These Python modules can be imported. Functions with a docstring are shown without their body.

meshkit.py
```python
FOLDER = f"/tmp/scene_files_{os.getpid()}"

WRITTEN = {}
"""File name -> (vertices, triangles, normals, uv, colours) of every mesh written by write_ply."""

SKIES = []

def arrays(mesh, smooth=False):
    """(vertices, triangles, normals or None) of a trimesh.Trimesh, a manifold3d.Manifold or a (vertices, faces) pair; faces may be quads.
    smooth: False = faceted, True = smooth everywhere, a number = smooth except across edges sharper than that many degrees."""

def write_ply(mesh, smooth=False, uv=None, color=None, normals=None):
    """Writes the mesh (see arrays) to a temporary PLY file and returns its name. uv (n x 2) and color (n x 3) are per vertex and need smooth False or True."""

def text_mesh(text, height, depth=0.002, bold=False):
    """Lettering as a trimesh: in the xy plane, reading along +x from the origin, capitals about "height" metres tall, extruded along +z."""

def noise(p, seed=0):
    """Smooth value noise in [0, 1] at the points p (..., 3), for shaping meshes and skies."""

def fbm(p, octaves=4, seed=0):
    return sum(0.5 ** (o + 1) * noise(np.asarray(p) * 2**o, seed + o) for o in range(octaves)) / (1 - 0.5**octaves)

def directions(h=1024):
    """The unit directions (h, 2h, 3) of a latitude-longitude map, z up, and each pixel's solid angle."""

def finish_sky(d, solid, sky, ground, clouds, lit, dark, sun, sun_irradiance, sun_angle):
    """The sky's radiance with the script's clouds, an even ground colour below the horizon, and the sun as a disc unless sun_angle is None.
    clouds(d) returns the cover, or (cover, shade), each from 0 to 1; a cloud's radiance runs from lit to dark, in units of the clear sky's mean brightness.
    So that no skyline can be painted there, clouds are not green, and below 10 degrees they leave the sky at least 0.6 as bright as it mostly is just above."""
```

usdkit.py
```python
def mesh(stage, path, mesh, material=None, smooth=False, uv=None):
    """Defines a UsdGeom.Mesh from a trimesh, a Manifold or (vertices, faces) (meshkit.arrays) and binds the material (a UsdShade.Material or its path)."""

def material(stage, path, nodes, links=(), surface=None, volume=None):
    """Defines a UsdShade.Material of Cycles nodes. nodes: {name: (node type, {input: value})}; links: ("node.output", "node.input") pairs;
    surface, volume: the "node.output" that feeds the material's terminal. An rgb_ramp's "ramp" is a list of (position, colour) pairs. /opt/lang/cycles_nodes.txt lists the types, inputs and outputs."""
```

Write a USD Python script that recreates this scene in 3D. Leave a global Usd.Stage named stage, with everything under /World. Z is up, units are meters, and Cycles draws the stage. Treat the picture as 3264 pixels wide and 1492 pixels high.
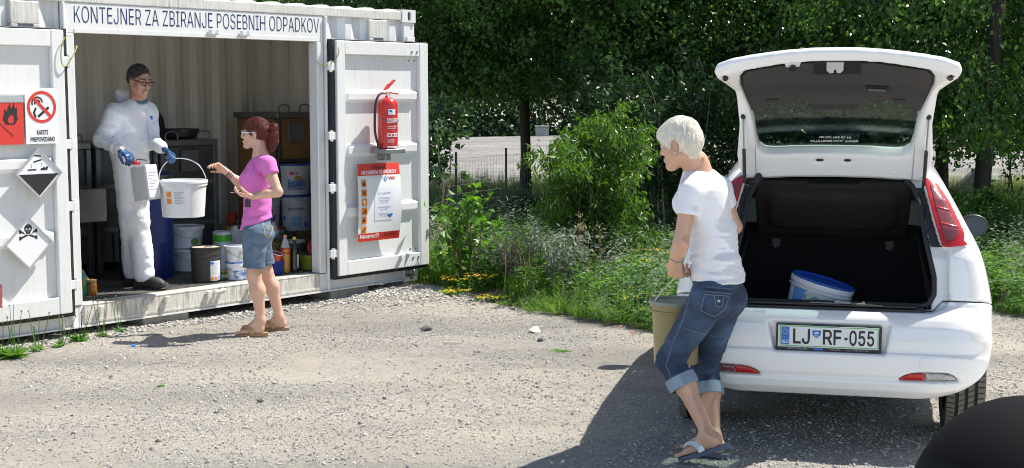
import math, random
import numpy as np, trimesh, usdkit, meshkit
from pxr import Usd, UsdGeom, UsdLux, UsdShade, Gf, Sdf, Vt
from shapely.geometry import Polygon, Point, LineString
from shapely import affinity
from shapely.ops import unary_union

stage = Usd.Stage.CreateInMemory()
UsdGeom.SetStageUpAxis(stage, 'Z')
UsdGeom.SetStageMetersPerUnit(stage, 1.0)
stage.DefinePrim('/World', 'Xform')
stage.DefinePrim('/World/Looks', 'Scope')
random.seed(7)
PI = math.pi

# ---------------------------------------------------------------- camera
EYE, PITCH, FPX, CX, CY = 1.74, 0.10347784, 4360.0, 1632.0, 746.0
cam = UsdGeom.Camera.Define(stage, '/World/camera')
cam.CreateHorizontalApertureAttr(36.0)
cam.CreateFocalLengthAttr(36.0 * FPX / 3264.0)
cam.CreateClippingRangeAttr(Gf.Vec2f(0.05, 3000))
cam.AddTranslateOp().Set(Gf.Vec3d(0, 0, EYE))
cam.AddRotateXOp().Set(90 - math.degrees(PITCH))
cam.CreateExposureAttr(0.88)

# ---------------------------------------------------------------- sky and sun
SUN_EL = math.radians(57.5)
SUN_AZ = math.atan2(0.915, 0.40)
sky = UsdLux.DomeLight.Define(stage, '/World/sky')
sky.GetPrim().SetCustomDataByKey('kind', 'structure')
skym = usdkit.material(stage, '/World/Looks/sky_air', {
    's': ('sky_texture', {'sky_type': 'single_scattering', 'sun_disc': False, 'sun_elevation': SUN_EL, 'sun_rotation': SUN_AZ, 'air_density': 1.0, 'aerosol_density': 1.2, 'ozone_density': 1.0}),
    'b': ('background_shader', {'strength': 0.085})},
    [('s.color', 'b.color')], surface='b.background')
UsdShade.MaterialBindingAPI.Apply(sky.GetPrim()).Bind(skym)
sun = UsdLux.DistantLight.Define(stage, '/World/sun')
sun.CreateNormalizeAttr(True)
sun.CreateIntensityAttr(1.15)
sun.CreateAngleAttr(0.5)
sun.CreateColorAttr(Gf.Vec3f(1.0, 0.955, 0.88))
sun.AddRotateZOp().Set(-math.degrees(SUN_AZ) )
sun.AddRotateXOp().Set(-(90 - math.degrees(SUN_EL)))

# ---------------------------------------------------------------- from the survey of the place to metres
_c, _s = math.cos(PITCH), math.sin(PITCH)
def ray(px, py):
    a, b = (px - CX) / FPX, -(py - CY) / FPX
    return np.array([a, _c + b * _s, -_s + b * _c])
def at(px, py, Y):
    r = ray(px, py); return np.array([0, 0, EYE]) + r * Y / r[1]
def onground(px, py, z=-0.1):
    r = ray(px, py); return np.array([0, 0, EYE]) + r * (z - EYE) / r[2]
def onplane(px, py, p0, n):
    r = ray(px, py); o = np.array([0, 0, EYE]); return o + r * ((np.asarray(p0) - o) @ n) / (r @ n)

# ---------------------------------------------------------------- naming
USED = {}
def numbered(parent, name):
    k = (parent, name); USED[k] = USED.get(k, -1) + 1
    return name if USED[k] == 0 else f'{name}_{USED[k]:03d}'
def said(prim, label=None, cat=None, group=None, kind=None):
    for k, v in (('label', label), ('category', cat), ('group', group), ('kind', kind)):
        if v: prim.SetCustomDataByKey(k, v)
    return prim
def thing(name, label, cat, loc=(0, 0, 0), rz=0.0, group=None, kind=None):
    x = UsdGeom.Xform.Define(stage, '/World/' + numbered('/World', name))
    x.AddTranslateOp().Set(Gf.Vec3d(*map(float, loc)))
    if rz: x.AddRotateZOp().Set(math.degrees(rz))
    return said(x.GetPrim(), label, cat, group, kind)
def part(parent, name, mesh, mat, smooth=False, label=None, kind=None):
    base = str(parent.GetPath()) if parent is not None else '/World'
    m = usdkit.mesh(stage, base + '/' + numbered(base, name), mesh, mat, smooth)
    return said(m.GetPrim(), label, None, None, kind)
def single(name, mesh, mat, label, cat, smooth=False, group=None, kind=None):
    p = part(None, name, mesh, mat, smooth)
    return said(p, label, cat, group, kind)
def copy_of(src, label, loc, rz=0.0, scale=1.0, group=None):
    was = src.GetCustomData()
    nm = src.GetName()
    if nm[-4] == '_' and nm[-3:].isdigit(): nm = nm[:-4]
    x = UsdGeom.Xform.Define(stage, '/World/' + numbered('/World', nm))
    x.GetPrim().GetReferences().AddInternalReference(src.GetPath())
    x.ClearXformOpOrder()
    x.AddTranslateOp(opSuffix='place').Set(Gf.Vec3d(*map(float, loc)))
    x.AddRotateZOp(opSuffix='turn').Set(math.degrees(rz))
    x.AddScaleOp(opSuffix='size').Set(Gf.Vec3f(scale, scale, scale))
    x.GetPrim().SetInstanceable(True)
    return said(x.GetPrim(), label, was.get('category'), group or was.get('group'))

# ---------------------------------------------------------------- shapes
def cat_(*ms):
    ms = [m for m in ms if m is not None]
    return trimesh.util.concatenate(ms)
def box(x0, x1, y0, y1, z0, z1):
    m = trimesh.creation.box((abs(x1 - x0), abs(y1 - y0), abs(z1 - z0)))
    m.apply_translation(((x0 + x1) / 2, (y0 + y1) / 2, (z0 + z1) / 2)); return m
def rbox(x0, x1, y0, y1, z0, z1, r=0.01):
    """a box with chamfered edges"""
    import manifold3d
    r = min(r, abs(x1 - x0) * .45, abs(y1 - y0) * .45, abs(z1 - z0) * .45)
    pts = []
    for sx, X in ((1, x0), (-1, x1)):
        for sy, Y in ((1, y0), (-1, y1)):
            for sz, Z in ((1, z0), (-1, z1)):
                for k in ((0, 1, 1), (1, 0, 1), (1, 1, 0)):
                    pts.append((X + sx * r * k[0], Y + sy * r * k[1], Z + sz * r * k[2]))
    return hullpts(pts)
def hullpts(pts):
    return trimesh.convex.convex_hull(np.asarray(pts, float))
def cyl(p0, p1, r0, r1=None, n=16, caps=True):
    return tube([p0, p1], [r0, r0 if r1 is None else r1], n, caps)
def tube(pts, rad, n=8, caps=True):
    pts = np.asarray(pts, float); rad = np.broadcast_to(np.asarray(rad, float), (len(pts),))
    t = np.gradient(pts, axis=0); t /= np.maximum(np.linalg.norm(t, axis=1, keepdims=True), 1e-9)
    a = np.array([0, 0, 1.0]) if abs(t[0][2]) < .9 else np.array([1.0, 0, 0])
    V, F = [], []
    nrm = np.cross(t[0], a); nrm /= np.linalg.norm(nrm)
    ang = np.linspace(0, 2 * PI, n, endpoint=False)
    for i in range(len(pts)):
        nrm = nrm - t[i] * (nrm @ t[i]); nrm /= np.linalg.norm(nrm)
        b = np.cross(t[i], nrm)
        V.append(pts[i] + rad[i] * (np.cos(ang)[:, None] * nrm + np.sin(ang)[:, None] * b))
    V = np.vstack(V)
    for i in range(len(pts) - 1):
        for k in range(n):
            a0, a1 = i * n + k, i * n + (k + 1) % n
            F += [(a0, a1, a1 + n), (a0, a1 + n, a0 + n)]
    if caps:
        V = np.vstack([V, pts[0], pts[-1]]); c0, c1 = len(V) - 2, len(V) - 1; e = (len(pts) - 1) * n
        for k in range(n):
            F += [(c0, (k + 1) % n, k), (c1, e + k, e + (k + 1) % n)]
    return trimesh.Trimesh(V, F, process=False)
def smoothpath(pts, n=24):
    from scipy.interpolate import CubicSpline
    pts = np.asarray(pts, float); t = np.r_[0, np.cumsum(np.linalg.norm(np.diff(pts, axis=0), axis=1))]
    return CubicSpline(t, pts)(np.linspace(0, t[-1], n))
def lathe(prof, n=32, z0=0.0):
    """prof: (radius, z) from bottom axis to top axis"""
    prof = np.asarray(prof, float); ang = np.linspace(0, 2 * PI, n, endpoint=False)
    V = np.vstack([np.c_[r * np.cos(ang), r * np.sin(ang), np.full(n, z + z0)] for r, z in prof]); F = []
    for i in range(len(prof) - 1):
        for k in range(n):
            a0, a1 = i * n + k, i * n + (k + 1) % n
            F += [(a0, a1, a1 + n), (a0, a1 + n, a0 + n)]
    m = trimesh.Trimesh(V, F, process=True)
    m.update_faces(m.nondegenerate_faces()); m.remove_unreferenced_vertices()
    return m
def extrude(poly, h):
    ms = [trimesh.creation.extrude_polygon(g, h, engine='earcut') for g in getattr(poly, 'geoms', [poly]) if g.area > 1e-9]
    return cat_(*ms)
def moved(m, loc=(0, 0, 0), rz=0.0, rx=0.0, ry=0.0, s=1.0):
    m = m.copy(); T = trimesh.transformations
    if np.ndim(s): m.apply_transform(np.diag([*s, 1.0]))
    elif s != 1: m.apply_scale(s)
    if rx: m.apply_transform(T.rotation_matrix(rx, (1, 0, 0)))
    if ry: m.apply_transform(T.rotation_matrix(ry, (0, 1, 0)))
    if rz: m.apply_transform(T.rotation_matrix(rz, (0, 0, 1)))
    m.apply_translation(loc); return m
def framed(m, o, ex, ey, ez):
    """local axes to world axes"""
    M4 = np.eye(4); M4[:3, 0], M4[:3, 1], M4[:3, 2], M4[:3, 3] = ex, ey, ez, o
    m = m.copy(); m.apply_transform(M4); return m
def glyphs(text, height, depth, weight):
    from PIL import Image, ImageDraw, ImageFont
    import glob
    from shapely import box as sbox
    font = ImageFont.truetype(glob.glob('/opt/blender-*/*/datafiles/fonts/Inter.woff2')[0], 96)
    sw = 2 if weight > 600 else 0
    x0, y0, x1, y1 = font.getbbox(text, anchor='ls', stroke_width=sw)
    im = Image.new('L', (x1 - x0 + 8, y1 - y0 + 8)); ImageDraw.Draw(im).text((4 - x0, 4 - y0), text, 255, font, anchor='ls', stroke_width=sw)
    on = np.pad(np.asarray(im) > 127, ((0, 0), (1, 1))).astype(np.int8)
    r, s0 = np.nonzero(np.diff(on, axis=1) == 1); s1 = np.nonzero(np.diff(on, axis=1) == -1)[1]
    shp = unary_union(sbox(s0, -r - 1, s1, -r)).buffer(.6).buffer(-.6)
    if weight < 400: shp = shp.buffer(-(400 - weight) / 100.0)
    shp = shp.simplify(.8)
    k = height / 70.0
    return extrude(affinity.affine_transform(shp, [k, 0, 0, k, -4 * k, (4 - y0) * k]), depth)
def letters(text, width, height, depth=0.002, bold=False, weight=None):
    """lettering lying in xz, facing -y, left end at the origin, squeezed to the given width"""
    m = glyphs(text, height, depth, weight if weight else (700 if bold else 400))
    b = m.bounds; m.apply_translation((-b[0][0], 0, -depth / 2))
    m.apply_transform(np.diag([width / (b[1][0] - b[0][0]), 1, 1, 1]))
    m.apply_transform(trimesh.transformations.rotation_matrix(PI / 2, (1, 0, 0)))
    return m
def flat(poly, depth=0.002):
    """a flat print: polygon in xz, facing -y"""
    m = extrude(poly, depth); m.apply_translation((0, 0, -depth / 2))
    m.apply_transform(trimesh.transformations.rotation_matrix(PI / 2, (1, 0, 0)))
    return m
def rect(x0, z0, x1, z1):
    return Polygon([(x0, z0), (x1, z0), (x1, z1), (x0, z1)])

# ---------------------------------------------------------------- signed distance shapes
def surface_nets(D, xs, ys, zs):
    """quads of the zero surface of D sampled at the grid xs, ys, zs (any spacing)"""
    nx, ny, nz = D.shape
    ins = D < 0
    acc = np.zeros((nx - 1, ny - 1, nz - 1, 3), np.float32); cnt = np.zeros((nx - 1, ny - 1, nz - 1), np.float32)
    corner = [(i, j, k) for i in (0, 1) for j in (0, 1) for k in (0, 1)]
    sl = lambda o: (slice(o[0], nx - 1 + o[0]), slice(o[1], ny - 1 + o[1]), slice(o[2], nz - 1 + o[2]))
    for a in range(8):
        for ax in range(3):
            o = corner[a]
            if o[ax]: continue
            p = list(o); p[ax] = 1
            d0, d1 = D[sl(o)], D[sl(p)]
            m = ins[sl(o)] != ins[sl(p)]
            if not m.any(): continue
            idx = np.nonzero(m); t = d0[idx] / (d0[idx] - d1[idx])
            e = np.repeat(np.array([o], np.float32), len(t), 0); e[:, ax] = t
            acc[idx] += e; cnt[idx] += 1
    act = cnt > 0
    ids = np.full(act.shape, -1, np.int64); ids[act] = np.arange(act.sum())
    ii = np.nonzero(act); off = acc[act] / cnt[act][:, None]
    lerp = lambda g, i, t: g[i] + (g[i + 1] - g[i]) * t
    V = np.stack([lerp(np.asarray(xs, float), ii[0], off[:, 0]), lerp(np.asarray(ys, float), ii[1], off[:, 1]), lerp(np.asarray(zs, float), ii[2], off[:, 2])], 1)
    F = []
    for ax in range(3):
        u, v = (ax + 1) % 3, (ax + 2) % 3
        n = [nx, ny, nz]
        lo = [slice(1, n[q] - 1) for q in range(3)]; lo[ax] = slice(0, n[ax] - 1); hi = list(lo); hi[ax] = slice(1, n[ax])
        s0, s1 = ins[tuple(lo)], ins[tuple(hi)]
        idx = np.nonzero(s0 != s1)
        if not len(idx[0]): continue
        flip = s0[idx]
        base = [idx[0].copy(), idx[1].copy(), idx[2].copy()]
        for q in range(3):
            if q != ax: base[q] = base[q] + 1
        def cid(du, dv):
            b = [x.copy() for x in base]; b[u] -= du; b[v] -= dv
            return ids[b[0], b[1], b[2]]
        q = np.stack([cid(1, 1), cid(0, 1), cid(0, 0), cid(1, 0)], 1)
        q[~flip] = q[~flip][:, ::-1]
        F.append(q)
    F = np.vstack(F)
    return V, np.vstack([F[:, [0, 1, 2]], F[:, [0, 2, 3]]])
def smin(a, b, k):
    k = np.maximum(k, 1e-6)
    h = np.maximum(k - np.abs(a - b), 0) / k
    return np.minimum(a, b) - h * h * k * 0.25
def smax(a, b, k): return -smin(-a, -b, k)
def poly2d(poly, X, Y):
    """signed distance to a polygon given as points, on arrays X, Y"""
    P = np.asarray(poly, float); d = np.full(np.broadcast(X, Y).shape, 1e9); inside = np.zeros(d.shape, bool)
    for a, b in zip(P, np.roll(P, -1, 0)):
        e = b - a; px, py = X - a[0], Y - a[1]
        t = np.clip((px * e[0] + py * e[1]) / max(e @ e, 1e-12), 0, 1)
        d = np.minimum(d, (px - e[0] * t) ** 2 + (py - e[1] * t) ** 2)
        c = ((a[1] > Y) != (b[1] > Y)) & (X < (b[0] - a[0]) * (Y - a[1]) / ((b[1] - a[1]) or 1e-12) + a[0])
        inside ^= c
    d = np.sqrt(d); return np.where(inside, -d, d)
def relaxed(m, it):
    """Taubin smoothing over the edge graph"""
    import scipy.sparse as sp_
    e = m.edges_unique; n = len(m.vertices)
    A = sp_.coo_matrix((np.ones(2 * len(e)), (np.r_[e[:, 0], e[:, 1]], np.r_[e[:, 1], e[:, 0]])), shape=(n, n)).tocsr()
    dg = np.asarray(A.sum(1)).ravel()[:, None]; v = np.array(m.vertices)
    for i in range(it):
        for k in (.5, -.52): v = v + k * (A @ v / np.maximum(dg, 1) - v) * (dg > 0)
    m.vertices = v; return m
class Field:
    """a blended solid on a regular grid"""
    def __init__(self, lo, hi, h):
        self.h = h; self.g = [np.arange(lo[i], hi[i] + h, h) for i in range(3)]
        self.D = np.full([len(x) for x in self.g], 0.2, np.float32)
    def sub(self, lo, hi):
        s = tuple(slice(max(0, int((lo[i] - self.g[i][0]) / self.h)), min(len(self.g[i]), int((hi[i] - self.g[i][0]) / self.h) + 2)) for i in range(3))
        X, Y, Z = np.meshgrid(*[self.g[i][s[i]] for i in range(3)], indexing='ij', sparse=True)
        return s, X, Y, Z
    def put(self, s, d, k, op='add'):
        if self.D[s].size == 0: return
        if op == 'add': self.D[s] = smin(self.D[s], d, k)
        elif op == 'cut': self.D[s] = smax(self.D[s], -d, k)
    def bone(self, a, b, ra, rb, k=0.03, op='add', flat=None, fs=1.0):
        """tapered capsule; flat: direction along which it is scaled by fs (thinner when fs < 1)"""
        a, b = np.asarray(a, float), np.asarray(b, float); m = max(ra, rb) * max(1, fs) + k + 0.06
        s, X, Y, Z = self.sub(np.minimum(a, b) - m, np.maximum(a, b) + m)
        P = [X - a[0], Y - a[1], Z - a[2]]; ab = b - a; sc = 1.0
        if flat is not None:
            n = np.asarray(flat, float); n = n / np.linalg.norm(n)
            q = (P[0] * n[0] + P[1] * n[1] + P[2] * n[2]) * (1 / fs - 1)
            P = [P[i] + q * n[i] for i in range(3)]; ab = ab + n * (ab @ n) * (1 / fs - 1)
            sc = min(1.0, fs) * .5 + .5
        l2 = max(ab @ ab, 1e-9)
        t = np.clip((P[0] * ab[0] + P[1] * ab[1] + P[2] * ab[2]) / l2, 0, 1)
        d = np.sqrt((P[0] - ab[0] * t) ** 2 + (P[1] - ab[1] * t) ** 2 + (P[2] - ab[2] * t) ** 2) - (ra + (rb - ra) * t)
        self.put(s, d * sc, k, op)
    def ball(self, c, r, k=0.03, op='add', axes=None):
        """ellipsoid with radii r along the axes (rows)"""
        c = np.asarray(c, float); r = np.broadcast_to(np.asarray(r, float), (3,)); A = np.eye(3) if axes is None else np.asarray(axes, float)
        m = r.max() + k + 0.05
        s, X, Y, Z = self.sub(c - m, c + m)
        q = [((X - c[0]) * A[i][0] + (Y - c[1]) * A[i][1] + (Z - c[2]) * A[i][2]) / r[i] for i in range(3)]
        k0 = np.sqrt(q[0] ** 2 + q[1] ** 2 + q[2] ** 2)
        k1 = np.sqrt((q[0] / r[0]) ** 2 + (q[1] / r[1]) ** 2 + (q[2] / r[2]) ** 2)
        self.put(s, k0 * (k0 - 1) / np.maximum(k1, 1e-6), k, op)
    def coords(self): return np.meshgrid(*self.g, indexing='ij', sparse=True)
    def mesh(self, D=None, relax=0):
        D = self.D if D is None else D
        D = D.copy()
        for a in range(3):
            i = [slice(None)] * 3
            for e in (0, -1):
                i[a] = e; D[tuple(i)] = 0.2
        v, f = surface_nets(D, *self.g)
        m = trimesh.Trimesh(v, f, process=False)
        if relax: relaxed(m, relax)
        return m
# ---------------------------------------------------------------- materials
MATS = {}
def mat(name, color, rough=0.5, metal=0.0, var=0.0, vscale=6.0, color2=None, bump=0.0, bscale=40.0, coat=0.0, spec=0.5, trans=0.0, ior=1.5, stretch=(1, 1, 1), cut=(0.35, 0.7), sss=0.0, sheen=0.0, detail=4.0, alpha=1.0):
    """a principled surface: colour broken up by noise towards color2, with fine relief"""
    if name in MATS: return MATS[name]
    n = {'p': ('principled_bsdf', {'base_color': color, 'roughness': rough, 'metallic': metal, 'coat_weight': coat, 'coat_roughness': 0.06, 'specular_ior_level': spec, 'transmission_weight': trans, 'ior': ior, 'sheen_weight': sheen, 'alpha': alpha})}
    if sss: n['p'][1].update(subsurface_weight=sss, subsurface_radius=(1.0, 0.35, 0.2), subsurface_scale=0.008)
    l = []
    if var or color2 is not None or bump:
        n['t'] = ('texture_coordinate', {}); n['m'] = ('mapping', {'scale': stretch}); l.append(('t.object', 'm.vector'))
    if color2 is not None or var:
        n['n'] = ('noise_texture', {'scale': vscale, 'detail': detail, 'roughness': 0.6}); l.append(('m.vector', 'n.vector'))
        c2 = color2 if color2 is not None else tuple(max(0, x * (1 - var)) for x in color)
        n['r'] = ('rgb_ramp', {'ramp': [(0, color), (cut[0], color), (cut[1], c2), (1, c2)]}); l += [('n.fac', 'r.fac'), ('r.color', 'p.base_color')]
    if bump:
        n['bn'] = ('noise_texture', {'scale': bscale, 'detail': 4.0, 'roughness': 0.6}); n['b'] = ('bump', {'strength': bump, 'distance': 0.01})
        l += [('m.vector', 'bn.vector'), ('bn.fac', 'b.height'), ('b.normal', 'p.normal')]
    MATS[name] = usdkit.material(stage, '/World/Looks/' + name, n, l, surface='p.BSDF')
    return MATS[name]
def paint(name, base, dirt, amount, rust=0.0, scale=5.0):
    """old white paint with run-down streaks, grime and a little rust"""
    n = {'t': ('texture_coordinate', {}), 'm': ('mapping', {'scale': (9, 9, 0.9)}), 'p': ('principled_bsdf', {'roughness': 0.42}),
         'n1': ('noise_texture', {'scale': scale, 'detail': 6.0, 'roughness': 0.7}), 'n2': ('noise_texture', {'scale': 2.2, 'detail': 6.0, 'roughness': 0.65}),
         'n3': ('noise_texture', {'scale': 38.0, 'detail': 5.0, 'roughness': 0.7}),
         'r1': ('rgb_ramp', {'ramp': [(0, (0, 0, 0)), (0.42, (0, 0, 0)), (0.72, (1, 1, 1)), (1, (1, 1, 1))]}),
         'r2': ('rgb_ramp', {'ramp': [(0, (0, 0, 0)), (0.38, (0.1, 0.1, 0.1)), (0.68, (1, 1, 1)), (1, (1, 1, 1))]}),
         'r3': ('rgb_ramp', {'ramp': [(0, (0, 0, 0)), (0.69, (0, 0, 0)), (0.74, (1, 1, 1)), (1, (1, 1, 1))]}),
         'mu': ('math', {'math_type': 'multiply'}), 'am': ('math', {'math_type': 'multiply', 'value2': amount, 'use_clamp': True}),
         'ru': ('math', {'math_type': 'multiply', 'value2': rust}),
         'x1': ('mix_color', {'a': base, 'b': dirt}), 'x2': ('mix_color', {'b': (0.22, 0.09, 0.03)}),
         'b': ('bump', {'strength': 0.08, 'distance': 0.01})}
    l = [('t.object', 'm.vector'), ('m.vector', 'n1.vector'), ('t.object', 'n2.vector'), ('t.object', 'n3.vector'), ('n1.fac', 'r1.fac'), ('n2.fac', 'r2.fac'), ('n3.fac', 'r3.fac'),
         ('r1.color', 'mu.value1'), ('r2.color', 'mu.value2'), ('mu.value', 'am.value1'), ('am.value', 'x1.fac'), ('x1.result', 'x2.a'), ('r3.color', 'ru.value1'), ('ru.value', 'x2.fac'),
         ('x2.result', 'p.base_color'), ('n2.fac', 'b.height'), ('b.normal', 'p.normal')]
    MATS[name] = usdkit.material(stage, '/World/Looks/' + name, n, l, surface='p.BSDF'); return MATS[name]
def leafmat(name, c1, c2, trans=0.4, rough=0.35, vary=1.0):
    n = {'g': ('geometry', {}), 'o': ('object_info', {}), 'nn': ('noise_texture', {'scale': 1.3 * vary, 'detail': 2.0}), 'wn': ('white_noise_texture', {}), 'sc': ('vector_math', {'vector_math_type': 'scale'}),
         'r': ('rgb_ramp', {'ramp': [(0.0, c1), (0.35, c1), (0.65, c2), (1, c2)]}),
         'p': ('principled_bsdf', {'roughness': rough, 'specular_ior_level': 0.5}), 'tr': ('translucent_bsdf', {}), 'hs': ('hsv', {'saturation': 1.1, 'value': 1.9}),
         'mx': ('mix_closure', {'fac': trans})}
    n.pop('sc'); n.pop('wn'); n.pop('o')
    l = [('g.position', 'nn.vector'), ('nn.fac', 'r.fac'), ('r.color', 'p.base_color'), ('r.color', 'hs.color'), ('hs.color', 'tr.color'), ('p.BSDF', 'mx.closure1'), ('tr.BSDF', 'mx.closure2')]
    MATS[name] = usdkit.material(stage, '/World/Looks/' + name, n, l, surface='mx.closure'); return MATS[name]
def glassmat(name, tint=(1, 1, 1), rough=0.02):
    n = {'t': ('transparent_bsdf', {'color': tint}), 'g': ('glossy_bsdf', {'color': (1, 1, 1), 'roughness': rough}), 'f': ('fresnel', {'IOR': 1.5}), 'm': ('mix_closure', {})}
    l = [('f.fac', 'm.fac'), ('t.BSDF', 'm.closure1'), ('g.BSDF', 'm.closure2')]
    MATS[name] = usdkit.material(stage, '/World/Looks/' + name, n, l, surface='m.closure'); return MATS[name]

WHITE = paint('white_paint', (0.74, 0.75, 0.74), (0.32, 0.30, 0.26), 0.34, 0.34)
WHITE_DIRTY = paint('white_paint_grimy', (0.66, 0.65, 0.61), (0.15, 0.14, 0.11), 1.1, 0.5)
WHITE_SILL = paint('white_paint_sill', (0.66, 0.64, 0.58), (0.13, 0.12, 0.08), 1.5, 0.8, 4.0)
WHITE_IN = paint('white_paint_inside', (0.82, 0.79, 0.71), (0.55, 0.50, 0.41), 0.5, 0.15)
RUBBER = mat('black_rubber', (0.018, 0.018, 0.02), 0.6)
BLACKP = mat('black_plastic', (0.02, 0.02, 0.022), 0.42)
STEEL = mat('dull_steel', (0.34, 0.34, 0.34), 0.45, 0.8, var=0.3, vscale=20)
CHROME = mat('bright_steel', (0.7, 0.7, 0.7), 0.22, 1.0)
DARKSTEEL = mat('dark_steel', (0.10, 0.10, 0.10), 0.5, 0.5, var=0.4, vscale=9)
RED = mat('red_enamel', (0.58, 0.02, 0.02), 0.28, coat=0.4)
REDFLAT = mat('red_print', (0.62, 0.045, 0.03), 0.45)
WHITEFLAT = mat('white_print', (0.78, 0.79, 0.80), 0.4)
BLACKFLAT = mat('black_print', (0.02, 0.02, 0.02), 0.5)
NAVY = mat('navy_lettering', (0.015, 0.03, 0.13), 0.45)
ORANGE = mat('orange_print', (0.72, 0.23, 0.02), 0.5)
GREYP = mat('grey_print', (0.33, 0.33, 0.38), 0.5)
BLUEP = mat('blue_print', (0.03, 0.16, 0.50), 0.45)
YELLOWP = mat('yellow_print', (0.75, 0.55, 0.05), 0.45)
CONC = mat('concrete', (0.36, 0.35, 0.33), 0.85, var=0.35, vscale=9, bump=0.4, bscale=30)
# ---------------------------------------------------------------- the ground
def gh0(y): return np.interp(y, [0, 4, 6, 7.3, 10.4, 13, 20, 30, 60, 200], [-0.02, -0.03, -0.055, -0.08, -0.12, -0.15, -0.18, -0.2, -0.2, -0.2])
VERGE_PX = [(1240, 925), (1300, 936), (1445, 963), (1589, 982), (1804, 1004), (1931, 1032), (2075, 1056), (2300, 1060), (2700, 1020), (3150, 985), (3264, 1012), (3500, 1020)]
VERGE = [onground(a, b, -0.12)[:2] for a, b in VERGE_PX]
def verge_y(x):
    return np.interp(x, [p[0] for p in VERGE], [p[1] for p in VERGE])
def gh(x, y):
    x, y = np.asarray(x, float), np.asarray(y, float)
    p = np.stack([x * .6, y * .6, 0 * x], -1)
    return gh0(y) + (meshkit.fbm(p, 4, 3) - .5) * 0.05 * np.clip((y - 3) / 4, 0, 1)
def sheet(xs, ys, hf):
    X, Y = np.meshgrid(xs, ys, indexing='ij'); Z = hf(X, Y)
    V = np.stack([X, Y, Z], -1).reshape(-1, 3); n, m = len(xs), len(ys)
    i = (np.arange(n - 1)[:, None] * m + np.arange(m - 1)[None]).ravel()
    return trimesh.Trimesh(V, np.vstack([np.c_[i, i + m, i + m + 1], np.c_[i, i + m + 1, i + 1]]), process=False)
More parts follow.
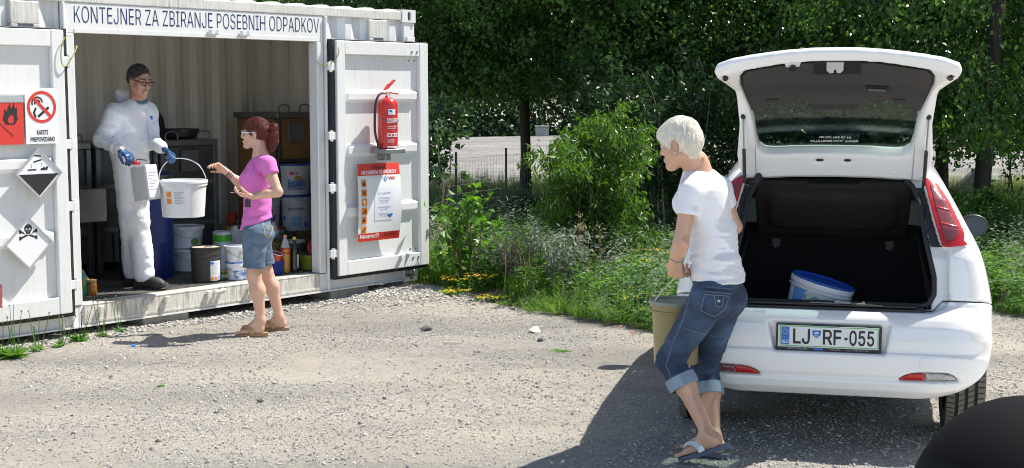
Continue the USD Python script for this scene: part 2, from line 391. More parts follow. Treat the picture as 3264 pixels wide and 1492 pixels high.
def gravel_material(name, tones, sand, lo, hi, big=34.0, small=85.0, strength=0.9):
    n = {'g': ('geometry', {}), 'v1': ('voronoi_texture', {'scale': big}), 'v2': ('voronoi_texture', {'scale': small}), 'v3': ('voronoi_texture', {'scale': small * 1.9}),
         's1': ('separate_color', {}), 's2': ('separate_color', {}),
         'r1': ('rgb_ramp', {'ramp': tones}), 'r2': ('rgb_ramp', {'ramp': tones}),
         'nm': ('noise_texture', {'scale': 0.55, 'detail': 7.0, 'roughness': 0.62}), 'nf': ('noise_texture', {'scale': 5.0, 'detail': 6.0, 'roughness': 0.7}),
         'ns': ('noise_texture', {'scale': 140.0, 'detail': 3.0}), 'rs': ('rgb_ramp', {'ramp': [(0, tuple(c * .72 for c in sand)), (1, tuple(min(1, c * 1.2) for c in sand))]}),
         'add': ('math', {'math_type': 'add'}), 'rm': ('rgb_ramp', {'ramp': [(0, (0, 0, 0)), (lo, (0, 0, 0)), (hi, (1, 1, 1)), (1, (1, 1, 1))]}), 'half': ('math', {'math_type': 'multiply', 'value2': 0.5}),
         'm12': ('mix_color', {'fac': 0.55}), 'ms': ('mix_color', {}), 'bm': ('mapping', {'scale': (.35, 1.3, 1.0), 'rotation': (0, 0, .35)}), 'big': ('noise_texture', {'scale': 0.7, 'detail': 4.0}), 'rb': ('rgb_ramp', {'ramp': [(0.36, (0.72, 0.72, 0.72)), (0.5, (.94, .93, .915)), (0.64, (1.12, 1.09, 1.04))]}), 'mb': ('mix_color', {'blend_type': 'multiply', 'fac': 1.0}),
         'h1': ('math', {'math_type': 'multiply_add', 'value2': -0.7}), 'h2': ('math', {'math_type': 'multiply_add', 'value2': -0.5, 'value3': 0.0}),
         'b': ('bump', {'strength': strength, 'distance': 0.02}), 'p': ('principled_bsdf', {'roughness': 0.9, 'specular_ior_level': 0.25})}
    l = [('g.position', f'{k}.vector') for k in ('v1', 'v2', 'v3', 'nm', 'nf', 'ns', 'bm')] + [('bm.vector', 'big.vector'), ('v1.color', 's1.color'), ('v2.color', 's2.color'), ('s1.r', 'r1.fac'), ('s2.g', 'r2.fac'), ('r1.color', 'm12.a'), ('r2.color', 'm12.b'),
         ('nm.fac', 'add.value1'), ('nf.fac', 'add.value2'), ('add.value', 'half.value1'), ('half.value', 'rm.fac'), ('rm.color', 'ms.fac'), ('ns.fac', 'rs.fac'), ('m12.result', 'ms.a'), ('rs.color', 'ms.b'),
         ('big.fac', 'rb.fac'), ('ms.result', 'mb.a'), ('rb.color', 'mb.b'), ('mb.result', 'p.base_color'),
         ('v3.distance', 'h2.value1'), ('v2.distance', 'h1.value1'), ('h2.value', 'h1.value3'), ('h1.value', 'b.height'), ('b.normal', 'p.normal')]
    return usdkit.material(stage, '/World/Looks/' + name, n, l, surface='p.BSDF')
TONES = [(0, (0.19, 0.185, 0.18)), (0.15, (0.27, 0.26, 0.25)), (0.45, (0.35, 0.335, 0.305)), (0.75, (0.43, 0.405, 0.36)), (1, (0.57, 0.545, 0.49))]
GRAVEL = gravel_material('gravel', TONES, (0.44, 0.405, 0.345), 0.43, 0.60, 46.0, 110.0, 0.8)
FARGRAVEL = gravel_material('far_gravel', [(0, (0.13, 0.127, 0.125)), (1, (0.33, 0.32, 0.305))], (0.25, 0.24, 0.228), 0.40, 0.7, 6.0, 22.0, 0.7)
SOIL = mat('verge_soil', (0.10, 0.11, 0.05), 0.95, color2=(0.17, 0.14, 0.09), vscale=3, bump=0.8, bscale=25)

xs = np.unique(np.r_[-200, -90, -40, np.arange(-14, -5, .4), np.arange(-5, 4.6, .055), np.arange(4.6, 14, .4), 40, 90, 200])
ys = np.unique(np.r_[-30, -8, 0, 3, np.arange(5, 14, .055), np.arange(14, 36, .5), np.arange(36, 70, 4), 90, 140, 260])
def gravel_h(X, Y):
    fine = (meshkit.fbm(np.stack([X * 7, Y * 7, 0 * X], -1), 3, 11) - .5) * .022 + (meshkit.noise(np.stack([X * 1.9, Y * 1.9, 0 * X], -1), 5) - .5) * .02
    near = ((Y > 4.9) & (Y < 14.1) & (np.abs(X) < 5.2)).astype(float)
    # a low bank of loose stones pushed up against the container's right foot
    bank = 0.05 * np.exp(-(((X + .95) / .45) ** 2 + ((Y - 12.75) / .55) ** 2))
    return gh(X, Y) + fine * near + bank
g = part(None, 'ground', sheet(xs, ys, gravel_h), GRAVEL, True); said(g, 'sunlit grey and sandy gravel of the yard', 'ground', None, 'structure')

# soil under the weeds: a slightly raised sheet with a ragged edge
xs2 = np.arange(-1.2, 16, .12)
rows = np.r_[0, .04, .12, .25, .45, .8, 1.2, 1.8, 2.6, 3.6, 5, 6.6, 8.5, 11, 13]
X2 = np.repeat(xs2[:, None], len(rows), 1); base = verge_y(xs2) + (meshkit.fbm(np.c_[xs2 * 2.2, xs2 * 0, xs2 * 0], 3, 9) - .5) * .5
Y2 = base[:, None] + .1 + rows[None]
Z2 = gh(X2, Y2) + (-.035 + .10 * np.minimum(rows[None] / .9, 1) ** .8) + (meshkit.fbm(np.stack([X2 * 1.3, Y2 * 1.3, X2 * 0], -1), 3, 21) - .5) * .10 * np.minimum(rows[None], 1)
V = np.stack([X2, Y2, Z2], -1).reshape(-1, 3); m_ = len(rows); i_ = (np.arange(len(xs2) - 1)[:, None] * m_ + np.arange(m_ - 1)[None]).ravel()
vg = part(None, 'verge', trimesh.Trimesh(V, np.vstack([np.c_[i_, i_ + m_, i_ + m_ + 1], np.c_[i_, i_ + m_ + 1, i_ + 1]]), process=False), SOIL, True)
said(vg, 'overgrown strip of soil behind the gravel yard', 'verge', None, 'structure')
def vh(x, y):
    return gh(x, y) + .05
far = part(None, 'far_lot', sheet(np.unique(np.r_[np.arange(-60, 61, 3.0)]), np.unique(np.r_[np.arange(24.5, 64, 1.5)]), lambda X, Y: gh(X, Y) + .06 + (meshkit.fbm(np.stack([X * .3, Y * .3, X * 0], -1), 3, 2) - .5) * .25), FARGRAVEL, True)
said(far, 'pale bare gravel lot beyond the trees and the wire fence', 'gravel lot', None, 'structure')

# loose stones lying on the yard
def stone_mesh(seed, flatness=.6, n=14):
    r = np.random.default_rng(seed); p = r.normal(size=(n, 3)); p /= np.linalg.norm(p, axis=1, keepdims=True)
    p *= r.uniform(.75, 1.1, (n, 1)) * np.array([1, r.uniform(.65, .95), flatness]); return hullpts(p)
def pebblemat(name, ramp):
    n = {'o': ('object_info', {}), 'r': ('rgb_ramp', {'ramp': ramp}), 'p': ('principled_bsdf', {'roughness': 0.85, 'specular_ior_level': 0.3})}
    return usdkit.material(stage, '/World/Looks/' + name, n, [('o.random', 'r.fac'), ('r.color', 'p.base_color')], surface='p.BSDF')
PEB = pebblemat('pebble_tones', [(0, (0.21, 0.205, 0.205)), (.10, (0.28, 0.275, 0.265)), (.5, (0.37, 0.35, 0.315)), (.85, (0.48, 0.445, 0.38)), (1, (0.64, 0.62, 0.57))])
def instancer(name, protos, mats, pos, idx, scale, rot, label, cat, kind='stuff', smooth=False):
    pi = UsdGeom.PointInstancer.Define(stage, '/World/' + numbered('/World', name)); paths = []
    for k, (m, mt) in enumerate(zip(protos, mats)):
        p = usdkit.mesh(stage, f'{pi.GetPath()}/{name}_kind_{k:03d}' if k else f'{pi.GetPath()}/{name}_kind', m, mt, smooth); paths.append(p.GetPath())
    pi.CreatePrototypesRel().SetTargets(paths)
    pi.CreatePositionsAttr(Vt.Vec3fArray.FromNumpy(np.asarray(pos, np.float32)))
    pi.CreateProtoIndicesAttr(Vt.IntArray.FromNumpy(np.asarray(idx, np.int32)))
    sc = np.asarray(scale, np.float32); sc = np.repeat(sc[:, None], 3, 1) if sc.ndim == 1 else sc
    pi.CreateScalesAttr(Vt.Vec3fArray.FromNumpy(sc))
    pi.CreateOrientationsAttr(Vt.QuathArray([Gf.Quath(float(q[0]), float(q[1]), float(q[2]), float(q[3])) for q in rot]))
    return said(pi.GetPrim(), label, cat, None, kind)
def zrot(a): a = np.asarray(a) / 2; return np.c_[np.cos(a), 0 * a, 0 * a, np.sin(a)]
rg = np.random.default_rng(5)
N = 260000
px_, py_ = rg.uniform(-5.2, 4.2, N), rg.uniform(5.4, 13.6, N)
keep = (np.abs(px_) < py_ * .42) & (py_ < verge_y(px_) + rg.uniform(-.15, .35, N))
patch = meshkit.fbm(np.stack([px_ * .9, py_ * .9, 0 * px_], -1), 3, 31)
keep &= rg.uniform(0, 1, N) < np.clip((patch - .34) * 2.6, .08, 1)
px_, py_ = px_[keep], py_[keep]; N = len(px_)
sz = np.exp(rg.normal(math.log(.0044), .48, N)).clip(.002, .019)
instancer('pebbles', [stone_mesh(100 + k) for k in range(7)], [PEB] * 7, np.c_[px_, py_, gravel_h(px_, py_) + sz * .25], rg.integers(0, 7, N), sz, zrot(rg.uniform(0, 6.28, N)), 'loose small stones strewn over the gravel yard', 'pebbles')
nb = 5200; bx2 = np.r_[rg.normal(-1.05, .42, nb // 2), rg.uniform(-4.6, -.5, nb // 2)]; by2 = np.r_[rg.normal(12.55, .28, nb // 2), np.zeros(nb // 2)]
by2[nb // 2:] = 13.178 + (bx2[nb // 2:] + .923) * 1.1651 - np.abs(rg.normal(.22, .16, nb // 2)); sb = np.exp(rg.normal(math.log(.011), .4, nb)).clip(.005, .028)
instancer('foot_stones', [stone_mesh(140 + k) for k in range(6)], [PEB] * 6, np.c_[bx2, by2, gravel_h(bx2, by2) + sb * .3], rg.integers(0, 6, nb), sb, zrot(rg.uniform(0, 6.28, nb)), 'coarser pale stones banked along the foot of the container', 'pebbles')
# ---------------------------------------------------------------- the container
KYAW = math.atan2(0.75882079, 0.65129947)
KX, KY = np.array([0.65129947, 0.75882079, 0]), np.array([-0.75882079, 0.65129947, 0])   # along the side to the right; into the container
K0 = np.array([-0.92275, 13.17822, 0.0])
def K(x, y, z): return K0 + KX * x + KY * y + np.array([0, 0, z])
def Kpx(px, py, depth=0.0):
    """container coordinates of what is seen at a survey point, on the plane `depth` behind the side"""
    p = onplane(px, py, K0 + KY * depth, KY) - K0
    return np.array([p @ KX, depth, p[2]])
def Kfloor(px, py, z):
    p = onground(px, py, z) - K0; return np.array([p @ KX, p @ KY, z])
LEN, WID = 6.058, 2.438
ZB, ZRAIL, ZSILL, ZLINT, ZTOP0, ZTOP1 = -0.062, -0.062, 0.109, 2.184, 2.413, 2.493
XR, XL = -1.236, -3.647     # inner edges of the doorway
cont = thing('shipping_container', 'white steel container standing open with folded-back doors and blue lettering over the doorway', 'container', K0, KYAW)
def corrug(x0, x1, z0, z1, y=0.0, depth=0.036, pitch=0.278, thick=0.004, phase=0.0):
    """vertical trapezoid corrugation, outer crest at y, trough at y + depth"""
    xs, ys = [], []
    x = x0 - phase
    seq = [(0.072, 0), (0.068, 1), (0.070, 1), (0.068, 0)]
    pts = [(x, 0.0)]
    cur = x; lev = 0
    while cur < x1:
        for w, nl in ((.072, 0), (.068, 1), (.070, 1), (.068, 0)):
            cur += w; pts.append((cur, depth * nl))
    P = np.array(pts); P = P[(P[:, 0] > x0) & (P[:, 0] < x1)]
    e0 = np.interp(x0, [p[0] for p in pts], [p[1] for p in pts]); e1 = np.interp(x1, [p[0] for p in pts], [p[1] for p in pts])
    P = np.vstack([[x0, e0], P, [x1, e1]])
    V = []; 
    for (a, b) in P: V += [(a, y + b, z0), (a, y + b, z1), (a, y + b + thick, z0), (a, y + b + thick, z1)]
    F = []
    for i in range(len(P) - 1):
        a, c = 4 * i, 4 * i + 4
        F += [(a, c, c + 1), (a, c + 1, a + 1), (a + 2, c + 3, c + 2), (a + 2, a + 3, c + 3), (a, a + 2, c + 2), (a, c + 2, c), (a + 1, c + 1, c + 3), (a + 1, c + 3, a + 3)]
    return trimesh.Trimesh(np.array(V), F, process=False)
def rotz_panel(m, loc, a): return moved(m, loc, a)
# rails, posts, castings
part(cont, 'top_rail', rbox(-LEN + .178, -.178, 0, .06, ZTOP0, ZTOP1, .006), WHITE_DIRTY)
part(cont, 'bottom_rail', cat_(rbox(-LEN + .178, -.178, .012, .03, ZB + .012, ZSILL - .008, .003), box(-LEN + .178, -.178, -.012, .11, ZB, ZB + .012)), WHITE)
part(cont, 'sill', cat_(rbox(XL + .01, XR - .01, -.004, .0115, ZB + .013, ZSILL - .006, .002), box(XL + .01, XR - .01, -.006, .16, ZSILL - .0055, ZSILL + .0005), box(XL + .01, XR - .01, -.0085, -.0042, ZB + .03, ZB + .046)), WHITE_SILL)
def casting(x0, z0, mirror):
    b = box(x0, x0 + .178, -.006, .156, z0, z0 + .118)
    import manifold3d as mf
    hole = Point(x0 + .095, z0 + .059).buffer(.022); hole = unary_union([affinity.translate(hole, 0, .022), affinity.translate(hole, 0, -.022)]).convex_hull
    f = extrude(rect(x0, z0, x0 + .178, z0 + .118).difference(hole), .02)
    f.apply_transform(trimesh.transformations.rotation_matrix(PI / 2, (1, 0, 0))); f.apply_translation((0, .014, 0))
    inner = box(x0 + .002, x0 + .176, .03, .156, z0 + .002, z0 + .116)
    rim = [box(x0, x0 + .018, .014, .156, z0, z0 + .118), box(x0 + .16, x0 + .178, .014, .156, z0, z0 + .118), box(x0 + .018, x0 + .16, .014, .156, z0, z0 + .016), box(x0 + .018, x0 + .16, .014, .156, z0 + .102, z0 + .118)]
    return cat_(f, *rim), box(x0 + .018, x0 + .16, .12, .15, z0 + .016, z0 + .102)
for xc in (-.178, -LEN):
    for zc in (-.0776, 2.513 - .118):
        a, b = casting(xc, zc, 0); cpt = part(cont, 'corner_casting', a, WHITE); part(cpt, 'casting_back', b, DARKSTEEL)
for xc in (-.150, -LEN):
    part(cont, 'corner_post', cat_(rbox(xc, xc + .085, .004, .15, .0405, 2.3945, .004), rbox(xc + .087, xc + .150, .012, .15, .0405, 2.3945, .004)), WHITE)
def doorpost(x0, x1, flx):
    return cat_(rbox(x0, x1, .002, .10, ZSILL + .001, ZTOP0 - .001, .006))
part(cont, 'door_post', rbox(XR + .0, XR + .075, .004, .12, ZSILL + .001, ZLINT - .001, .006), WHITE)
part(cont, 'door_post', rbox(XL - .075, XL, .004, .12, ZSILL + .001, ZLINT - .001, .006), WHITE)
part(cont, 'hinge_bar', rbox(XR + .084, XR + .104, -.018, .03, ZB + .014, ZTOP0 - .003, .005), WHITE)
part(cont, 'hinge_bar', rbox(XL - .104, XL - .084, -.018, .03, ZB + .014, ZTOP0 - .003, .005), WHITE)
hdr = part(cont, 'header_panel', cat_(rbox(XL - .075, XR + .075, .006, .05, ZLINT, ZTOP0 - .002, .004), rbox(XL + .001, XR - .001, .0005, .0055, ZLINT + .001, ZLINT + .036, .002)), WHITE)
# the lettering over the doorway
a, b = Kpx(237, 45), Kpx(1017, 82)
tl = Kpx(300, 19.5), Kpx(300, 72.5)
hgt = tl[0][2] - tl[1][2]
lw = Kpx(1017, 90)[0] - Kpx(236, 60)[0]
lt = letters('KONTEJNER ZA ZBIRANJE POSEBNIH ODPADKOV', lw, hgt, .002, weight=300); lt.apply_translation((a[0], .0053, (tl[1][2] + Kpx(1012, 106)[2]) / 2))
part(hdr, 'lettering', lt, NAVY)
# corrugated sides, back, roof, floor
for x0, x1 in ((XR + .106, -.151), (-LEN + .151, XL - .106)):
    part(cont, 'side_panel', corrug(x0, x1, ZSILL, ZTOP0, .018, phase=.03), WHITE)
def back_panel():
    m = corrug(0.002, LEN - .002, ZSILL, ZTOP0 + .05, 0); m.apply_transform(trimesh.transformations.rotation_matrix(PI, (0, 0, 1))); m.apply_translation((0, WID - .01, 0)); return m
part(cont, 'back_panel', back_panel(), WHITE_IN)
for x in (-.03, -LEN + .03):
    m = corrug(.16, WID - .02, ZSILL, ZTOP0 + .03, 0); m.apply_transform(trimesh.transformations.rotation_matrix(PI / 2, (0, 0, 1))); m.apply_translation((x, 0, 0)); part(cont, 'end_panel', m, WHITE_IN)
for x in (-.085, -LEN + .03): part(cont, 'inner_post', box(x, x + .055, WID - .075, WID - .012, ZSILL, 2.40), WHITE_IN)
rf = corrug(.166, LEN - .166, 0.03, WID - .004, 0, depth=.022, pitch=.278, thick=.035)
rf.apply_transform(trimesh.transformations.rotation_matrix(-PI / 2, (1, 0, 0))); rf.apply_translation((-LEN, 0, 2.514)); 
part(cont, 'roof', rf, WHITE)
part(cont, 'roof_end_plate', rbox(-.36, -.179, .062, 1.2, 2.4935, 2.5125, .003), WHITE)
for x0 in (-.178, -LEN): part(cont, 'end_rail', box(x0, x0 + .178, .158, WID, 2.40, 2.492), WHITE)
part(cont, 'rear_rail', box(-LEN + .18, -.18, WID - .06, WID, 2.40, 2.486), WHITE)
FLOORM = mat('chequer_floor', (0.055, 0.052, 0.048), 0.62, 0.35, color2=(0.16, 0.15, 0.13), vscale=3.5, bump=0.5, bscale=70)
part(cont, 'floor', box(-LEN + .05, -.05, .161, WID - .05, .05, ZSILL), FLOORM)
# tread bars of the floor near the doorway
bars = []
rr = np.random.default_rng(3)
for i in range(46):
    for j in range(6):
        x = XL + .03 + i * .052; y = .175 + j * .05
        bars.append(moved(box(-.016, .016, -.003, .003, 0, .0025), (x, y, ZSILL + .0002), PI / 4 if (i + j) % 2 else -PI / 4))
part(cont, 'floor_tread', cat_(*bars), STEEL, kind='stuff')
# keeper lugs on the sill and the lintel
for px, py in ((317, 985), (463, 966), (526, 954), (660, 938)):
    c = Kpx(px, py); part(cont, 'lock_keeper', rbox(c[0] - .022, c[0] + .022, -.042, -.009, c[2] - .03, c[2] + .03, .006), WHITE_SILL)
for px, py in ((694, 927), (800, 916)):
    c = Kpx(px, py); part(cont, 'lock_keeper', cat_(rbox(c[0] - .05, c[0] - .015, -.05, -.009, c[2] - .022, c[2] + .015, .006), rbox(c[0] + .012, c[0] + .04, -.05, -.009, c[2] - .025, c[2] + .022, .006), cyl((c[0] - .06, -.045, c[2]), (c[0] + .05, -.045, c[2] + .008), .011)), WHITE_SILL)
for px, py in ((677, 102), (776, 106)):
    c = Kpx(px, py); part(cont, 'lock_keeper', cat_(rbox(c[0] - .045, c[0] - .005, -.045, .0, c[2] - .022, c[2] + .022, .006), rbox(c[0] + .012, c[0] + .045, -.05, .0, c[2] - .026, c[2] + .026, .006)), WHITE)
# ventilator boxes under the top rail
for px in (1203, 78):
    c = Kpx(px, 90); x = c[0]; w = .115
    v = part(cont, 'ventilator', cat_(rbox(x - w, x + w, -.012, .04, 2.235, ZTOP0 - .012, .006), rbox(x - w, x - w * .5, -.012, .04, 2.12, 2.236, .006), rbox(x + w * .55, x + w, -.012, .04, 2.12, 2.236, .006)), WHITE_DIRTY)
    part(v, 'air_slot', box(x - w * .5, x + w * .55, .0, .012, 2.12, 2.2345), GREYP)
# ---- the doors, folded back flat against the side
def door(parent, xh, sgn, w, yoff):
    """xh: hinge x; extends towards sgn; outward face y = yoff (towards the viewer is -y)"""
    z0, z1 = Kpx(1064 if sgn > 0 else 262, 868 if sgn > 0 else 990, yoff)[2], 2.19
    z0 = .075; z1 = 2.200
    X = lambda a: xh + sgn * a
    bx = lambda a0, a1, y0, y1, zz0, zz1, r=.004: rbox(min(X(a0), X(a1)), max(X(a0), X(a1)), yoff + y0, yoff + y1, zz0, zz1, r)
    part(parent, 'door_gasket', cat_(bx(-.006, .03, -.008, .07, z0 - .03, z1 + .012, .006), bx(.031, w, -.004, .07, z1 - .002, z1 + .012), bx(.031, w, -.004, .07, z0 - .03, z0 + .002), bx(w - .02, w + .012, .0, .06, z0 - .03, z1 + .012)), RUBBER)
    leaf = part(parent, 'door', cat_(bx(.032, .135, -.03, .03, z0 + .003, z1 - .003, .006), bx(w - .12, w - .003, -.03, .03, z0 + .003, z1 - .003, .006),
        bx(.136, w - .121, -.028, .03, z1 - .125, z1 - .003, .006), bx(.136, w - .121, -.028, .03, z0 + .003, z0 + .13, .006)), WHITE)
    # pressed inner sheet with three raised ribs
    prof = [(z0 + .131, .012)]
    H = z1 - z0
    for f in (.275, .535, .765):
        zc = z0 + H * f
        prof += [(zc - .058, .012), (zc - .028, -.024), (zc + .028, -.024), (zc + .058, .012)]
    prof += [(z1 - .126, .012)]
    a0, a1 = .1365, w - .1215; e = .035
    cols = [(a0, 1.0), (a1 - .001, 1.0)]
    V, F = [], []
    for aa, k in ((a0, 0), (a0 + e, 1), (a1 - e, 1), (a1, 0)):
        for zz, yy in prof: V.append((X(aa), yoff + (.012 + (yy - .012) * k), zz))
    n = len(prof)
    for i in range(3):
        for j in range(n - 1):
            q = (i * n + j, (i + 1) * n + j, (i + 1) * n + j + 1, i * n + j + 1)
            q = q if sgn > 0 else q[::-1]
            F += [(q[0], q[1], q[2]), (q[0], q[2], q[3])]
    part(parent, 'door_sheet', trimesh.Trimesh(np.array(V), F, process=False), WHITE)
    bl = []
    for aa in (w - .225, w - .155):
        for zz in (z1 - .085, z1 - .165, z0 + .085, z0 + .165, z0 + .56):
            bl.append(cyl((X(aa), yoff - .034 if abs(zz - z1) < .12 or abs(zz - z0) < .12 else yoff + .008, zz), (X(aa), yoff + .02, zz), .011, n=8))
    for b in bl: part(leaf, 'bolt', b, STEEL)
    for f in (.1, .38, .60, .89):
        zz = z0 + H * f
        part(parent, 'hinge', cat_(bx(-.055, .028, -.016, .02, zz - .035, zz + .035, .005), cyl((X(-.02), yoff - .004, zz - .05), (X(-.02), yoff - .004, zz + .05), .014, n=10)), WHITE)
    part(parent, 'door_lug', cat_(bx(w - .26, w - .2, -.03, .02, z0 - .07, z0 - .032), bx(w - .30, w - .17, .0, .016, z0 - .10, z0 - .0702)), STEEL)
    part(parent, 'door_lug', bx(w - .27, w - .17, -.02, .02, z1 + .013, z1 + .055), WHITE)
DW = 1.205; DY = -.062
door(cont, XR + .115, 1, DW, DY)
door(cont, XL - .115, -1, DW, DY)
# earth cables between the doors and the posts
EARTH = mat('earth_cable', (0.42, 0.38, 0.08), 0.5, var=.5, vscale=60, color2=(.12, .25, .06))
c0, c1, c2 = Kpx(1079, 152, DY - .04), Kpx(1036, 207, -.05), Kpx(1009, 196, -.005)
part(cont, 'earth_cable', tube(smoothpath([c0, (c0[0] - .035, c0[1], c0[2] - .10), c1, c2], 20), .0045, 6), EARTH)
c0, c1, c2, c3, c4 = Kpx(226, 115, DY - .045), Kpx(196, 150, DY - .05), Kpx(205, 212, DY - .05), Kpx(232, 180, DY - .045), Kpx(241, 150, -.02)
part(cont, 'earth_cable', tube(smoothpath([c0, c1, c2, c3, c4], 30), .0042, 6), EARTH)
# blocks the container stands on
for a, b, zb, lab in (((1058, 930), (1178, 960), -.24, 'concrete block under the white container near its right end'), ((460, 1010), (606, 1045), -.26, 'long concrete block under the container, left of the woman in pink')):
    p, q = Kpx(*a, .02), Kpx(*b, .02)
    blk = rbox(0, q[0] - p[0], 0, .3, zb, ZB - .004, .008)
    v = thing('concrete_block', lab, 'block', K(p[0], .03, 0), KYAW); part(v, 'block', blk, CONC)
p = Kpx(1268, 912, .05)
v = thing('support_foot', 'short grey steel foot under the right end of the container', 'foot', K(p[0], .06, 0), KYAW)
part(v, 'foot', cat_(rbox(-.05, .06, 0, .012, -.24, ZB - .001, .003), rbox(.06, .075, -.02, .14, -.24, ZB - .001, .003), rbox(-.05, -.035, .013, .14, -.24, ZB - .001, .003)), CONC)
# ---------------------------------------------------------------- the hatchback
CYAW = math.radians(13.0)
CAR0 = at(2644, 1077, 6.72); CAR0[2] = -0.08
CU, CV = np.array([math.cos(CYAW), -math.sin(CYAW), 0]), np.array([math.sin(CYAW), math.cos(CYAW), 0])
def CAR(u, v, w): return CAR0 + CU * u + CV * v + np.array([0, 0, w])
CARW = mat('car_white', (0.80, 0.80, 0.795), 0.28, coat=0.7)
LINING = mat('boot_lining', (0.016, 0.016, 0.016), 1.0, spec=.05)
TRIM = mat('gate_trim', (0.045, 0.043, 0.043), 0.7, var=.2, vscale=120)
LENS = mat('red_lens', (0.50, 0.012, 0.015), 0.12, coat=0.6, var=.35, vscale=30)
LENSD = mat('smoked_lens', (0.22, 0.05, 0.06), 0.12, coat=0.8, var=.4, vscale=22)
CLEAR = mat('clear_lens', (0.55, 0.55, 0.55), 0.12, coat=0.8, var=.7, vscale=45)
GLASS = glassmat('car_glass', (0.42, 0.50, 0.48))
DARKGLASS = mat('tinted_glass', (0.02, 0.025, 0.025), 0.03, coat=0.5)
TYRE = mat('tyre_rubber', (0.03, 0.03, 0.03), 0.8)
TREAD = mat('dusty_tread', (0.17, 0.155, 0.13), 0.9, var=.35, vscale=30)
car = thing('hatchback_car', 'white hatchback parked with its tailgate raised and boot open, seen from behind', 'car', CAR0, -CYAW)
_h = .0095
gx = np.arange(-.93, .935, _h); gy = np.r_[np.arange(-.07, 1.12, _h), np.arange(1.13, 4.12, .04)]; gz_ = np.arange(.14, 1.56, _h)
X, Y, Z = np.meshgrid(gx, gy, gz_, indexing='ij', sparse=True)
SIDE = [(.60, .262), (.34, .262), (.20, .262), (.10, .287), (.035, .34), (.012, .385), (.02, .40), (.004, .425), (-.006, .47), (-.012, .525), (.0, .545), (-.004, .60), (.008, .665), (.032, .705), (.07, .735), (.10, .765), (.115, .85), (.14, 1.0), (.20, 1.14), (.30, 1.28), (.40, 1.385), (.49, 1.435), (.8, 1.472), (1.4, 1.49), (2.0, 1.475), (2.5, 1.39), (2.9, 1.18), (3.2, 1.03), (3.6, .94), (3.9, .78), (4.0, .6), (4.03, .45), (3.98, .25), (3.7, .22), (1.0, .24)]
PW = [(.14, .50), (.22, .55), (.261, .60), (.283, .69), (.33, .748), (.431, .785), (.557, .799), (.68, .803), (.761, .80), (.876, .775), (.962, .752), (1.046, .722), (1.119, .68), (1.228, .622), (1.391, .53), (1.481, .455), (1.6, .40)]
yy2, zz2 = np.meshgrid(gy, gz_, indexing='ij')
d1 = poly2d(SIDE, yy2, zz2)[None]
hw = np.interp(gz_, [p[0] for p in PW], [p[1] for p in PW]); 
from scipy.ndimage import gaussian_filter1d
hw = gaussian_filter1d(hw, 3.0)
grow = np.interp(gy, [0, .3, 1.3, 2.4, 3.4, 4.1], [0, 0, .04, .04, .0, -.12])
d2 = (np.abs(X) - (hw[None, None, :] + grow[None, :, None])) * np.interp(gz_, [.2, .9, 1.1, 1.5], [.95, .95, .87, .85])[None, None, :]
kk = np.interp(gz_, [.2, .8, 1.05, 1.4], [.30, .26, .15, .10])[None, None, :]
OUT = smax(d1, d2, kk).astype(np.float32)
# flat centre of the lower edge of the bumper
OUT = np.maximum(OUT, -np.maximum(np.maximum(np.abs(X) - .44 + (Z - .25) * -1.2, Z - .292), Y - .40)).astype(np.float32)
def vsurf(u, w, off=0.0):
    """v of the rear surface at (u, w), `off` behind the skin"""
    i, k = np.argmin(np.abs(gx - u)), np.argmin(np.abs(gz_ - w)); c = OUT[i, :, k]
    j = np.nonzero(c + off < 0)[0]
    if not len(j): return .5
    j = j[0]; return gy[j - 1] + (gy[j] - gy[j - 1]) * (c[j - 1] + off) / (c[j - 1] - c[j])
mir = lambda half: half + [(-a, b) for a, b in half[::-1]]
OPEN = mir([(.44, .757), (.48, .772), (.503, .815), (.502, .90), (.460, 1.08), (.434, 1.255), (.40, 1.335), (.345, 1.385), (.27, 1.398)])
OUTL = mir([(.50, .735), (.55, .75), (.572, .79), (.566, 1.04), (.528, 1.062), (.498, 1.16), (.470, 1.275), (.44, 1.375), (.40, 1.43), (.3, 1.46)])
LIGHT = [(.448, 1.39), (.50, 1.352), (.551, 1.298), (.597, 1.198), (.625, 1.115), (.618, 1.085), (.556, 1.052), (.533, 1.06), (.505, 1.158), (.476, 1.273)]
xx2, zz3 = np.meshgrid(gx, gz_, indexing='ij')
pO, pL = poly2d(OPEN, xx2, zz3)[:, None, :], poly2d(OUTL, xx2, zz3)[:, None, :]
LW = [1.02, 1.085, 1.115, 1.198, 1.298, 1.352, 1.40]; LV = gaussian_filter1d(np.array([vsurf(a, b) for a, b in ((.62, 1.085), (.612, 1.087), (.620, 1.115), (.597, 1.198), (.551, 1.298), (.50, 1.352), (.46, 1.38))]), .6)
lcut = Y - np.interp(gz_, LW, LV)[None, None, :]
LIGHTW = [(.448, 1.41), (.56, 1.43), (.75, 1.30), (.80, 1.10), (.70, 1.068), (.556, 1.052), (.533, 1.06), (.505, 1.158), (.476, 1.273)]
pR = np.maximum(poly2d(LIGHTW, np.abs(xx2), zz3)[:, None, :], lcut)
rear = Y - .62
body = OUT.copy()
body = np.maximum(body, -np.maximum(np.maximum(pL, -(OUT + .035)) , -1) * 1.0 if False else body)
recess = np.maximum(np.maximum(pL, rear), -(OUT + .038))
body = np.maximum(body, -recess)
cav = np.maximum(pO, Y - .62)
cab = np.maximum(np.maximum(np.maximum(OUT + .05, .42 - Y), Y - 3.1), .45 - Z)
cab = np.maximum(cab, np.abs(X) - .72)
body = np.maximum(body, -np.minimum(cav, cab))
well = np.maximum(np.maximum(np.abs(X) - .49, np.maximum(.57 - Z, Z - .77)), np.maximum(.135 - Y, Y - .64))
body = np.maximum(body, -well)
body = np.maximum(body, -np.maximum(np.maximum(pR + .012, Y - .55), -(OUT + .03)))
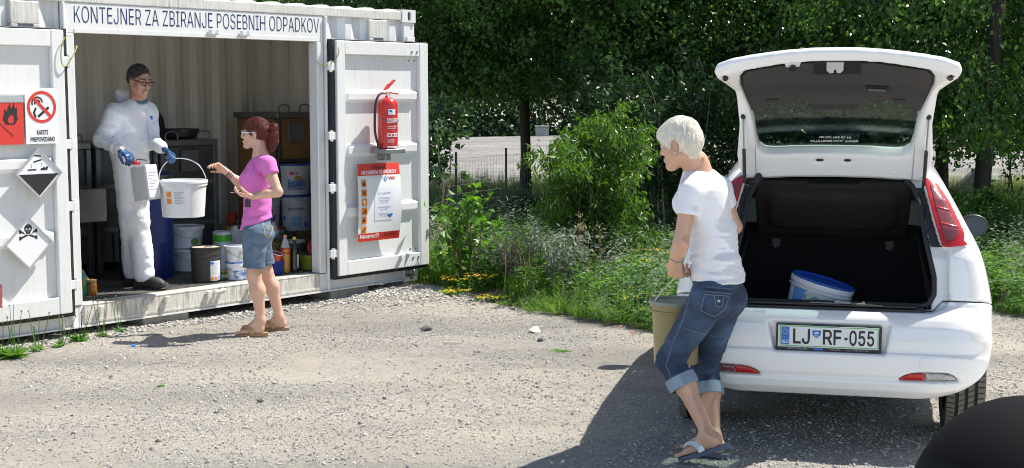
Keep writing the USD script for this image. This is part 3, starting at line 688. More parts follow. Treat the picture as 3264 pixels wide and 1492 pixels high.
WIN = [(.95, 1.02), (1.02, 1.33), (1.5, 1.40), (2.15, 1.38), (2.62, 1.12), (2.6, 1.0)]
pW = poly2d(WIN, yy2, zz2)[None]
body = np.maximum(body, -np.maximum(pW, .4 - np.abs(X)))
pS = poly2d(mir([(.60, 1.07), (.55, 1.2), (.45, 1.37)]), xx2, zz3)[:, None, :]
body = np.maximum(body, -np.maximum(pS, 2.35 - Y))
for va in (.69, 3.2):
    ar = np.sqrt((Y - va) ** 2 + (Z - .30) ** 2) - .345
    body = np.maximum(body, -np.maximum(ar, .53 - np.abs(X)))
PLREC = [(-.30, .672), (.292, .672), (.272, .53), (-.272, .53)]
pP = poly2d(PLREC, xx2, zz3)[:, None, :]
body = smax(body, -np.maximum(pP, Y - .034), .012)
FOG = [(.337, .404), (.364, .427), (.407, .441), (.462, .444), (.537, .446), (.572, .443), (.60, .429), (.622, .408)]
pF = poly2d(FOG, np.abs(xx2), zz3)[:, None, :]
body = np.maximum(body, -np.maximum(np.maximum(pF - .002, Y - .4), -(OUT + .02)))
seam = np.minimum(np.interp(np.abs(gx), [0, .50, .56, .8], [.733, .733, .80, .80])[:, None, None], np.interp(gy, [.05, .2, .45, .7], [.80, .775, .725, .69])[None, :, None])
bump = np.maximum(body, np.maximum(Z - (seam - .0025), Y - .62))
rest = np.maximum(body, -np.maximum(Z - (seam + .0025), Y - .624))
def gmesh(D):
    D = D.astype(np.float32).copy()
    for a in range(3):
        i = [slice(None)] * 3
        for e in (0, -1): i[a] = e; D[tuple(i)] = .2
    v, f = surface_nets(D, gx, gy, gz_)
    return trimesh.Trimesh(v, f, process=False)
def tidy(m, it=4):
    return relaxed(m, (it + 1) // 2)
bodyp = part(car, 'body', tidy(gmesh(rest)), CARW, 50)
bumperp = part(car, 'bumper', tidy(gmesh(bump)), CARW, 50)
# lamps
def crop(D, ix): return D
from scipy.interpolate import RegularGridInterpolator
def finemesh(fn, lo, hi, h):
    g = [np.arange(lo[i], hi[i] + h, h) for i in range(3)]; M3 = np.meshgrid(*g, indexing='ij')
    D = fn(*M3, OUTI(np.stack(M3, -1))).astype(np.float32)
    for a_ in range(3):
        i_ = [slice(None)] * 3
        for e_ in (0, -1): i_[a_] = e_; D[tuple(i_)] = .2
    v, f_ = surface_nets(D, *g); return trimesh.Trimesh(v, f_, process=False)
OUTI = RegularGridInterpolator((gx, gy, gz_), OUT, bounds_error=False, fill_value=.2)
lcutf = lambda Yf, Zf: Yf - np.interp(Zf, LW, LV)
from functools import lru_cache
def lens_f(Xf, Yf, Zf, O): return np.maximum(np.maximum(poly2d(LIGHTW, Xf[:, :1], Zf[:, :1]), lcutf(Yf, Zf)), np.maximum(O - .006, -(O + .028)))
def inner_f(Xf, Yf, Zf): return np.maximum(np.maximum(poly2d(inner, Xf[:, :1], Zf[:, :1]), lcutf(Yf, Zf) + .024), Yf - .52)
def win_f(Xf, Yf, Zf, O): return np.maximum(inner_f(Xf, Yf, Zf), np.maximum(O - .0085, -(O + .004)))
def div_f(z): return lambda Xf, Yf, Zf, O: np.maximum(np.maximum(inner_f(Xf, Yf, Zf), np.maximum(O - .0105, -(O + .002))), np.abs(Zf + .25 * (Xf - .55) - z) - .005)
inner = [(.480, 1.35), (.56, 1.37), (.72, 1.28), (.72, 1.10), (.588, 1.088), (.556, 1.085), (.543, 1.115), (.520, 1.19)]
lb = ((.42, .0, 1.03), (.74, .56, 1.43), .0035)
LM = [tidy(finemesh(f_, *lb), 6) for f_ in (lens_f, win_f, div_f(1.165), div_f(1.235))]
def lamp(i, sg):
    m = LM[i].copy()
    if sg < 0: m.vertices[:, 0] *= -1; m.invert()
    return m
for sg in (-1, 1):
    half = sg * -X + .2
    lp = part(car, 'tail_light', lamp(0, sg), LENS, 40)
    part(lp, 'lamp_window', lamp(1, sg), LENSD, 40)
    for k_ in (2, 3): part(lp, 'lamp_divider', lamp(k_, sg), LENS, 40)
    fl = np.maximum(np.maximum(np.maximum(pF, Y - .4), half), np.maximum(OUT - .002, -(OUT + .018)))
    fo = part(car, 'reflector', gmesh(np.maximum(fl, np.abs(X) - .463)), LENS, 40)
    part(car, 'fog_light' if sg < 0 else 'reversing_light', gmesh(np.maximum(fl, .464 - np.abs(X))), LENSD if sg < 0 else CLEAR, 40)
jam = np.maximum(np.maximum(np.maximum(pL, -(pO - .012)), np.maximum(1.045 - Z, Y - .5)), np.maximum(OUT + .030, -(OUT + .05)))
for sg in (-1, 1): part(car, 'lamp_jamb', gmesh(np.maximum(np.maximum(jam, Z - 1.33), sg * -X)), BLACKP, 40)
part(car, 'windscreen', gmesh(np.maximum(np.maximum(pS, 2.35 - Y), np.abs(OUT + .02) - .012)), DARKGLASS, 40)
for sg in (-1, 1):
    part(car, 'side_window', gmesh(np.maximum(np.maximum(pW, sg * -X + .4), np.abs(OUT + .02) - .012)), GLASS, 40)
# rubber seal round the boot opening
sp = np.array(OPEN + OPEN[:1]); seg = []
for a, b in zip(sp[:-1], sp[1:]):
    for t in np.linspace(0, 1, 6, endpoint=False): seg.append(a + (b - a) * t)
seg.append(sp[0]); seg = np.array(seg)
sv = gaussian_filter1d(np.array([vsurf(p[0], p[1], .040) for p in seg]), 2, mode='wrap')
part(car, 'boot_seal', tube(np.c_[seg[:, 0], sv - .002, seg[:, 1]], .0135, 8, False), RUBBER, True)
# boot: lining, floor, seat back, lifted shelf
part(car, 'boot_floor', box(-.486, .486, .14, .86, .585, .60), LINING)
part(car, 'boot_rear_lining', box(-.485, .485, .1372, .147, .601, .745), LINING)
lip = part(car, 'boot_sill', cat_(rbox(-.46, .46, .085, .17, .60, .752, .01), rbox(-.40, .42, .075, .11, .7525, .762, .003)), BLACKP)
part(lip, 'sill_strip', rbox(-.10, .17, .082, .098, .7625, .7665, .001), STEEL)
part(lip, 'striker', cat_(rbox(.02, .10, .10, .125, .7626, .772, .002)), CHROME)
for sg in (-1, 1):
    part(car, 'boot_side', hullpts([(sg * a, v, w) for a, v, w in ((.505, .17, .60), (.49, .17, .82), (.42, .36, 1.10), (.52, .17, .60), (.56, .88, .60), (.47, .88, 1.04), (.47, .62, 1.10), (.58, .5, .60), (.57, .6, .9))]), LINING)
seat = part(car, 'seat_back', hullpts([(s * a, v, w) for s in (-1, 1) for a, v, w in ((.57, .80, .6), (.57, .92, 1.0), (.50, .90, 1.08), (.57, 1.0, 1.0), (.57, .95, .6), (.5, 1.02, 1.08))]), LINING)
for u in (-.30, .315):
    lt_ = part(seat, 'seat_latch', rbox(u - .025, u + .025, .875, .893, .93, 1.005, .004), BLACKP)
    part(lt_, 'latch_loop', tube([(u - .012, .872, .965), (u, .868, .945), (u + .012, .872, .965)], .003, 6), STEEL)
def shelfm():
    f = Field((-.45, .36, .98), (.45, .96, 1.40), .011); a, b = np.array([.42, 1.352]), np.array([.86, 1.035]); e = (b - a) / np.linalg.norm(b - a); n = np.array([-e[1], e[0]])
    Xg, Yg, Zg = f.coords(); t = (Yg - a[0]) * e[0] + (Zg - a[1]) * e[1]; q = (Yg - a[0]) * n[0] + (Zg - a[1]) * n[1]
    L = np.linalg.norm(b - a)
    p = np.maximum(np.maximum(np.abs(Xg) - .405, np.abs(t - L / 2) - L / 2), np.abs(q) - .012)
    r = smax(smax(np.abs(Xg) - .33, np.abs(t - .27) - .17, .08), np.abs(q) - .035, .03)
    notch = np.maximum(np.maximum(np.abs(Xg) - .13, t - .022), np.abs(q) - .1)
    f.D = np.maximum(smin(p + 0 * q, r + 0 * p, .03), -notch).astype(np.float32); return f.mesh()
part(car, 'parcel_shelf', shelfm(), mat('shelf_felt', (0.034, 0.032, 0.03), 1.0, var=.3, vscale=90, spec=.05), True)
# number plate
pl = part(car, 'number_plate', rbox(-.262, .252, .010, .026, .532, .666, .003), BLACKP, label='framed number plate reading LJ RF-055')
ox = -.005
part(pl, 'plate_face', rbox(ox - .247, ox + .243, .006, .0098, .549, .658, .001), mat('plate_white', (.72, .73, .72), .35))
GREENP = mat('plate_green', (.10, .35, .08), .5)
fr = unary_union([rect(-.243, .553, .236, .656)]).difference(rect(-.239, .557, .232, .652))
part(pl, 'plate_border', moved(flat(fr, .0006), (0, .0054, 0)), GREENP)
part(pl, 'country_band', moved(flat(rect(-.236, .560, -.196, .649), .0006), (0, .0054, 0)), BLUEP)
stars = unary_union([Point(-.216 + .012 * math.cos(t), .626 + .012 * math.sin(t)).buffer(.0018) for t in np.linspace(0, 2 * PI, 12, endpoint=False)])
part(pl, 'band_stars', moved(flat(stars, .0004), (0, .0049, 0)), YELLOWP)
part(pl, 'band_letters', moved(letters('SLO', .032, .016, .0004, True), (-.232, .0049, .567)), WHITEFLAT)
for tx, x0, wd in (('LJ', -.178, .083), ('RF', -.032, .090), ('-', .072, .016), ('055', .096, .120)):
    part(pl, 'plate_letters', moved(letters(tx, wd, .072, .0006, True), (x0, .0053, .568)), BLACKFLAT)
sh = Polygon([(-.084, .636), (-.042, .636), (-.043, .612), (-.063, .596), (-.083, .612)])
part(pl, 'plate_crest', moved(flat(sh, .0006), (0, .0053, 0)), BLUEP)
part(pl, 'crest_mark', moved(flat(unary_union([Polygon([(-.076, .618), (-.07, .626), (-.056, .628), (-.053, .617), (-.06, .62), (-.068, .619)]), rect(-.074, .607, -.054, .610)]), .0004), (0, .0048, 0)), WHITEFLAT)
part(pl, 'frame_lettering', moved(letters('AVTOTRADE', .095, .0085, .0004, True), (-.205, .0095, .5365)), GREYP)
part(pl, 'frame_lettering', moved(letters('Vrhnika,', .052, .0085, .0004, False), (.005, .0095, .5365)), GREYP)
part(pl, 'frame_lettering', moved(letters('01/ 750-51-99', .105, .0085, .0004, False), (.085, .0095, .5365)), GREYP)
part(pl, 'frame_badge', moved(flat(rect(-.075, .5355, -.032, .5455), .0004), (0, .0095, 0)), BLUEP)
tc = lathe([(0, 0), (.027, 0), (.028, .002), (.027, .004), (0, .004)], 24); 
part(car, 'tow_cover', moved(tc, (.459, vsurf(.459, .498) + .001, .498), rx=PI / 2), CARW, True)
# wheels
def wheel_parts(u, v, sg, front=False):
    tr = .305; w = .1
    prof = [(.19, -w + .015), (.25, -w), (.285, -w + .004), (.298, -w + .02), (.302, -.052), (.293, -.050), (.293, -.042), (.303, -.040), (.303, -.006), (.294, -.004), (.294, .004), (.303, .006), (.303, .040), (.293, .042), (.293, .05), (.302, .052), (.298, w - .02), (.285, w - .004), (.25, w), (.19, w - .015)]
    ty = moved(lathe(prof, 64), (u, v, tr), ry=PI / 2)
    t = part(car, 'wheel', ty, TYRE, 35, label='dusty rear wheel' if not front else None)
    bl = []
    for k in range(62):
        a = 2 * PI * k / 62
        for x0, x1 in ((-.095, -.056), (.056, .095)):
            b = box(x0, x1, -.0115, .0115, .296, .3045); b.vertices[:, 2] -= np.where(np.abs(b.vertices[:, 0]) > .09, .008, 0); bl.append(moved(b, rx=a))
        for x0, x1 in ((-.037, -.009), (.009, .037)):
            b = box(x0, x1, -.0125, .0125, .299, .3052); b.vertices[:, 1] += b.vertices[:, 0] * .5; bl.append(moved(b, rx=a))
    part(t, 'tread', moved(cat_(*bl), (u, v, tr)), TREAD, kind='stuff')
    rim = lathe([(0, -.03), (.05, -.028), (.18, -.05), (.195, -.06), (.198, -.075), (.19, -.08), (.185, -.02), (0, 0)], 40)
    part(t, 'rim', moved(rim, (u, v, tr), ry=PI / 2 if sg < 0 else -PI / 2), STEEL, 30)
for u, v, sg in ((.698, .69, 1), (-.698, .69, -1), (.71, 3.2, 1), (-.71, 3.2, -1)): wheel_parts(u, v, sg, v > 2)
part(car, 'underbody', cat_(rbox(-.62, .62, .95, 3.6, .19, .30, .03), cyl((-.70, .69, .28), (.70, .69, .28), .05), rbox(-.35, .30, .36, .56, .27, .38, .04), cyl((-.36, .16, .272), (-.36, .6, .285), .022)), mat('underbody_dark', (.02, .02, .02), .8))
# door mirror
for sg in (-1, 1):
    f = Field((.76, 2.30, .84), (1.03, 2.62, 1.08), .009)
    f.ball((.91, 2.46, .952), (.092, .085, .074), .01); f.bone((.80, 2.5, .93), (.87, 2.48, .94), .028, .025, .03)
    Xg, Yg, Zg = f.coords(); f.D = np.maximum(f.D, 2.425 - Yg + .15 * (Xg - .9))
    m = f.mesh(relax=3); m.vertices[:, 0] *= sg
    if sg < 0: m.invert()
    hp = part(car, 'door_mirror', m, BLACKP, 40)
    el = np.array([(.91 + .080 * math.cos(t), .952 + .061 * math.sin(t)) for t in np.linspace(0, 2 * PI, 28, endpoint=False)])
    gm = moved(flat(Polygon(el), .006), (0, 2.4225, 0)); gm.vertices[:, 1] += .15 * (gm.vertices[:, 0] - .9) - .003; rm = moved(flat(Polygon(el).buffer(.008), .008), (0, 2.4275, 0)); rm.vertices[:, 1] += .15 * (rm.vertices[:, 0] - .9) - .002
    for m2 in (gm, rm): m2.vertices[:, 0] *= sg
    if sg < 0: gm.invert(); rm.invert()
    part(hp, 'mirror_rim', rm, BLACKP); part(hp, 'mirror_glass', gm, mat('mirror_glass', (.035, .055, .07), .12, .0, spec=.35))
# ---- raised tailgate, in its own frame: u, t from the hinge to the tip, n towards the inner side
GH = np.array([0, .47, 1.405]); GT = np.array([0, -.7071, .7071]); GN = np.array([0, -.7071, -.7071])
GOUT = mir([(.47, -.025), (.493, .15), (.476, .38), (.488, .60), (.495, .635), (.54, .69), (.572, .73), (.584, .768), (.57, .80), (.50, .826), (.40, .84), (.24, .856), (.1, .864)])
GOPEN = mir([(.30, .174), (.345, .182), (.378, .215), (.392, .30), (.40, .40), (.416, .50), (.445, .61), (.46, .685), (.457, .745), (.43, .782), (.19, .815), (.1, .817)])
def gcurve(u, t): return .13 * u ** 2 + .05 * np.maximum(.2 - t, 0) - .01
def gwarp(V):
    """the gate is bent at its waist: the window half stands steeper than the lower half"""
    V = np.array(V, float); t = V[:, 1]; w_ = 1 / (1 + np.exp(-(t - .58) / .025))
    tp = (t / 1.16) * (1 - w_) + ((t - .188) / .784) * w_; kn = (-.16 * tp) * (1 - w_) + (-.08 + .216 * (tp - .5)) * w_
    V[:, 1] = tp; V[:, 2] += kn; return V
def gpt(u, t, n): return GH + np.array([u, 0, 0]) + GT * gwarp([[u, t, n]])[0, 1] + GN * gwarp([[u, t, n]])[0, 2]
fg = Field((-.64, -.06, -.06), (.64, .90, .16), .0085)
Xg, Yg, Zg = fg.coords(); x2, y2 = np.meshgrid(fg.g[0], fg.g[1], indexing='ij')
go, gp = poly2d(GOUT, x2, y2)[..., None], poly2d(GOPEN, x2, y2)[..., None]
q = Zg - gcurve(Xg, Yg)
slab = smax(go, np.abs(q) - .026, .022)
inn = smax(np.maximum(go + .028, -(gp + .0)), np.abs(q - .02) - .024, .02)
D = smin(slab, inn, .012)
D = smax(D, -np.maximum(gp, np.abs(q) - .2), .012)
for hx, hy, rx_, ry_ in ((-.07, .122, .02, .011), (.07, .122, .02, .011), (-.53, .75, .015, .015), (.53, .75, .015, .015)):
    D = np.maximum(D, -np.maximum(np.sqrt(((Xg - hx) / rx_) ** 2 + ((Yg - hy) / ry_) ** 2) * min(rx_, ry_) - min(rx_, ry_), np.abs(q - .05) - .035))
fg.D = np.broadcast_to(D, fg.D.shape).astype(np.float32)
def gate(m):
    M4 = np.eye(4); M4[:3, 0], M4[:3, 1], M4[:3, 2], M4[:3, 3] = (1, 0, 0), GT, GN, GH
    m = m.copy(); m.vertices = gwarp(m.vertices); m.apply_transform(M4)
    if np.linalg.det(M4[:3, :3]) < 0: m.invert()
    return m
tg = part(car, 'tailgate', gate(tidy(fg.mesh(), 3)), CARW, 50)
def gsheet(poly, n0, thick, step=.03):
    """a thin sheet following the gate's curve"""
    P = np.array(poly); a = np.arange(P[:, 0].min(), P[:, 0].max() + step, step); 
    m = extrude(Polygon(poly), thick); m = m.subdivide_to_size(.05)
    m.vertices[:, 2] += n0 + gcurve(m.vertices[:, 0], m.vertices[:, 1]); return gate(m)
GLASSP = mir([(.30, .165), (.352, .173), (.387, .212), (.40, .30), (.408, .40), (.425, .50), (.30, .56), (.135, .57)])
part(tg, 'rear_window', gsheet(GLASSP, -.012, .006), glassmat('gate_glass', (.60, .70, .66)), True)
TR = mir([(.13, .515), (.134, .552), (.30, .535), (.412, .487), (.447, .61), (.463, .685), (.46, .747), (.432, .785), (.19, .818), (.1, .82)])
tp = part(tg, 'gate_trim', gsheet(TR, .012, .008), TRIM, 30)
part(tp, 'trim_step', gsheet(mir([(.435, .66), (.445, .69), (.448, .74), (.42, .772), (.18, .805)]), .0205, .012), TRIM, 30)
part(tp, 'pull_handle', gsheet([(.15, .615), (.25, .612), (.253, .645), (.148, .648)], .0205, .006), BLACKP)
part(tp, 'handle_lip', gsheet([(.158, .618), (.243, .616), (.244, .628), (.157, .63)], .027, .004), mat('trim_grey', (.12, .115, .11), .6))
for u in (-.31, .31): part(tp, 'trim_clip', gsheet([(u - .03, .548), (u + .03, .548), (u + .03, .562), (u - .03, .562)], .0205, .004), BLACKP)
part(tg, 'brake_light_box', gsheet(mir([(.115, .47), (.118, .56)]), -.004, .022), BLACKP)
lk = part(tg, 'latch', gsheet([(-.105, .735), (.115, .735), (.115, .822), (-.105, .822)], .033, .004), BLACKP)
lm = Polygon([(-.045, .818), (.035, .818), (.034, .765), (.02, .748), (.004, .75), (.0, .772), (-.008, .772), (-.012, .75), (-.03, .748), (-.044, .765)])
part(lk, 'latch_plate', gsheet(list(lm.exterior.coords)[:-1], .0375, .006), mat('zinc_plate', (.62, .62, .62), .4, .2))
part(tg, 'wiper_grommet', gate(cyl((-.205, .79, gcurve(.2, .79) + .02), (-.205, .79, gcurve(.2, .79) + .052), .017)), BLACKP)
part(tg, 'wiper_tab', gsheet([(-.235, .79), (-.175, .79), (-.165, .82), (-.245, .82)], .034, .004), CARW)
for u in (-.53, .53): part(tg, 'bump_stop', gate(cyl((u, .75, gcurve(.53, .75) - .01), (u, .75, gcurve(.53, .75) + .050), .013)), BLACKP)
for u in (-.07, .07): part(tg, 'access_plug', gsheet(list(affinity.scale(Point(u, .122).buffer(1), .022, .0125).exterior.coords)[:-1], .0335, .004), BLACKP)
FADED = mat('window_print', (.62, .64, .64), .5)
def gtext(s, u0, t0, wd, ht):
    m = letters(s, wd, ht, .0006, True); m.apply_transform(trimesh.transformations.rotation_matrix(-PI / 2, (1, 0, 0)))
    m.vertices[:, 1] *= -1; m.invert(); m.vertices += (u0, t0, 0); m.vertices[:, 2] += -.004 + gcurve(m.vertices[:, 0], m.vertices[:, 1]); return gate(m)
part(tg, 'window_lettering', gtext('tel: 01/ 750 51 99', -.075, .25, .16, .012), FADED)
part(tg, 'window_lettering', gtext('AVTOTRADE d.o.o., Vrhnika', -.12, .222, .24, .013), FADED)
for u in (-.30, .30): part(tg, 'gate_hinge', cat_(rbox(u - .03, u + .03, .43, .52, 1.405, 1.43, .006), rbox(u - .018, u + .018, .40, .47, 1.40, 1.424, .005)), CARW)
pin = np.array([(-.418, .25), (.418, .25)])
for sg in (-1, 1):
    top = gpt(sg * .455, .462, gcurve(.46, .46) + .035); low = np.array([sg * .452, .385, 1.318]); mid = top + (low - top) * .45
    st = part(car, 'gas_strut', tube([mid, low], .0095, 8), BLACKP); part(st, 'strut_rod', tube([top, mid + (top - mid) * .001], .0045, 8), STEEL)
    [part(st, 'strut_joint', trimesh.creation.icosphere(1, .0135).apply_translation(w_), BLACKP) for w_ in (top, low)]
    t2 = gpt(sg * .398, .26, gcurve(.4, .26) + .04)
    part(car, 'shelf_cord', tube([t2, np.array([sg * .395, .43, 1.345])], .0025, 5), GREYP)
part(car, 'cable_gaiter', tube(smoothpath([(-.40, .45, 1.43), (-.385, .42, 1.40), (-.39, .41, 1.36), (-.43, .42, 1.345), (-.445, .45, 1.35)], 16), .018 + .003 * np.sin(np.arange(16) * 2.4), 10), RUBBER, True)
# ---------------------------------------------------------------- people
from scipy.ndimage import gaussian_filter
KP = 3264 / 2576
def P_(x, y, Y): return at(x * KP, y * KP, Y)
def unit(v): v = np.asarray(v, float); return v / np.linalg.norm(v)
SKIN_F = mat('skin_light', (0.57, 0.335, 0.225), 0.5, var=.12, vscale=14, sss=.12)
SKIN_P = mat('skin_fair', (0.58, 0.35, 0.25), 0.5, var=.12, vscale=14, sss=.12)
SKIN_M = mat('skin_tanned', (0.50, 0.27, 0.18), 0.5, var=.15, vscale=14, sss=.1)
LIPS = mat('lips', (.42, .13, .11), .45)
EYEW = mat('eye_white', (.6, .58, .55), .3)
EYED = mat('eye_iris', (.03, .022, .015), .2)
def rows_(v): return v / np.maximum(np.linalg.norm(v, axis=1, keepdims=True), 1e-9)
class Head:
    def __init__(s, c, F, U=(0, 0, 1), k=1.0):
        s.F = unit(F); s.U = unit(np.asarray(U, float) - s.F * (np.asarray(U, float) @ s.F)); s.L = np.cross(s.U, s.F); s.c = np.asarray(c, float); s.k = k
    def p(s, f, l, u): return s.c + s.k * (s.F * f + s.L * l + s.U * u)
    def ax(s): return np.array([s.F, s.L, s.U])
def head(f, h, male=False):
    k, A, p = h.k, h.ax(), h.p
    f.ball(p(-.012, 0, .035), np.array([.094, .073, .088]) * k, .02, axes=A)
    f.ball(p(.035, 0, -.03), np.array([.056, .057, .080]) * k, .03, axes=A)
    w = .050 if male else .044
    for sg in (-1, 1):
        f.bone(p(.005, sg * w, -.062), p(.072, sg * .014, -.104), (.026 if male else .022) * k, .019 * k, .03)
        f.ball(p(.062, sg * .036, -.022), .026 * k, .03)
        f.bone(p(.088, sg * .012, .026), p(.078, sg * .045, .026), .011 * k, .010 * k, .015)
        f.ball(p(.099, sg * .031, .006), .0135 * k, .012, 'cut')
        f.ball(p(-.006, sg * .075, -.008), np.array([.017, .009, .030]) * k, .008, axes=A)
        f.ball(p(.0, sg * .083, -.008), np.array([.009, .006, .018]) * k, .006, 'cut', axes=A)
        f.ball(p(.099, sg * .012, -.034), .0085 * k, .008)
    f.bone(p(.088, 0, -.104), p(.078, 0, -.108), .017 * k, .015 * k, .02)
    f.bone(p(.094, 0, .016), p(.112, 0, -.026), .0085 * k, .0125 * k, .014)
    for u, rr_ in ((-.060, .0075), (-.0725, .0085)):
        f.bone(p(.0965, -.014, u), p(.0965, .014, u), rr_ * k, rr_ * k, .012)
def face_parts(t, h, o, lips=True):
    for sg in (-1, 1):
        e = part(t, 'eye', trimesh.creation.icosphere(2, .0115 * h.k).apply_translation(h.p(.086, sg * .031, .006) - o), EYEW, True)
        part(e, 'iris', trimesh.creation.icosphere(1, .0062 * h.k).apply_translation(h.p(.0935, sg * .031, .005) - o), EYED, True)
        part(t, 'eyebrow', tube([h.p(.100, sg * .012, .028) - o, h.p(.099, sg * .03, .034) - o, h.p(.086, sg * .048, .028) - o], [.004, .005, .003], 6), BROW)
    if lips:
        part(t, 'lip', tube([h.p(.099, -.020, -.064) - o, h.p(.1065, 0, -.0625) - o, h.p(.099, .020, -.064) - o], [.002, .0055, .002], 6), LIPS, True)
        part(t, 'lip', tube([h.p(.098, -.018, -.070) - o, h.p(.1055, 0, -.0725) - o, h.p(.098, .018, -.070) - o], [.002, .006, .002], 6), LIPS, True)
def strands(parent, mesh, o, crown_, flow, n, length, seed, m, lift=.004, width=.0016, wild=.25):
    """fine hairs lying on the hair: they start all over it and run away from the crown along `flow`"""
    from scipy.spatial import cKDTree
    rg = np.random.default_rng(seed); tri = mesh.vertices[mesh.faces]; ar = np.linalg.norm(np.cross(tri[:, 1] - tri[:, 0], tri[:, 2] - tri[:, 0]), axis=1)
    fi = rg.choice(len(ar), n, p=ar / ar.sum()); w = rg.dirichlet((1, 1, 1), n); P = (tri[fi] * w[:, :, None]).sum(1)
    vn = meshkit.arrays(mesh, True)[2]; tree_ = cKDTree(mesh.vertices); L = length * rg.uniform(.5, 1.2, n)[:, None]; jit = rg.normal(0, wild, (n, 3)); pts = []
    for k in range(5):
        N_ = vn[tree_.query(P)[1]]; pts.append(P + N_ * lift * (.2 + k * .25) * rg.uniform(.3, 1.3, (n, 1)))
        d = flow(P - crown_) + jit; d = d - N_ * (d * N_).sum(1)[:, None]; d /= np.maximum(np.linalg.norm(d, axis=1, keepdims=True), 1e-6); P = P + d * L / 4
        P = P + (mesh.vertices[tree_.query(P)[1]] - P) * .35
    pts = np.stack(pts, 1) - o; base = str(parent.GetPath()); c = UsdGeom.BasisCurves.Define(stage, base + '/' + numbered(base, 'hair_strands'))
    c.CreateTypeAttr('linear'); c.CreateCurveVertexCountsAttr(Vt.IntArray.FromNumpy(np.full(n, 5, np.int32))); c.CreatePointsAttr(Vt.Vec3fArray.FromNumpy(pts.reshape(-1, 3).astype(np.float32)))
    c.CreateWidthsAttr(Vt.FloatArray.FromNumpy(np.tile(np.array([1, 1, .9, .7, .3], np.float32) * width, n))); c.SetWidthsInterpolation('vertex'); UsdShade.MaterialBindingAPI.Apply(c.GetPrim()).Bind(m); said(c.GetPrim(), kind='stuff')
BROW = mat('eyebrow_hair', (.07, .045, .03), .8)
def hand(f, wrist, d, palm, curl, thumbside, k=1.0, rr_=.0085, spread=.0, wr=.026):
    """d: towards the fingers, palm: normal of the palm, curl: bend per joint in radians (or four of them), thumbside: +1 / -1 along d x palm"""
    d = unit(d); palm = unit(np.asarray(palm) - d * (np.asarray(palm) @ d)); s = np.cross(d, palm) * thumbside
    curl = np.broadcast_to(curl, (4,)); L = np.array([.072, .080, .074, .058]) * k
    rot = lambda v, a: v * math.cos(a) + palm * math.sin(a) if False else None
    f.bone(wrist - d * .03, wrist + d * .02, wr * k, .024 * k, .02, flat=palm, fs=.75)
    for i in range(4):
        off = s * (.031 - .0205 * i) * k
        kn = wrist + d * (.088 - .006 * abs(i - 1)) * k + off
        f.bone(wrist + d * .012 * k + off * .55, kn, .0145 * k, .0115 * k, .016)
        p0 = kn; a = 0.0
        for j, fr_ in enumerate((.45, .30, .25)):
            a += curl[i] * (.8 if j == 0 else 1.0)
            dd = d * math.cos(a) + palm * math.sin(a) + s * spread * (1.5 - i)
            p1 = p0 + unit(dd) * L[i] * fr_
            f.bone(p0, p1, (rr_ - .0004 * j) * k, (rr_ - .0004 * (j + 1)) * k, .004); p0 = p1
    b0 = wrist + d * .02 * k + s * .022 * k; b1 = b0 + (d * .6 + s * .65 + palm * .35) * .042 * k; m = float(np.mean(curl))
    b2 = b1 + unit(d * .85 + s * (.25 - .3 * m) + palm * (.3 + .5 * m)) * .032 * k; b3 = b2 + unit(d * .8 - s * .25 * m + palm * (.35 + .6 * m)) * .027 * k
    f.bone(b0, b1, .0155 * k, .0115 * k, .014); f.bone(b1, b2, .0105 * k, .0095 * k, .004); f.bone(b2, b3, .0095 * k, .008 * k, .004)
    return wrist + d * .07 * k + palm * .03 * k
def foot(f, ankle, heel, toe, k=1.0):
    """bare foot on its sole"""
    up = np.array([0, 0, 1.0]); d = unit(np.asarray(toe) - heel); s = np.cross(up, d); s = unit(s); n = np.cross(d, s)
    h0, t0 = np.asarray(heel, float), np.asarray(toe, float); L = np.linalg.norm(t0 - h0)
    f.bone(ankle, h0 + d * .035 + n * .035, .034 * k, .031 * k, .03)
    f.bone(h0 + d * .03 + n * .028, h0 + d * .03 + n * .028 + up * .001, .029 * k, .029 * k, .02)
    f.bone(ankle + d * .01, h0 + d * .6 * L + n * .028, .034 * k, .024 * k, .03)
    for q, w in ((-1, 1), (1, .8)):
        f.bone(h0 + d * .05 + n * .022, h0 + d * (.74 * L) + s * q * .024 * k + n * .017, .024 * k, .0185 * k, .025)
    for i in range(5):
        b = h0 + d * L * (.75 - .012 * i) + s * (.033 - .0165 * i) * k + n * .013; e = h0 + d * L * (.955 - (.0, .0, .025, .055, .09)[i]) + s * (.036 - .0185 * i) * k + n * .0095
        f.bone(b, e, .011 * k, (.0105 if i == 0 else .0075) * k, .006)
def wob(f, amp, sc, seed, octv=3):
    """displacement for cloth folds: sc per axis"""
    i = np.nonzero(np.abs(f.D) < .035); P = np.stack([f.g[a][i[a]] * sc[a] for a in range(3)], -1)
    o = np.zeros_like(f.D); o[i] = amp * (meshkit.fbm(P, octv, seed) - .5) * 2; return o
def wob_ridge(f, amp, sc, seed):
    i = np.nonzero(np.abs(f.D) < .035); P = np.stack([f.g[a][i[a]] * sc[a] for a in range(3)], -1)
    n = meshkit.fbm(P, 2, seed); o = np.zeros_like(f.D); o[i] = amp * (1 - np.abs(n - .5) * 6).clip(-1, 1); return o
def legs(f, parts):
    """parts: per leg (list of bones and balls, cut point, cut normal); each leg is trimmed on its own and then joined"""
    for shapes, c_, n in parts:
        g = Field.__new__(Field); g.h, g.g = f.h, f.g; g.D = np.full_like(f.D, .2)
        for s_ in shapes:
            if s_[0] == 'ball': g.ball(*s_[1:])
            else: g.bone(*s_[1:])
        if c_ is not None:
            Xg, Yg, Zg = g.coords(); g.D = np.maximum(g.D, (Xg - c_[0]) * n[0] + (Yg - c_[1]) * n[1] + (Zg - c_[2]) * n[2]).astype(np.float32)
        f.D = smin(f.D, g.D, .03).astype(np.float32)
def bounds_of(pts, m):
    P = np.array(list(pts)); return P.min(0) - m, P.max(0) + m
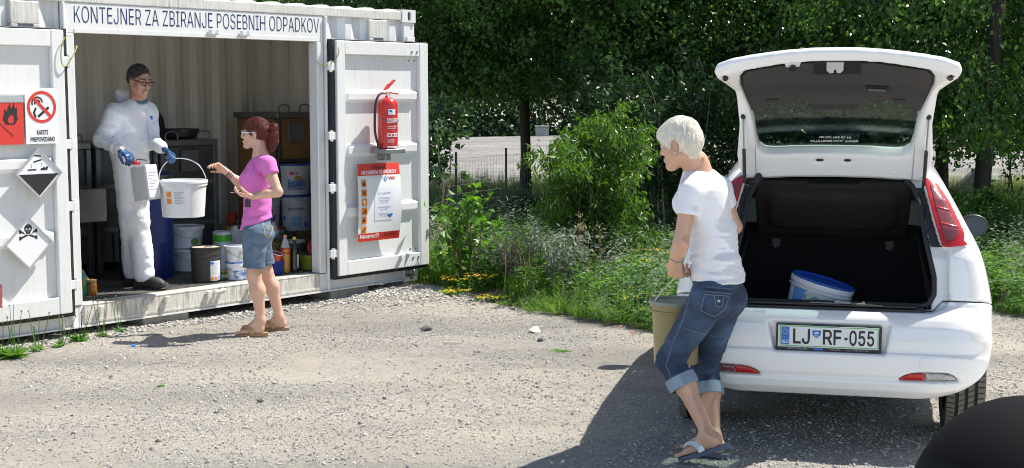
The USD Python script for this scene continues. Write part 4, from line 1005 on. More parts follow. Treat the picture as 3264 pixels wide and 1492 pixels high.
HS = .0055

# ============ woman with short fair hair, carrying the olive bucket to the car
fw = unit((-.78, .62, 0)); lw_ = np.array([-fw[1], fw[0], 0])          # facing; her left
B0 = np.array([.92, 6.5, -.058])
J = dict(neck=P_(1752, 412, 6.50), chest=P_(1772, 490, 6.50), waist=P_(1796, 600, 6.53), pelvis=P_(1806, 706, 6.53),
         ls=P_(1737, 482, 6.40), rs=P_(1811, 474, 6.64), le=P_(1713, 610, 6.37), re=P_(1848, 570, 6.72), lwr=P_(1698, 662, 6.44), rwr=P_(1762, 672, 6.80),
         lh=P_(1784, 742, 6.45), rh=P_(1822, 740, 6.61), lk=P_(1686, 905, 6.60), rk=P_(1773, 924, 6.84), la=P_(1783, 1098, 6.45), ra=P_(1797, 1100, 6.66))
hc = P_(1711, 360, 6.47)
ga = lambda p: np.array([p[0], p[1], gh(p[0], p[1])])
lheel = P_(1820, 1117, 6.42); ltoe = P_(1703, 1149, 6.52); rheel = P_(1822, 1148, 6.60); rtoe = rheel + fw * .235 + np.array([0, 0, .0])
rheel[2] = gh(rheel[0], rheel[1]) + .03; rtoe[2] = rheel[2] - .004
lo, hi = bounds_of(list(J.values()) + [hc, lheel, ltoe, rtoe], .19)
fb = Field(lo, hi, HS)
H1 = Head(hc, unit(np.array([-.84, .54, -.27])), k=.92)
head(fb, H1)
fb.bone(H1.p(-.03, 0, -.05), J['neck'], .048, .048, .03)
fb.bone(J['neck'], J['chest'], .05, .085, .05); fb.bone(J['chest'], J['waist'], .09, .078, .05, flat=fw, fs=.75); fb.bone(J['waist'], J['pelvis'], .078, .09, .05)
for a in 'lr':
    fb.bone(J['neck'] - (0, 0, .03), J[a + 's'], .045, .045, .03)
    fb.bone(J[a + 's'], J[a + 'e'], .043, .035, .03); fb.bone(J[a + 'e'], J[a + 'e'] * .6 + J[a + 'wr'] * .4, .035, .035, .02); fb.bone(J[a + 'e'] * .6 + J[a + 'wr'] * .4, J[a + 'wr'], .035, .023, .02)
    fb.bone(J[a + 'h'], J[a + 'k'], .075, .055, .03)
    mid = J[a + 'k'] * .68 + J[a + 'a'] * .32 - fw * .015
    fb.bone(J[a + 'k'], mid, .047, .048, .03); fb.bone(mid, J[a + 'a'], .048, .030, .04)
gripc = P_(1706, 700, 6.62)
hand(fb, J['lwr'], unit(P_(1700, 700, 6.50) - J['lwr']), unit(lw_ * -1 + fw * .2), .95, -1)
hand(fb, J['rwr'], unit(P_(1722, 702, 6.70) - J['rwr']), unit(lw_ + fw * .2), .95, 1)
foot(fb, J['la'], lheel + (0, 0, .002), ltoe); foot(fb, J['ra'], rheel, rtoe)
w1 = thing('person', 'person with short white-blond hair in white tee and rolled jeans, carrying an olive bucket', 'person', B0)
part(w1, 'body', moved(fb.mesh(relax=2), -B0), SKIN_F, True)
face_parts(w1, H1, B0)
# hair: cap, swept fringe, nape
fhair = Field(hc - .17, hc + .17, .0045); A = H1.ax(); p = H1.p
fhair.ball(p(-.014, 0, .040), (.094, .076, .089), .02, axes=A); fhair.ball(p(-.046, 0, .0), (.053, .068, .074), .03, axes=A)
fhair.ball(p(.048, .0, .064), (.046, .060, .038), .03, axes=A)
fhair.bone(p(.066, .035, .060), p(.058, .060, .022), .024, .009, .02); fhair.bone(p(.066, -.03, .060), p(.056, -.058, .022), .024, .010, .02)
fhair.bone(p(.040, .064, .03), p(.022, .070, -.022), .017, .005, .015)
fhair.bone(p(-.065, 0, -.01), p(-.060, 0, -.062), .050, .030, .03, flat=A[1], fs=1.1)
Xg, Yg, Zg = np.meshgrid(*fhair.g, indexing='ij'); rel = np.stack([Xg, Yg, Zg], -1) - hc; lf, ll, lu = rel @ H1.F, rel @ H1.L, rel @ H1.U
face = np.maximum(np.maximum(lu - .035 + .0 * lf, .052 - lf), -1); fhair.D = np.maximum(fhair.D, -np.maximum(lu - .022, .070 - lf)).astype(np.float32)
for sg in (-1, 1): fhair.ball(p(.0, sg * .082, -.014), (.024, .026, .032), .01, 'cut', axes=A)
ang = np.arctan2(lf - .02, np.abs(ll) * .6 + lu * .3 + .02)
fhair.D += (.0016 * np.sin(ang * 44 + 9 * meshkit.fbm(rel * 22, 2, 4)) + .0012 * np.sin(ang * 75 + 5 * meshkit.fbm(rel * 30, 2, 14)) + .006 * (meshkit.fbm(rel * 38, 3, 8) - .5)).astype(np.float32)
hm = fhair.mesh(); hp_ = part(w1, 'hair', moved(hm, -B0), mat('fair_hair', (.88, .82, .70), .55, var=.2, vscale=60, bump=.5, bscale=180, stretch=(1, 1, .35)), True)
strands(hp_, hm, B0, p(-.05, 0, .12), lambda q: rows_(q) * .5 + H1.F * .25 * np.sign(q @ H1.F)[:, None] - np.array([0, 0, .75]), 3400, .036, 3, mat('fair_strands', (.95, .91, .80), .4, var=.18, vscale=90), .003)
# white tee
ft = Field(*bounds_of([J[q] for q in ('neck', 'chest', 'waist', 'pelvis', 'ls', 'rs')], .24), HS)
ft.bone(J['neck'] + (0, 0, -.075), J['chest'], .074, .120, .05, flat=fw, fs=.82); ft.bone(J['chest'] + (0, 0, -.02), J['waist'], .134, .122, .06, flat=fw, fs=.78); ft.bone(J['waist'], J['pelvis'] + (0, 0, .0), .124, .152, .05, flat=fw, fs=.86)
for a in 'lr': ft.ball(J['chest'] + fw * .07 + (lw_ if a == 'l' else -lw_) * .06 + (0, 0, -.04), .062, .05)
Xg, Yg, Zg = ft.coords(); hemp = J['pelvis'] + (0, 0, -.012); hn = unit(np.array([0.03, .05, 1.0]))
ft.D = np.maximum(ft.D, -((Xg - hemp[0]) * hn[0] + (Yg - hemp[1]) * hn[1] + (Zg - hemp[2]) * hn[2])).astype(np.float32)
legs(ft, [([('bone', J['neck'] - (0, 0, .052), J[a + 's'], .050, .053, .03), ('bone', J[a + 's'], J[a + 'e'], .057, .054, .035)], J[a + 's'] * .54 + J[a + 'e'] * .46, unit(J[a + 'e'] - J[a + 's'])) for a in 'lr'])
ft.bone(J['neck'] + (0, 0, -.03) - fw * .01, J['neck'] + (0, 0, .10) - fw * .03, .058, .062, .012, 'cut'); ft.ball(J['neck'] + fw * .06 + (0, 0, .02), (.07, .07, .05), .015, 'cut')
low_ = np.clip((J['chest'][2] - .02 - Zg) / .25, .15, 1)
ft.D += wob_ridge(ft, .009, (4, 4, 19), 5) * low_ + wob_ridge(ft, .005, (9, 9, 16), 55) * low_ + wob(ft, .004, (9, 9, 9), 6)
part(w1, 'tee_shirt', moved(ft.mesh(relax=1), -B0), mat('white_cotton', (.80, .80, .83), .85, bump=.25, bscale=260, stretch=(1, 1, 3)), True)
# jeans with turned-up cuffs
DENIM = mat('dark_denim', (.020, .036, .072), .85, color2=(.065, .115, .20), vscale=5.5, bump=.25, bscale=320, cut=(.42, .72))
CUFF = mat('denim_inside', (.27, .34, .42), .85, bump=.25, bscale=300, var=.15, vscale=30)
fj = Field(*bounds_of([J[q] for q in ('pelvis', 'lh', 'rh', 'lk', 'rk')] + [J['lk'] * .5 + J['la'] * .5, J['rk'] * .5 + J['ra'] * .5], .20), HS)
fj.bone(J['pelvis'] + (0, 0, .05), J['pelvis'] - (0, 0, .05), .124, .136, .05, flat=fw, fs=.88)
lg = []
for a in 'lr':
    n = unit(J[a + 'a'] - J[a + 'k']); e = J[a + 'k'] * .62 + J[a + 'a'] * .38 - fw * .008
    lg.append(([('ball', J[a + 'h'] - fw * .028 + (0, 0, -.014), .086, .05), ('bone', J[a + 'h'] - (0, 0, .02), J[a + 'k'], .094, .068, .04), ('bone', J[a + 'k'], e, .068, .064, .03)], J[a + 'k'] + n * .135, n))
legs(fj, lg)
Xg, Yg, Zg = fj.coords(); kz = (J['lk'][2] + .0)
fj.D = fj.D + wob_ridge(fj, .0065, (5, 5, 20), 15) * np.clip(1 - np.abs(Zg - kz) / .20, .12, 1) + wob(fj, .004, (8, 8, 6), 16)
jm = part(w1, 'jeans', moved(fj.mesh(relax=1), -B0), DENIM, True)
def ring(c, n, r0, r1, h, t=.006, seg=26, flatv=None, fs=1.0):
    """a cuff: a short hollow band about the axis n"""
    n = unit(n); a = unit(np.cross(n, (0, .3, 1))); b = np.cross(n, a); an = np.linspace(0, 2 * PI, seg, endpoint=False)
    P = lambda r, q: c + n * q + r * (np.cos(an)[:, None] * a + np.sin(an)[:, None] * b)
    V = np.vstack([P(r0 - t, 0), P(r0, 0.002), P((r0 + r1) / 2 + .002, h / 2), P(r1, h - .002), P(r1 - t, h)]); F = []
    for i in range(4):
        for k in range(seg): F += [(i * seg + k, i * seg + (k + 1) % seg, (i + 1) * seg + (k + 1) % seg), (i * seg + k, (i + 1) * seg + (k + 1) % seg, (i + 1) * seg + k)]
    m = trimesh.Trimesh(V, F, process=False); 
    return m
for a in 'lr':
    n = unit(J[a + 'a'] - J[a + 'k']); c_ = J[a + 'k'] + n * .088 - fw * .004
    part(jm, 'cuff', moved(ring(c_, n, .0765, .0755, .062, .009), -B0), CUFF, 50)
# pocket stitching and flap on the seat of the jeans: laid on the cloth
def on_surface(mesh, pts, d, off=.003):
    """drops points along direction d onto the mesh"""
    from trimesh.ray.ray_triangle import RayMeshIntersector
    o = np.asarray(pts, float) - np.asarray(d) * .5
    loc, ri, ti = RayMeshIntersector(mesh).intersects_location(o, np.repeat([np.asarray(d, float)], len(o), 0), multiple_hits=False)
    out = np.full((len(o), 3), np.nan); out[ri] = loc; ok = ~np.isnan(out[:, 0])
    return out[ok] - np.asarray(d) * off
jmesh = fj.mesh(relax=1); view = unit(np.array([.13, 1.0, -.15]))
def stitched(px, name, r, m, Y=6.5, mesh=None):
    q = []
    for a, b in zip(px[:-1], px[1:]):
        for t in np.linspace(0, 1, 8, endpoint=False): q.append(P_(a[0] + (b[0] - a[0]) * t, a[1] + (b[1] - a[1]) * t, Y))
    q.append(P_(*px[-1], Y)); s_ = on_surface(mesh if mesh is not None else jmesh, q, view, .001)
    if len(s_) > 2: part(jm, name, moved(tube(s_, r, 5), -B0), m)
SEAM = mat('seam_thread', (.16, .19, .23), .8); SEAMD = mat('seam_dark', (.018, .03, .055), .8)
for line in ([(1775, 722), (1838, 728)], [(1772, 733), (1836, 739)], [(1772, 741), (1762, 781), (1797, 796), (1822, 778), (1832, 745), (1772, 741)], [(1795, 745), (1800, 770), (1815, 770), (1818, 748)]):
    stitched(line, 'stitching', .0022, SEAM)
for line in ([(1738, 735), (1720, 800), (1690, 870), (1675, 920), (1690, 955)], [(1722, 826), (1765, 838), (1802, 850)]): stitched(line, 'stitching', .002, SEAM)
stitched([(1770, 728), (1838, 734)], 'pocket_flap', .005, SEAMD)
s_ = on_surface(jmesh, [P_(1806, 757, 6.5)], view, .003)
if len(s_): part(jm, 'pocket_button', moved(trimesh.creation.icosphere(1, .008), s_[0] - B0), CHROME)
# flip-flops
def flipflop(t, name, heel, toe, m_sole, m_strap, label=None, thick=.022, wedge=0.0, strap=True, width=.095):
    d = np.asarray(toe) - heel; L = np.linalg.norm(d); d = d / L; s = unit(np.cross((0, 0, 1.0), d)); n = np.cross(d, s)
    pr = [(-.02, .6), (-.012, .8), (.03, .62), (.0, 0)]
    u_ = np.linspace(0, 1, 14); wdt = width * np.interp(u_, [0, .06, .2, .45, .75, .93, 1], [.42, .62, .70, .70, 1.0, .78, .35]) / 2
    Lt = L * 1.07; top, bot = [], []
    V = []
    for a, w in zip(u_, wdt):
        x = heel + d * (Lt * a - .025) - n * .002
        hgt = thick + wedge * (1 - a)
        V += [x - s * w, x + s * w, x + s * w - n * hgt, x - s * w - n * hgt]
    V = np.array(V); F = []
    for i in range(13):
        a = 4 * i
        for k in range(4): F += [(a + k, a + (k + 1) % 4, a + 4 + (k + 1) % 4), (a + k, a + 4 + (k + 1) % 4, a + 4 + k)]
    F += [(0, 2, 1), (0, 3, 2), (52, 53, 54), (52, 54, 55)]
    so = part(t, name, trimesh.Trimesh(V, F, process=False), m_sole, 40, label=label)
    if strap:
        pt = heel + d * L * .80 + n * .012
        for q in (-1, 1):
            pts = [pt, heel + d * L * .66 + s * q * .028 + n * .050, heel + d * L * .50 + s * q * .040 + n * .040, heel + d * L * .40 + s * q * .043 - n * .002]
            sp = smoothpath(pts, 12); V2, F2 = [], []
            tt = np.gradient(sp, axis=0)
            for i_, x in enumerate(sp):
                b = unit(np.cross(tt[i_], n + s * q * .8)); w = .006 + .010 * (i_ / 11)
                V2 += [x - b * w, x + b * w]
            V2 = np.array(V2)
            for i_ in range(11): F2 += [(2 * i_, 2 * i_ + 1, 2 * i_ + 3), (2 * i_, 2 * i_ + 3, 2 * i_ + 2)]
            m = trimesh.Trimesh(np.vstack([V2, V2 + n * .003]), F2 + [tuple(x + len(V2) for x in f_[::-1]) for f_ in F2], process=False)
            part(so, 'strap', m, m_strap, True)
SOLE = mat('foam_sole', (.10, .115, .15), .8); STRAPW = mat('white_strap', (.74, .74, .74), .5)
flipflop(w1, 'flip_flop', lheel - B0, ltoe - B0, SOLE, STRAPW); flipflop(w1, 'flip_flop', rheel - B0, rtoe - B0, SOLE, STRAPW)
part(w1, 'bracelet', moved(ring(J['lwr'] + unit(J['le'] - J['lwr']) * .03 - unit(J['le'] - J['lwr']) * .0, unit(J['le'] - J['lwr']), .0335, .034, .007, .004), -B0), STEEL, True)
nk = J['neck'] + (0, 0, .02) - fw * .012; an = np.linspace(.3, 2 * PI - .3, 26)
part(w1, 'necklace', moved(tube(np.array([nk + fw * .052 * -math.cos(t) + lw_ * .052 * math.sin(t) + np.array([0, 0, .02 * math.cos(t)]) for t in an]), .0022, 5), -B0), CHROME)
part(w1, 'earring', moved(trimesh.creation.icosphere(1, .005), H1.p(.0, .082, -.045) - B0), CHROME)
# the olive bucket she carries
def pail(t, r_top, r_bot, h, mb, rim=.012, lid=None, mlid=None, thick=.004, foot_=0.0, n=40, rimh=.03, name='pail_body'):
    prof = [(0, 0), (r_bot, 0), (r_bot + (r_top - r_bot) * (1 - rimh / h), h - rimh - .002), (r_top + rim, h - rimh), (r_top + rim, h - .004), (r_top + rim * .6, h)]
    if lid is None: prof += [(r_top - thick, h), (r_bot - thick, thick + .004), (0, thick + .004)]
    else: prof += [(r_top - .002, h), (r_top - .002, h - .008), (0, h - .008)]
    b = part(t, name, lathe(prof, n), mb, 35)
    if lid is not None: part(t, 'lid', lathe([(0, h - .004), (r_top - .012, h - .004), (r_top - .010, h + .006), (r_top + rim + .004, h + .007), (r_top + rim + .006, h - .012), (r_top + rim + .002, h - .012)], n), mlid, 35)
    return b
OLIVE = mat('olive_plastic', (.30, .235, .095), .4, var=.15, vscale=9)
oc = P_(1702, 757, 6.72); zb_ = P_(1702, 911, 6.72)[2]
ol = thing('olive_bucket', 'olive brown plastic bucket with grey-green lid carried by the fair-haired person', 'bucket', (oc[0], oc[1], zb_))
hh = oc[2] - zb_
pail(ol, .122, .108, hh, OLIVE, .010, True, mat('lid_grey_green', (.24, .25, .20), .45), rimh=.045)
part(ol, 'rim_band', lathe([(.1335, hh - .05), (.137, hh - .048), (.137, hh - .040), (.1335, hh - .038)], 40), OLIVE, 35)
gl = np.array([oc[0], oc[1], zb_])
hA = np.array([-.1335, -.02, hh - .03]); hB = np.array([.1335, .02, hh - .03]); top_ = (J['lwr'] + unit(P_(1700, 700, 6.50) - J['lwr']) * .085 - lw_ * .018) - gl; top2 = (J['rwr'] + unit(P_(1722, 702, 6.70) - J['rwr']) * .085 + lw_ * .018) - gl
part(ol, 'handle', tube(np.vstack([hA, hA + (top_ - hA) * .5 + (-.01, 0, 0), top_, top2, hB + (top2 - hB) * .5, hB]), .0028, 6), CHROME)
for hx in (hA, hB): part(ol, 'handle_ear', moved(trimesh.creation.icosphere(1, .010), hx), OLIVE)

# ============ woman in the pink top
B1 = np.array([-1.92, 10.40, -.12]); Y0 = 10.40
f2 = unit((-1, -.06, 0)); l2 = np.array([-f2[1], f2[0], 0])           # her left is towards the camera
G = dict(neck=P_(656, 396, Y0), chest=P_(650, 440, Y0), waist=P_(648, 512, Y0), pelvis=P_(646, 575, Y0), ls=P_(673, 413, Y0 - .14), rs=P_(655, 414, Y0 + .15),
         le=P_(699, 483, Y0 - .21), re=P_(618, 472, Y0 + .22), lwr=P_(632, 494, Y0 - .24), rwr=P_(566, 430, Y0 + .20),
         lh=P_(642, 588, Y0 - .08), rh=P_(650, 586, Y0 + .08), lk=P_(638, 692, Y0 - .10), rk=P_(668, 682, Y0 + .12), la=P_(656, 806, Y0 - .10), ra=P_(703, 797, Y0 + .13))
hc2 = P_(642, 338, Y0)
lheel2 = P_(666, 836, Y0 - .10); ltoe2 = lheel2 + unit((-1, -.12, 0)) * .225; rheel2 = P_(721, 824, Y0 + .14); rtoe2 = rheel2 + unit((-1, .10, 0)) * .225
for q in (lheel2, rheel2): q[2] = gh(q[0], q[1]) + .034
for q, w in ((ltoe2, lheel2), (rtoe2, rheel2)): q[2] = gh(q[0], q[1]) + .024
lo, hi = bounds_of(list(G.values()) + [hc2, lheel2, ltoe2, rtoe2, rheel2, P_(535, 412, Y0)], .17)
fb = Field(lo, hi, .006)
H2 = Head(hc2 + np.array([0, 0, .008]), (-1, -.04, -.03), k=.89); head(fb, H2)
fb.bone(H2.p(-.03, 0, -.05), G['neck'], .044, .050, .03); fb.bone(G['neck'], G['chest'], .055, .09, .05); fb.bone(G['chest'], G['waist'], .09, .08, .05); fb.bone(G['waist'], G['pelvis'], .085, .10, .05)
for a in 'lr':
    fb.bone(G['neck'] - (0, 0, .03), G[a + 's'], .040, .040, .03)
    fb.bone(G[a + 's'], G[a + 'e'], .046, .036, .03); m = G[a + 'e'] * .6 + G[a + 'wr'] * .4; fb.bone(G[a + 'e'], m, .036, .034, .02); fb.bone(m, G[a + 'wr'], .034, .022, .02)
    fb.bone(G[a + 'h'], G[a + 'k'], .075, .053, .03); m = G[a + 'k'] * .66 + G[a + 'a'] * .34 - f2 * .012
    fb.bone(G[a + 'k'], m, .051, .054, .03); fb.bone(m, G[a + 'a'], .054, .031, .04)
hand(fb, G['lwr'], unit(P_(600, 489, Y0 - .26) - G['lwr']), unit((0, .25, 1)), [.45, .55, .6, .65], -1, .95)
hand(fb, G['rwr'], unit(P_(540, 412, Y0 + .18) - G['rwr']), unit((.1, -.5, -.8)), [.5, .75, .85, .9], -1, .95)
foot(fb, G['la'], lheel2, ltoe2, .95); foot(fb, G['ra'], rheel2, rtoe2, .95)
w2 = thing('person', 'person with dark red ponytail in pink tee and denim shorts standing before the container', 'person', B1)
part(w2, 'body', moved(fb.mesh(relax=2), -B1), SKIN_P, True)
face_parts(w2, H2, B1)
fhair = Field(hc2 - .2, hc2 + np.array([.25, .2, .2]), .005); A = H2.ax(); p = H2.p
fhair.ball(p(-.012, 0, .036), (.093, .072, .087), .02, axes=A); fhair.ball(p(-.055, 0, .015), (.052, .064, .066), .03, axes=A)
Xg, Yg, Zg = np.meshgrid(*fhair.g, indexing='ij'); rel = np.stack([Xg, Yg, Zg], -1) - hc2; lf, ll, lu = rel @ H2.F, rel @ H2.L, rel @ H2.U
fhair.D = np.maximum(fhair.D, -np.maximum(lu - .055, .058 - lf + .55 * (lu - .02).clip(-.06, .05))).astype(np.float32)
for sg in (-1, 1): fhair.ball(p(.004, sg * .080, -.020), (.026, .024, .036), .01, 'cut', axes=A)
fhair.bone(p(-.105, 0, .06), p(-.150, 0, .035), .020, .034, .012); fhair.bone(p(-.150, 0, .035), p(-.150, 0, -.06), .034, .036, .012); fhair.bone(p(-.150, 0, -.06), p(-.125, .01, -.145), .034, .014, .012)
fhair.D += (.004 * np.sin(90 * lu + 40 * lf + 9 * meshkit.fbm(rel * 20, 2, 3)) * (lf < -.08) + .0055 * (meshkit.fbm(rel * np.array([55, 55, 40]), 3, 8) - .5)).astype(np.float32)
hm = fhair.mesh(); HR = (mat('dark_red_hair', (.045, .012, .014), .42, color2=(.16, .03, .022), vscale=16, bump=.5, bscale=120, cut=(.4, .6)))
hp_ = part(w2, 'hair', moved(hm, -B1), HR, True)
strands(hp_, hm, B1, p(.06, 0, .09), lambda q: -H2.F * np.where(q @ H2.F > -.20, 1.0, .1)[:, None] - np.array([0, 0, 1.]) * np.where(q @ H2.F > -.20, .15, 1.0)[:, None], 3600, .06, 5, mat('red_strands', (.10, .022, .02), .4, color2=(.22, .05, .03), vscale=60, cut=(.4, .6)), .006, .002)
part(w2, 'hair_clip', moved(tube([p(-.10, .03, .075), p(-.105, 0, .085), p(-.10, -.03, .075)], .006, 6), -B1), CHROME); part(w2, 'hair_clip', moved(tube([p(-.02, .05, .128), p(-.025, .0, .136)], .005, 6), -B1), BLACKP)
gl_ = [p(.104, .045, .010), p(.106, .030, .010)]
ph = []
for sg in (-1, 1):
    el = [p(.112 - .012 * abs(math.cos(t)) * (1 if sg * math.cos(t) > 0 else .2), sg * .033 + .026 * math.cos(t), .006 + .017 * math.sin(t)) for t in np.linspace(0, 2 * PI, 20)]
    ph.append(tube(el, .0032, 5)); ph.append(tube([p(.100, sg * .060, .010), p(.0, sg * .078, .012)], [.006, .003], 6))
sgp = part(w2, 'sunglasses', moved(cat_(*ph, tube([p(.112, -.01, .01), p(.112, .01, .01)], .003, 5)), -B1), mat('white_frame', (.75, .75, .75), .35))
for sg in (-1, 1): part(sgp, 'lens', moved(hullpts([p(.108 - .006 * abs(math.cos(t)) + q, sg * .033 + .024 * math.cos(t), .006 + .0155 * math.sin(t)) for t in np.linspace(0, 2 * PI, 14) for q in (0, .002)]), -B1), mat('sun_lens', (.10, .10, .11), .1, coat=.5))
# pink tee
ft = Field(*bounds_of([G[q] for q in ('neck', 'chest', 'waist', 'pelvis', 'ls', 'rs')], .22), .006)
ft.bone(G['neck'] + (0, 0, -.03), G['chest'], .075, .112, .05, flat=f2, fs=.85); ft.bone(G['chest'], G['waist'], .125, .110, .05, flat=f2, fs=.80); ft.bone(G['waist'], G['pelvis'], .112, .138, .05, flat=f2, fs=.90)
for a in 'lr': ft.ball(G['chest'] + f2 * .075 + (l2 if a == 'l' else -l2) * .055 + (0, 0, -.035), (.065, .06, .065), .045)
Xg, Yg, Zg = ft.coords(); hb, hf_ = P_(682, 548, Y0), P_(600, 582, Y0); hn = unit(np.array([-(hb[2] - hf_[2]), 0, hb[0] - hf_[0]]))
ft.D = np.maximum(ft.D, -((Xg - hb[0]) * hn[0] + (Zg - hb[2]) * hn[2]) + 0 * Yg).astype(np.float32)
legs(ft, [([('bone', G['neck'] - (0, 0, .03), G[a + 's'], .05, .055, .03), ('bone', G[a + 's'], G[a + 'e'], .062, .058, .03)], G[a + 's'] * .62 + G[a + 'e'] * .38, unit(G[a + 'e'] - G[a + 's'])) for a in 'lr'])
ft.ball(G['neck'] + f2 * .035 + (0, 0, .04), (.07, .07, .05), .012, 'cut')
ft.D = ft.D + wob_ridge(ft, .008, (5, 4, 13), 25) * np.clip((G['waist'][2] + .05 - Zg) / .15, .15, 1) + wob(ft, .004, (9, 9, 9), 26)
part(w2, 'tee_shirt', moved(ft.mesh(relax=1), -B1), mat('pink_cotton', (.66, .17, .50), .85, color2=(.46, .13, .44), vscale=14, cut=(.58, .68), bump=.2, bscale=250), True)
DEN2 = mat('mid_denim', (.065, .11, .17), .85, color2=(.17, .24, .31), vscale=5, bump=.25, bscale=300, cut=(.4, .72))
fj = Field(*bounds_of([G[q] for q in ('pelvis', 'lh', 'rh', 'lk', 'rk')], .19), .006)
fj.bone(G['pelvis'] + (0, 0, .05), G['pelvis'] - (0, 0, .04), .115, .128, .05, flat=f2, fs=.92)
lg = []
for a in 'lr':
    n = unit(G[a + 'k'] - G[a + 'h'])
    lg.append(([('ball', G[a + 'h'] - f2 * .045, .088, .05), ('bone', G[a + 'h'] - (0, 0, .01), G[a + 'k'] + (0, 0, -.02), .098, .077, .035)], G[a + 'k'] - n * .055, n))
legs(fj, lg)
fj.D = fj.D + wob_ridge(fj, .006, (5, 5, 14), 35) + wob(fj, .004, (8, 8, 6), 36)
jmesh2 = fj.mesh(relax=1); jm = part(w2, 'shorts', moved(jmesh2, -B1), DEN2, True)
for a in 'lr':
    n = unit(G[a + 'k'] - G[a + 'h']); c_ = G[a + 'k'] - n * .082
    part(jm, 'hem', moved(ring(c_, n, .083, .083, .028, .008), -B1), DEN2, 50)
view2 = unit(np.array([-.19, 1, -.1])); THREAD = mat('ochre_thread', (.45, .30, .12), .8)
for line in ([(662, 560), (665, 590), (676, 600), (684, 583), (686, 555)], [(664, 566), (676, 570), (670, 577), (684, 580)]):
    q = []
    for a, b in zip(line[:-1], line[1:]):
        for t in np.linspace(0, 1, 6, endpoint=False): q.append(P_(a[0] + (b[0] - a[0]) * t, a[1] + (b[1] - a[1]) * t, Y0))
    s_ = on_surface(jmesh2, q, view2, .001)
    if len(s_) > 3: part(jm, 'stitching', moved(tube(s_, .0028, 5), -B1), THREAD)
TANS = mat('tan_sole', (.34, .20, .11), .7); GOLD = mat('gold_strap', (.45, .30, .12), .5)
flipflop(w2, 'sandal', lheel2 - B1, ltoe2 - B1, TANS, GOLD, thick=.016, wedge=.012, width=.085); flipflop(w2, 'sandal', rheel2 - B1, rtoe2 - B1, TANS, GOLD, thick=.016, wedge=.012, width=.085)
for i, (q, m) in enumerate(((.028, BLACKP), (.045, mat('berry_beads', (.18, .02, .05), .4)), (.062, mat('teal_beads', (.02, .10, .10), .4)))):
    n = unit(G['re'] - G['rwr']); part(w2, 'bracelet', moved(ring(G['rwr'] + n * q, n, .030, .030, .010, .006), -B1), m, True)
kc = P_(601, 486, Y0 - .26) - B1
ky = thing('car_key', 'small black car key with fob held in the left hand of the person in pink', 'key', B1 + kc)
part(ky, 'key', rbox(-.035, .02, -.012, .010, .0, .014, .004), BLACKP); part(ky, 'key_blade', box(-.062, -.035, -.004, .003, .004, .008), CHROME); part(ky, 'key_fob', moved(rbox(-.022, .022, -.004, .004, -.03, .03, .003), (.065, -.005, -.075)), BLACKP); part(ky, 'key_ring', tube([(.02, 0, .0), (.045, -.004, -.02), (.065, -.005, -.045)], .0025, 5), BLACKP)

# ============ man in white overalls inside the container
mb = Kfloor(372 * KP, 722 * KP, ZSILL); YM = float(K(mb[0] - .10, mb[1] + .02, 0)[1])
B2 = K(mb[0] - .1, mb[1], ZSILL)
f3 = unit((.80, -.60, 0)); l3 = np.array([-f3[1], f3[0], 0])
Mn = dict(neck=P_(348, 256, YM), chest=P_(330, 300, YM), waist=P_(325, 370, YM), pelvis=P_(330, 415, YM), rs=P_(289, 285, YM - .14), ls=P_(374, 284, YM + .10), re=P_(254, 350, YM - .20), le=P_(382, 355, YM - .02),
          rwr=P_(304, 378, YM - .33), lwr=P_(412, 375, YM - .22), rh=P_(316, 420, YM - .06), lh=P_(346, 420, YM + .05), rk=P_(327, 560, YM - .02), lk=P_(348, 555, YM - .04), ra=P_(336, 690, YM + .13), la=P_(362, 695, YM - .05))
hc3 = P_(351, 203, YM - .06)
lo, hi = bounds_of(list(Mn.values()) + [hc3, P_(445, 400, YM - .25), P_(335, 405, YM - .4)], .17)
fb = Field(lo, hi, .006)
H3 = Head(hc3, (.74, -.62, -.24), k=1.04); head(fb, H3, True)
fb.bone(H3.p(-.03, 0, -.05), Mn['neck'], .058, .062, .03); fb.bone(Mn['neck'], Mn['chest'] - f3 * .03, .06, .09, .05); fb.bone(Mn['chest'] - f3 * .03, Mn['waist'], .09, .09, .05); fb.bone(Mn['waist'], Mn['pelvis'], .09, .09, .05)
for a in 'lr':
    fb.bone(Mn['neck'] - (0, 0, .03), Mn[a + 's'], .05, .045, .03); fb.bone(Mn[a + 's'], Mn[a + 'e'], .045, .036, .03); fb.bone(Mn[a + 'e'], Mn[a + 'wr'], .036, .028, .03)
    fb.bone(Mn[a + 'h'], Mn[a + 'k'], .07, .05, .03); fb.bone(Mn[a + 'k'], Mn[a + 'a'], .05, .035, .03)
rd, ld = unit(P_(340, 402, YM - .40) - Mn['rwr']), unit(P_(440, 392, YM - .28) - Mn['lwr'])
hand(fb, Mn['rwr'], rd, unit((-.3, .3, -1)), .75, -1); hand(fb, Mn['lwr'], ld, unit((-.4, -.2, -1)), .9, 1)
man = thing('person', 'person in hooded white overalls, glasses and blue gloves standing in the container doorway', 'person', B2)
part(man, 'body', moved(fb.mesh(relax=2), -B2), SKIN_M, True)
face_parts(man, H3, B2, False)
fhair = Field(hc3 - .17, hc3 + .17, .0055); A = H3.ax(); p = H3.p
fhair.ball(p(-.02, 0, .042), np.array([.102, .081, .092]), .02, axes=A); fhair.ball(p(-.055, 0, .01), (.058, .074, .075), .03, axes=A)
Xg, Yg, Zg = np.meshgrid(*fhair.g, indexing='ij'); rel = np.stack([Xg, Yg, Zg], -1) - hc3; lf, ll, lu = rel @ H3.F, rel @ H3.L, rel @ H3.U
fhair.D = np.maximum(fhair.D, -np.maximum(lu - .066 - .25 * np.abs(ll), .040 - lf + .8 * (lu - .02).clip(-.05, .04))).astype(np.float32)
for sg in (-1, 1): fhair.ball(p(.002, sg * .084, -.026), (.030, .026, .042), .01, 'cut', axes=A)
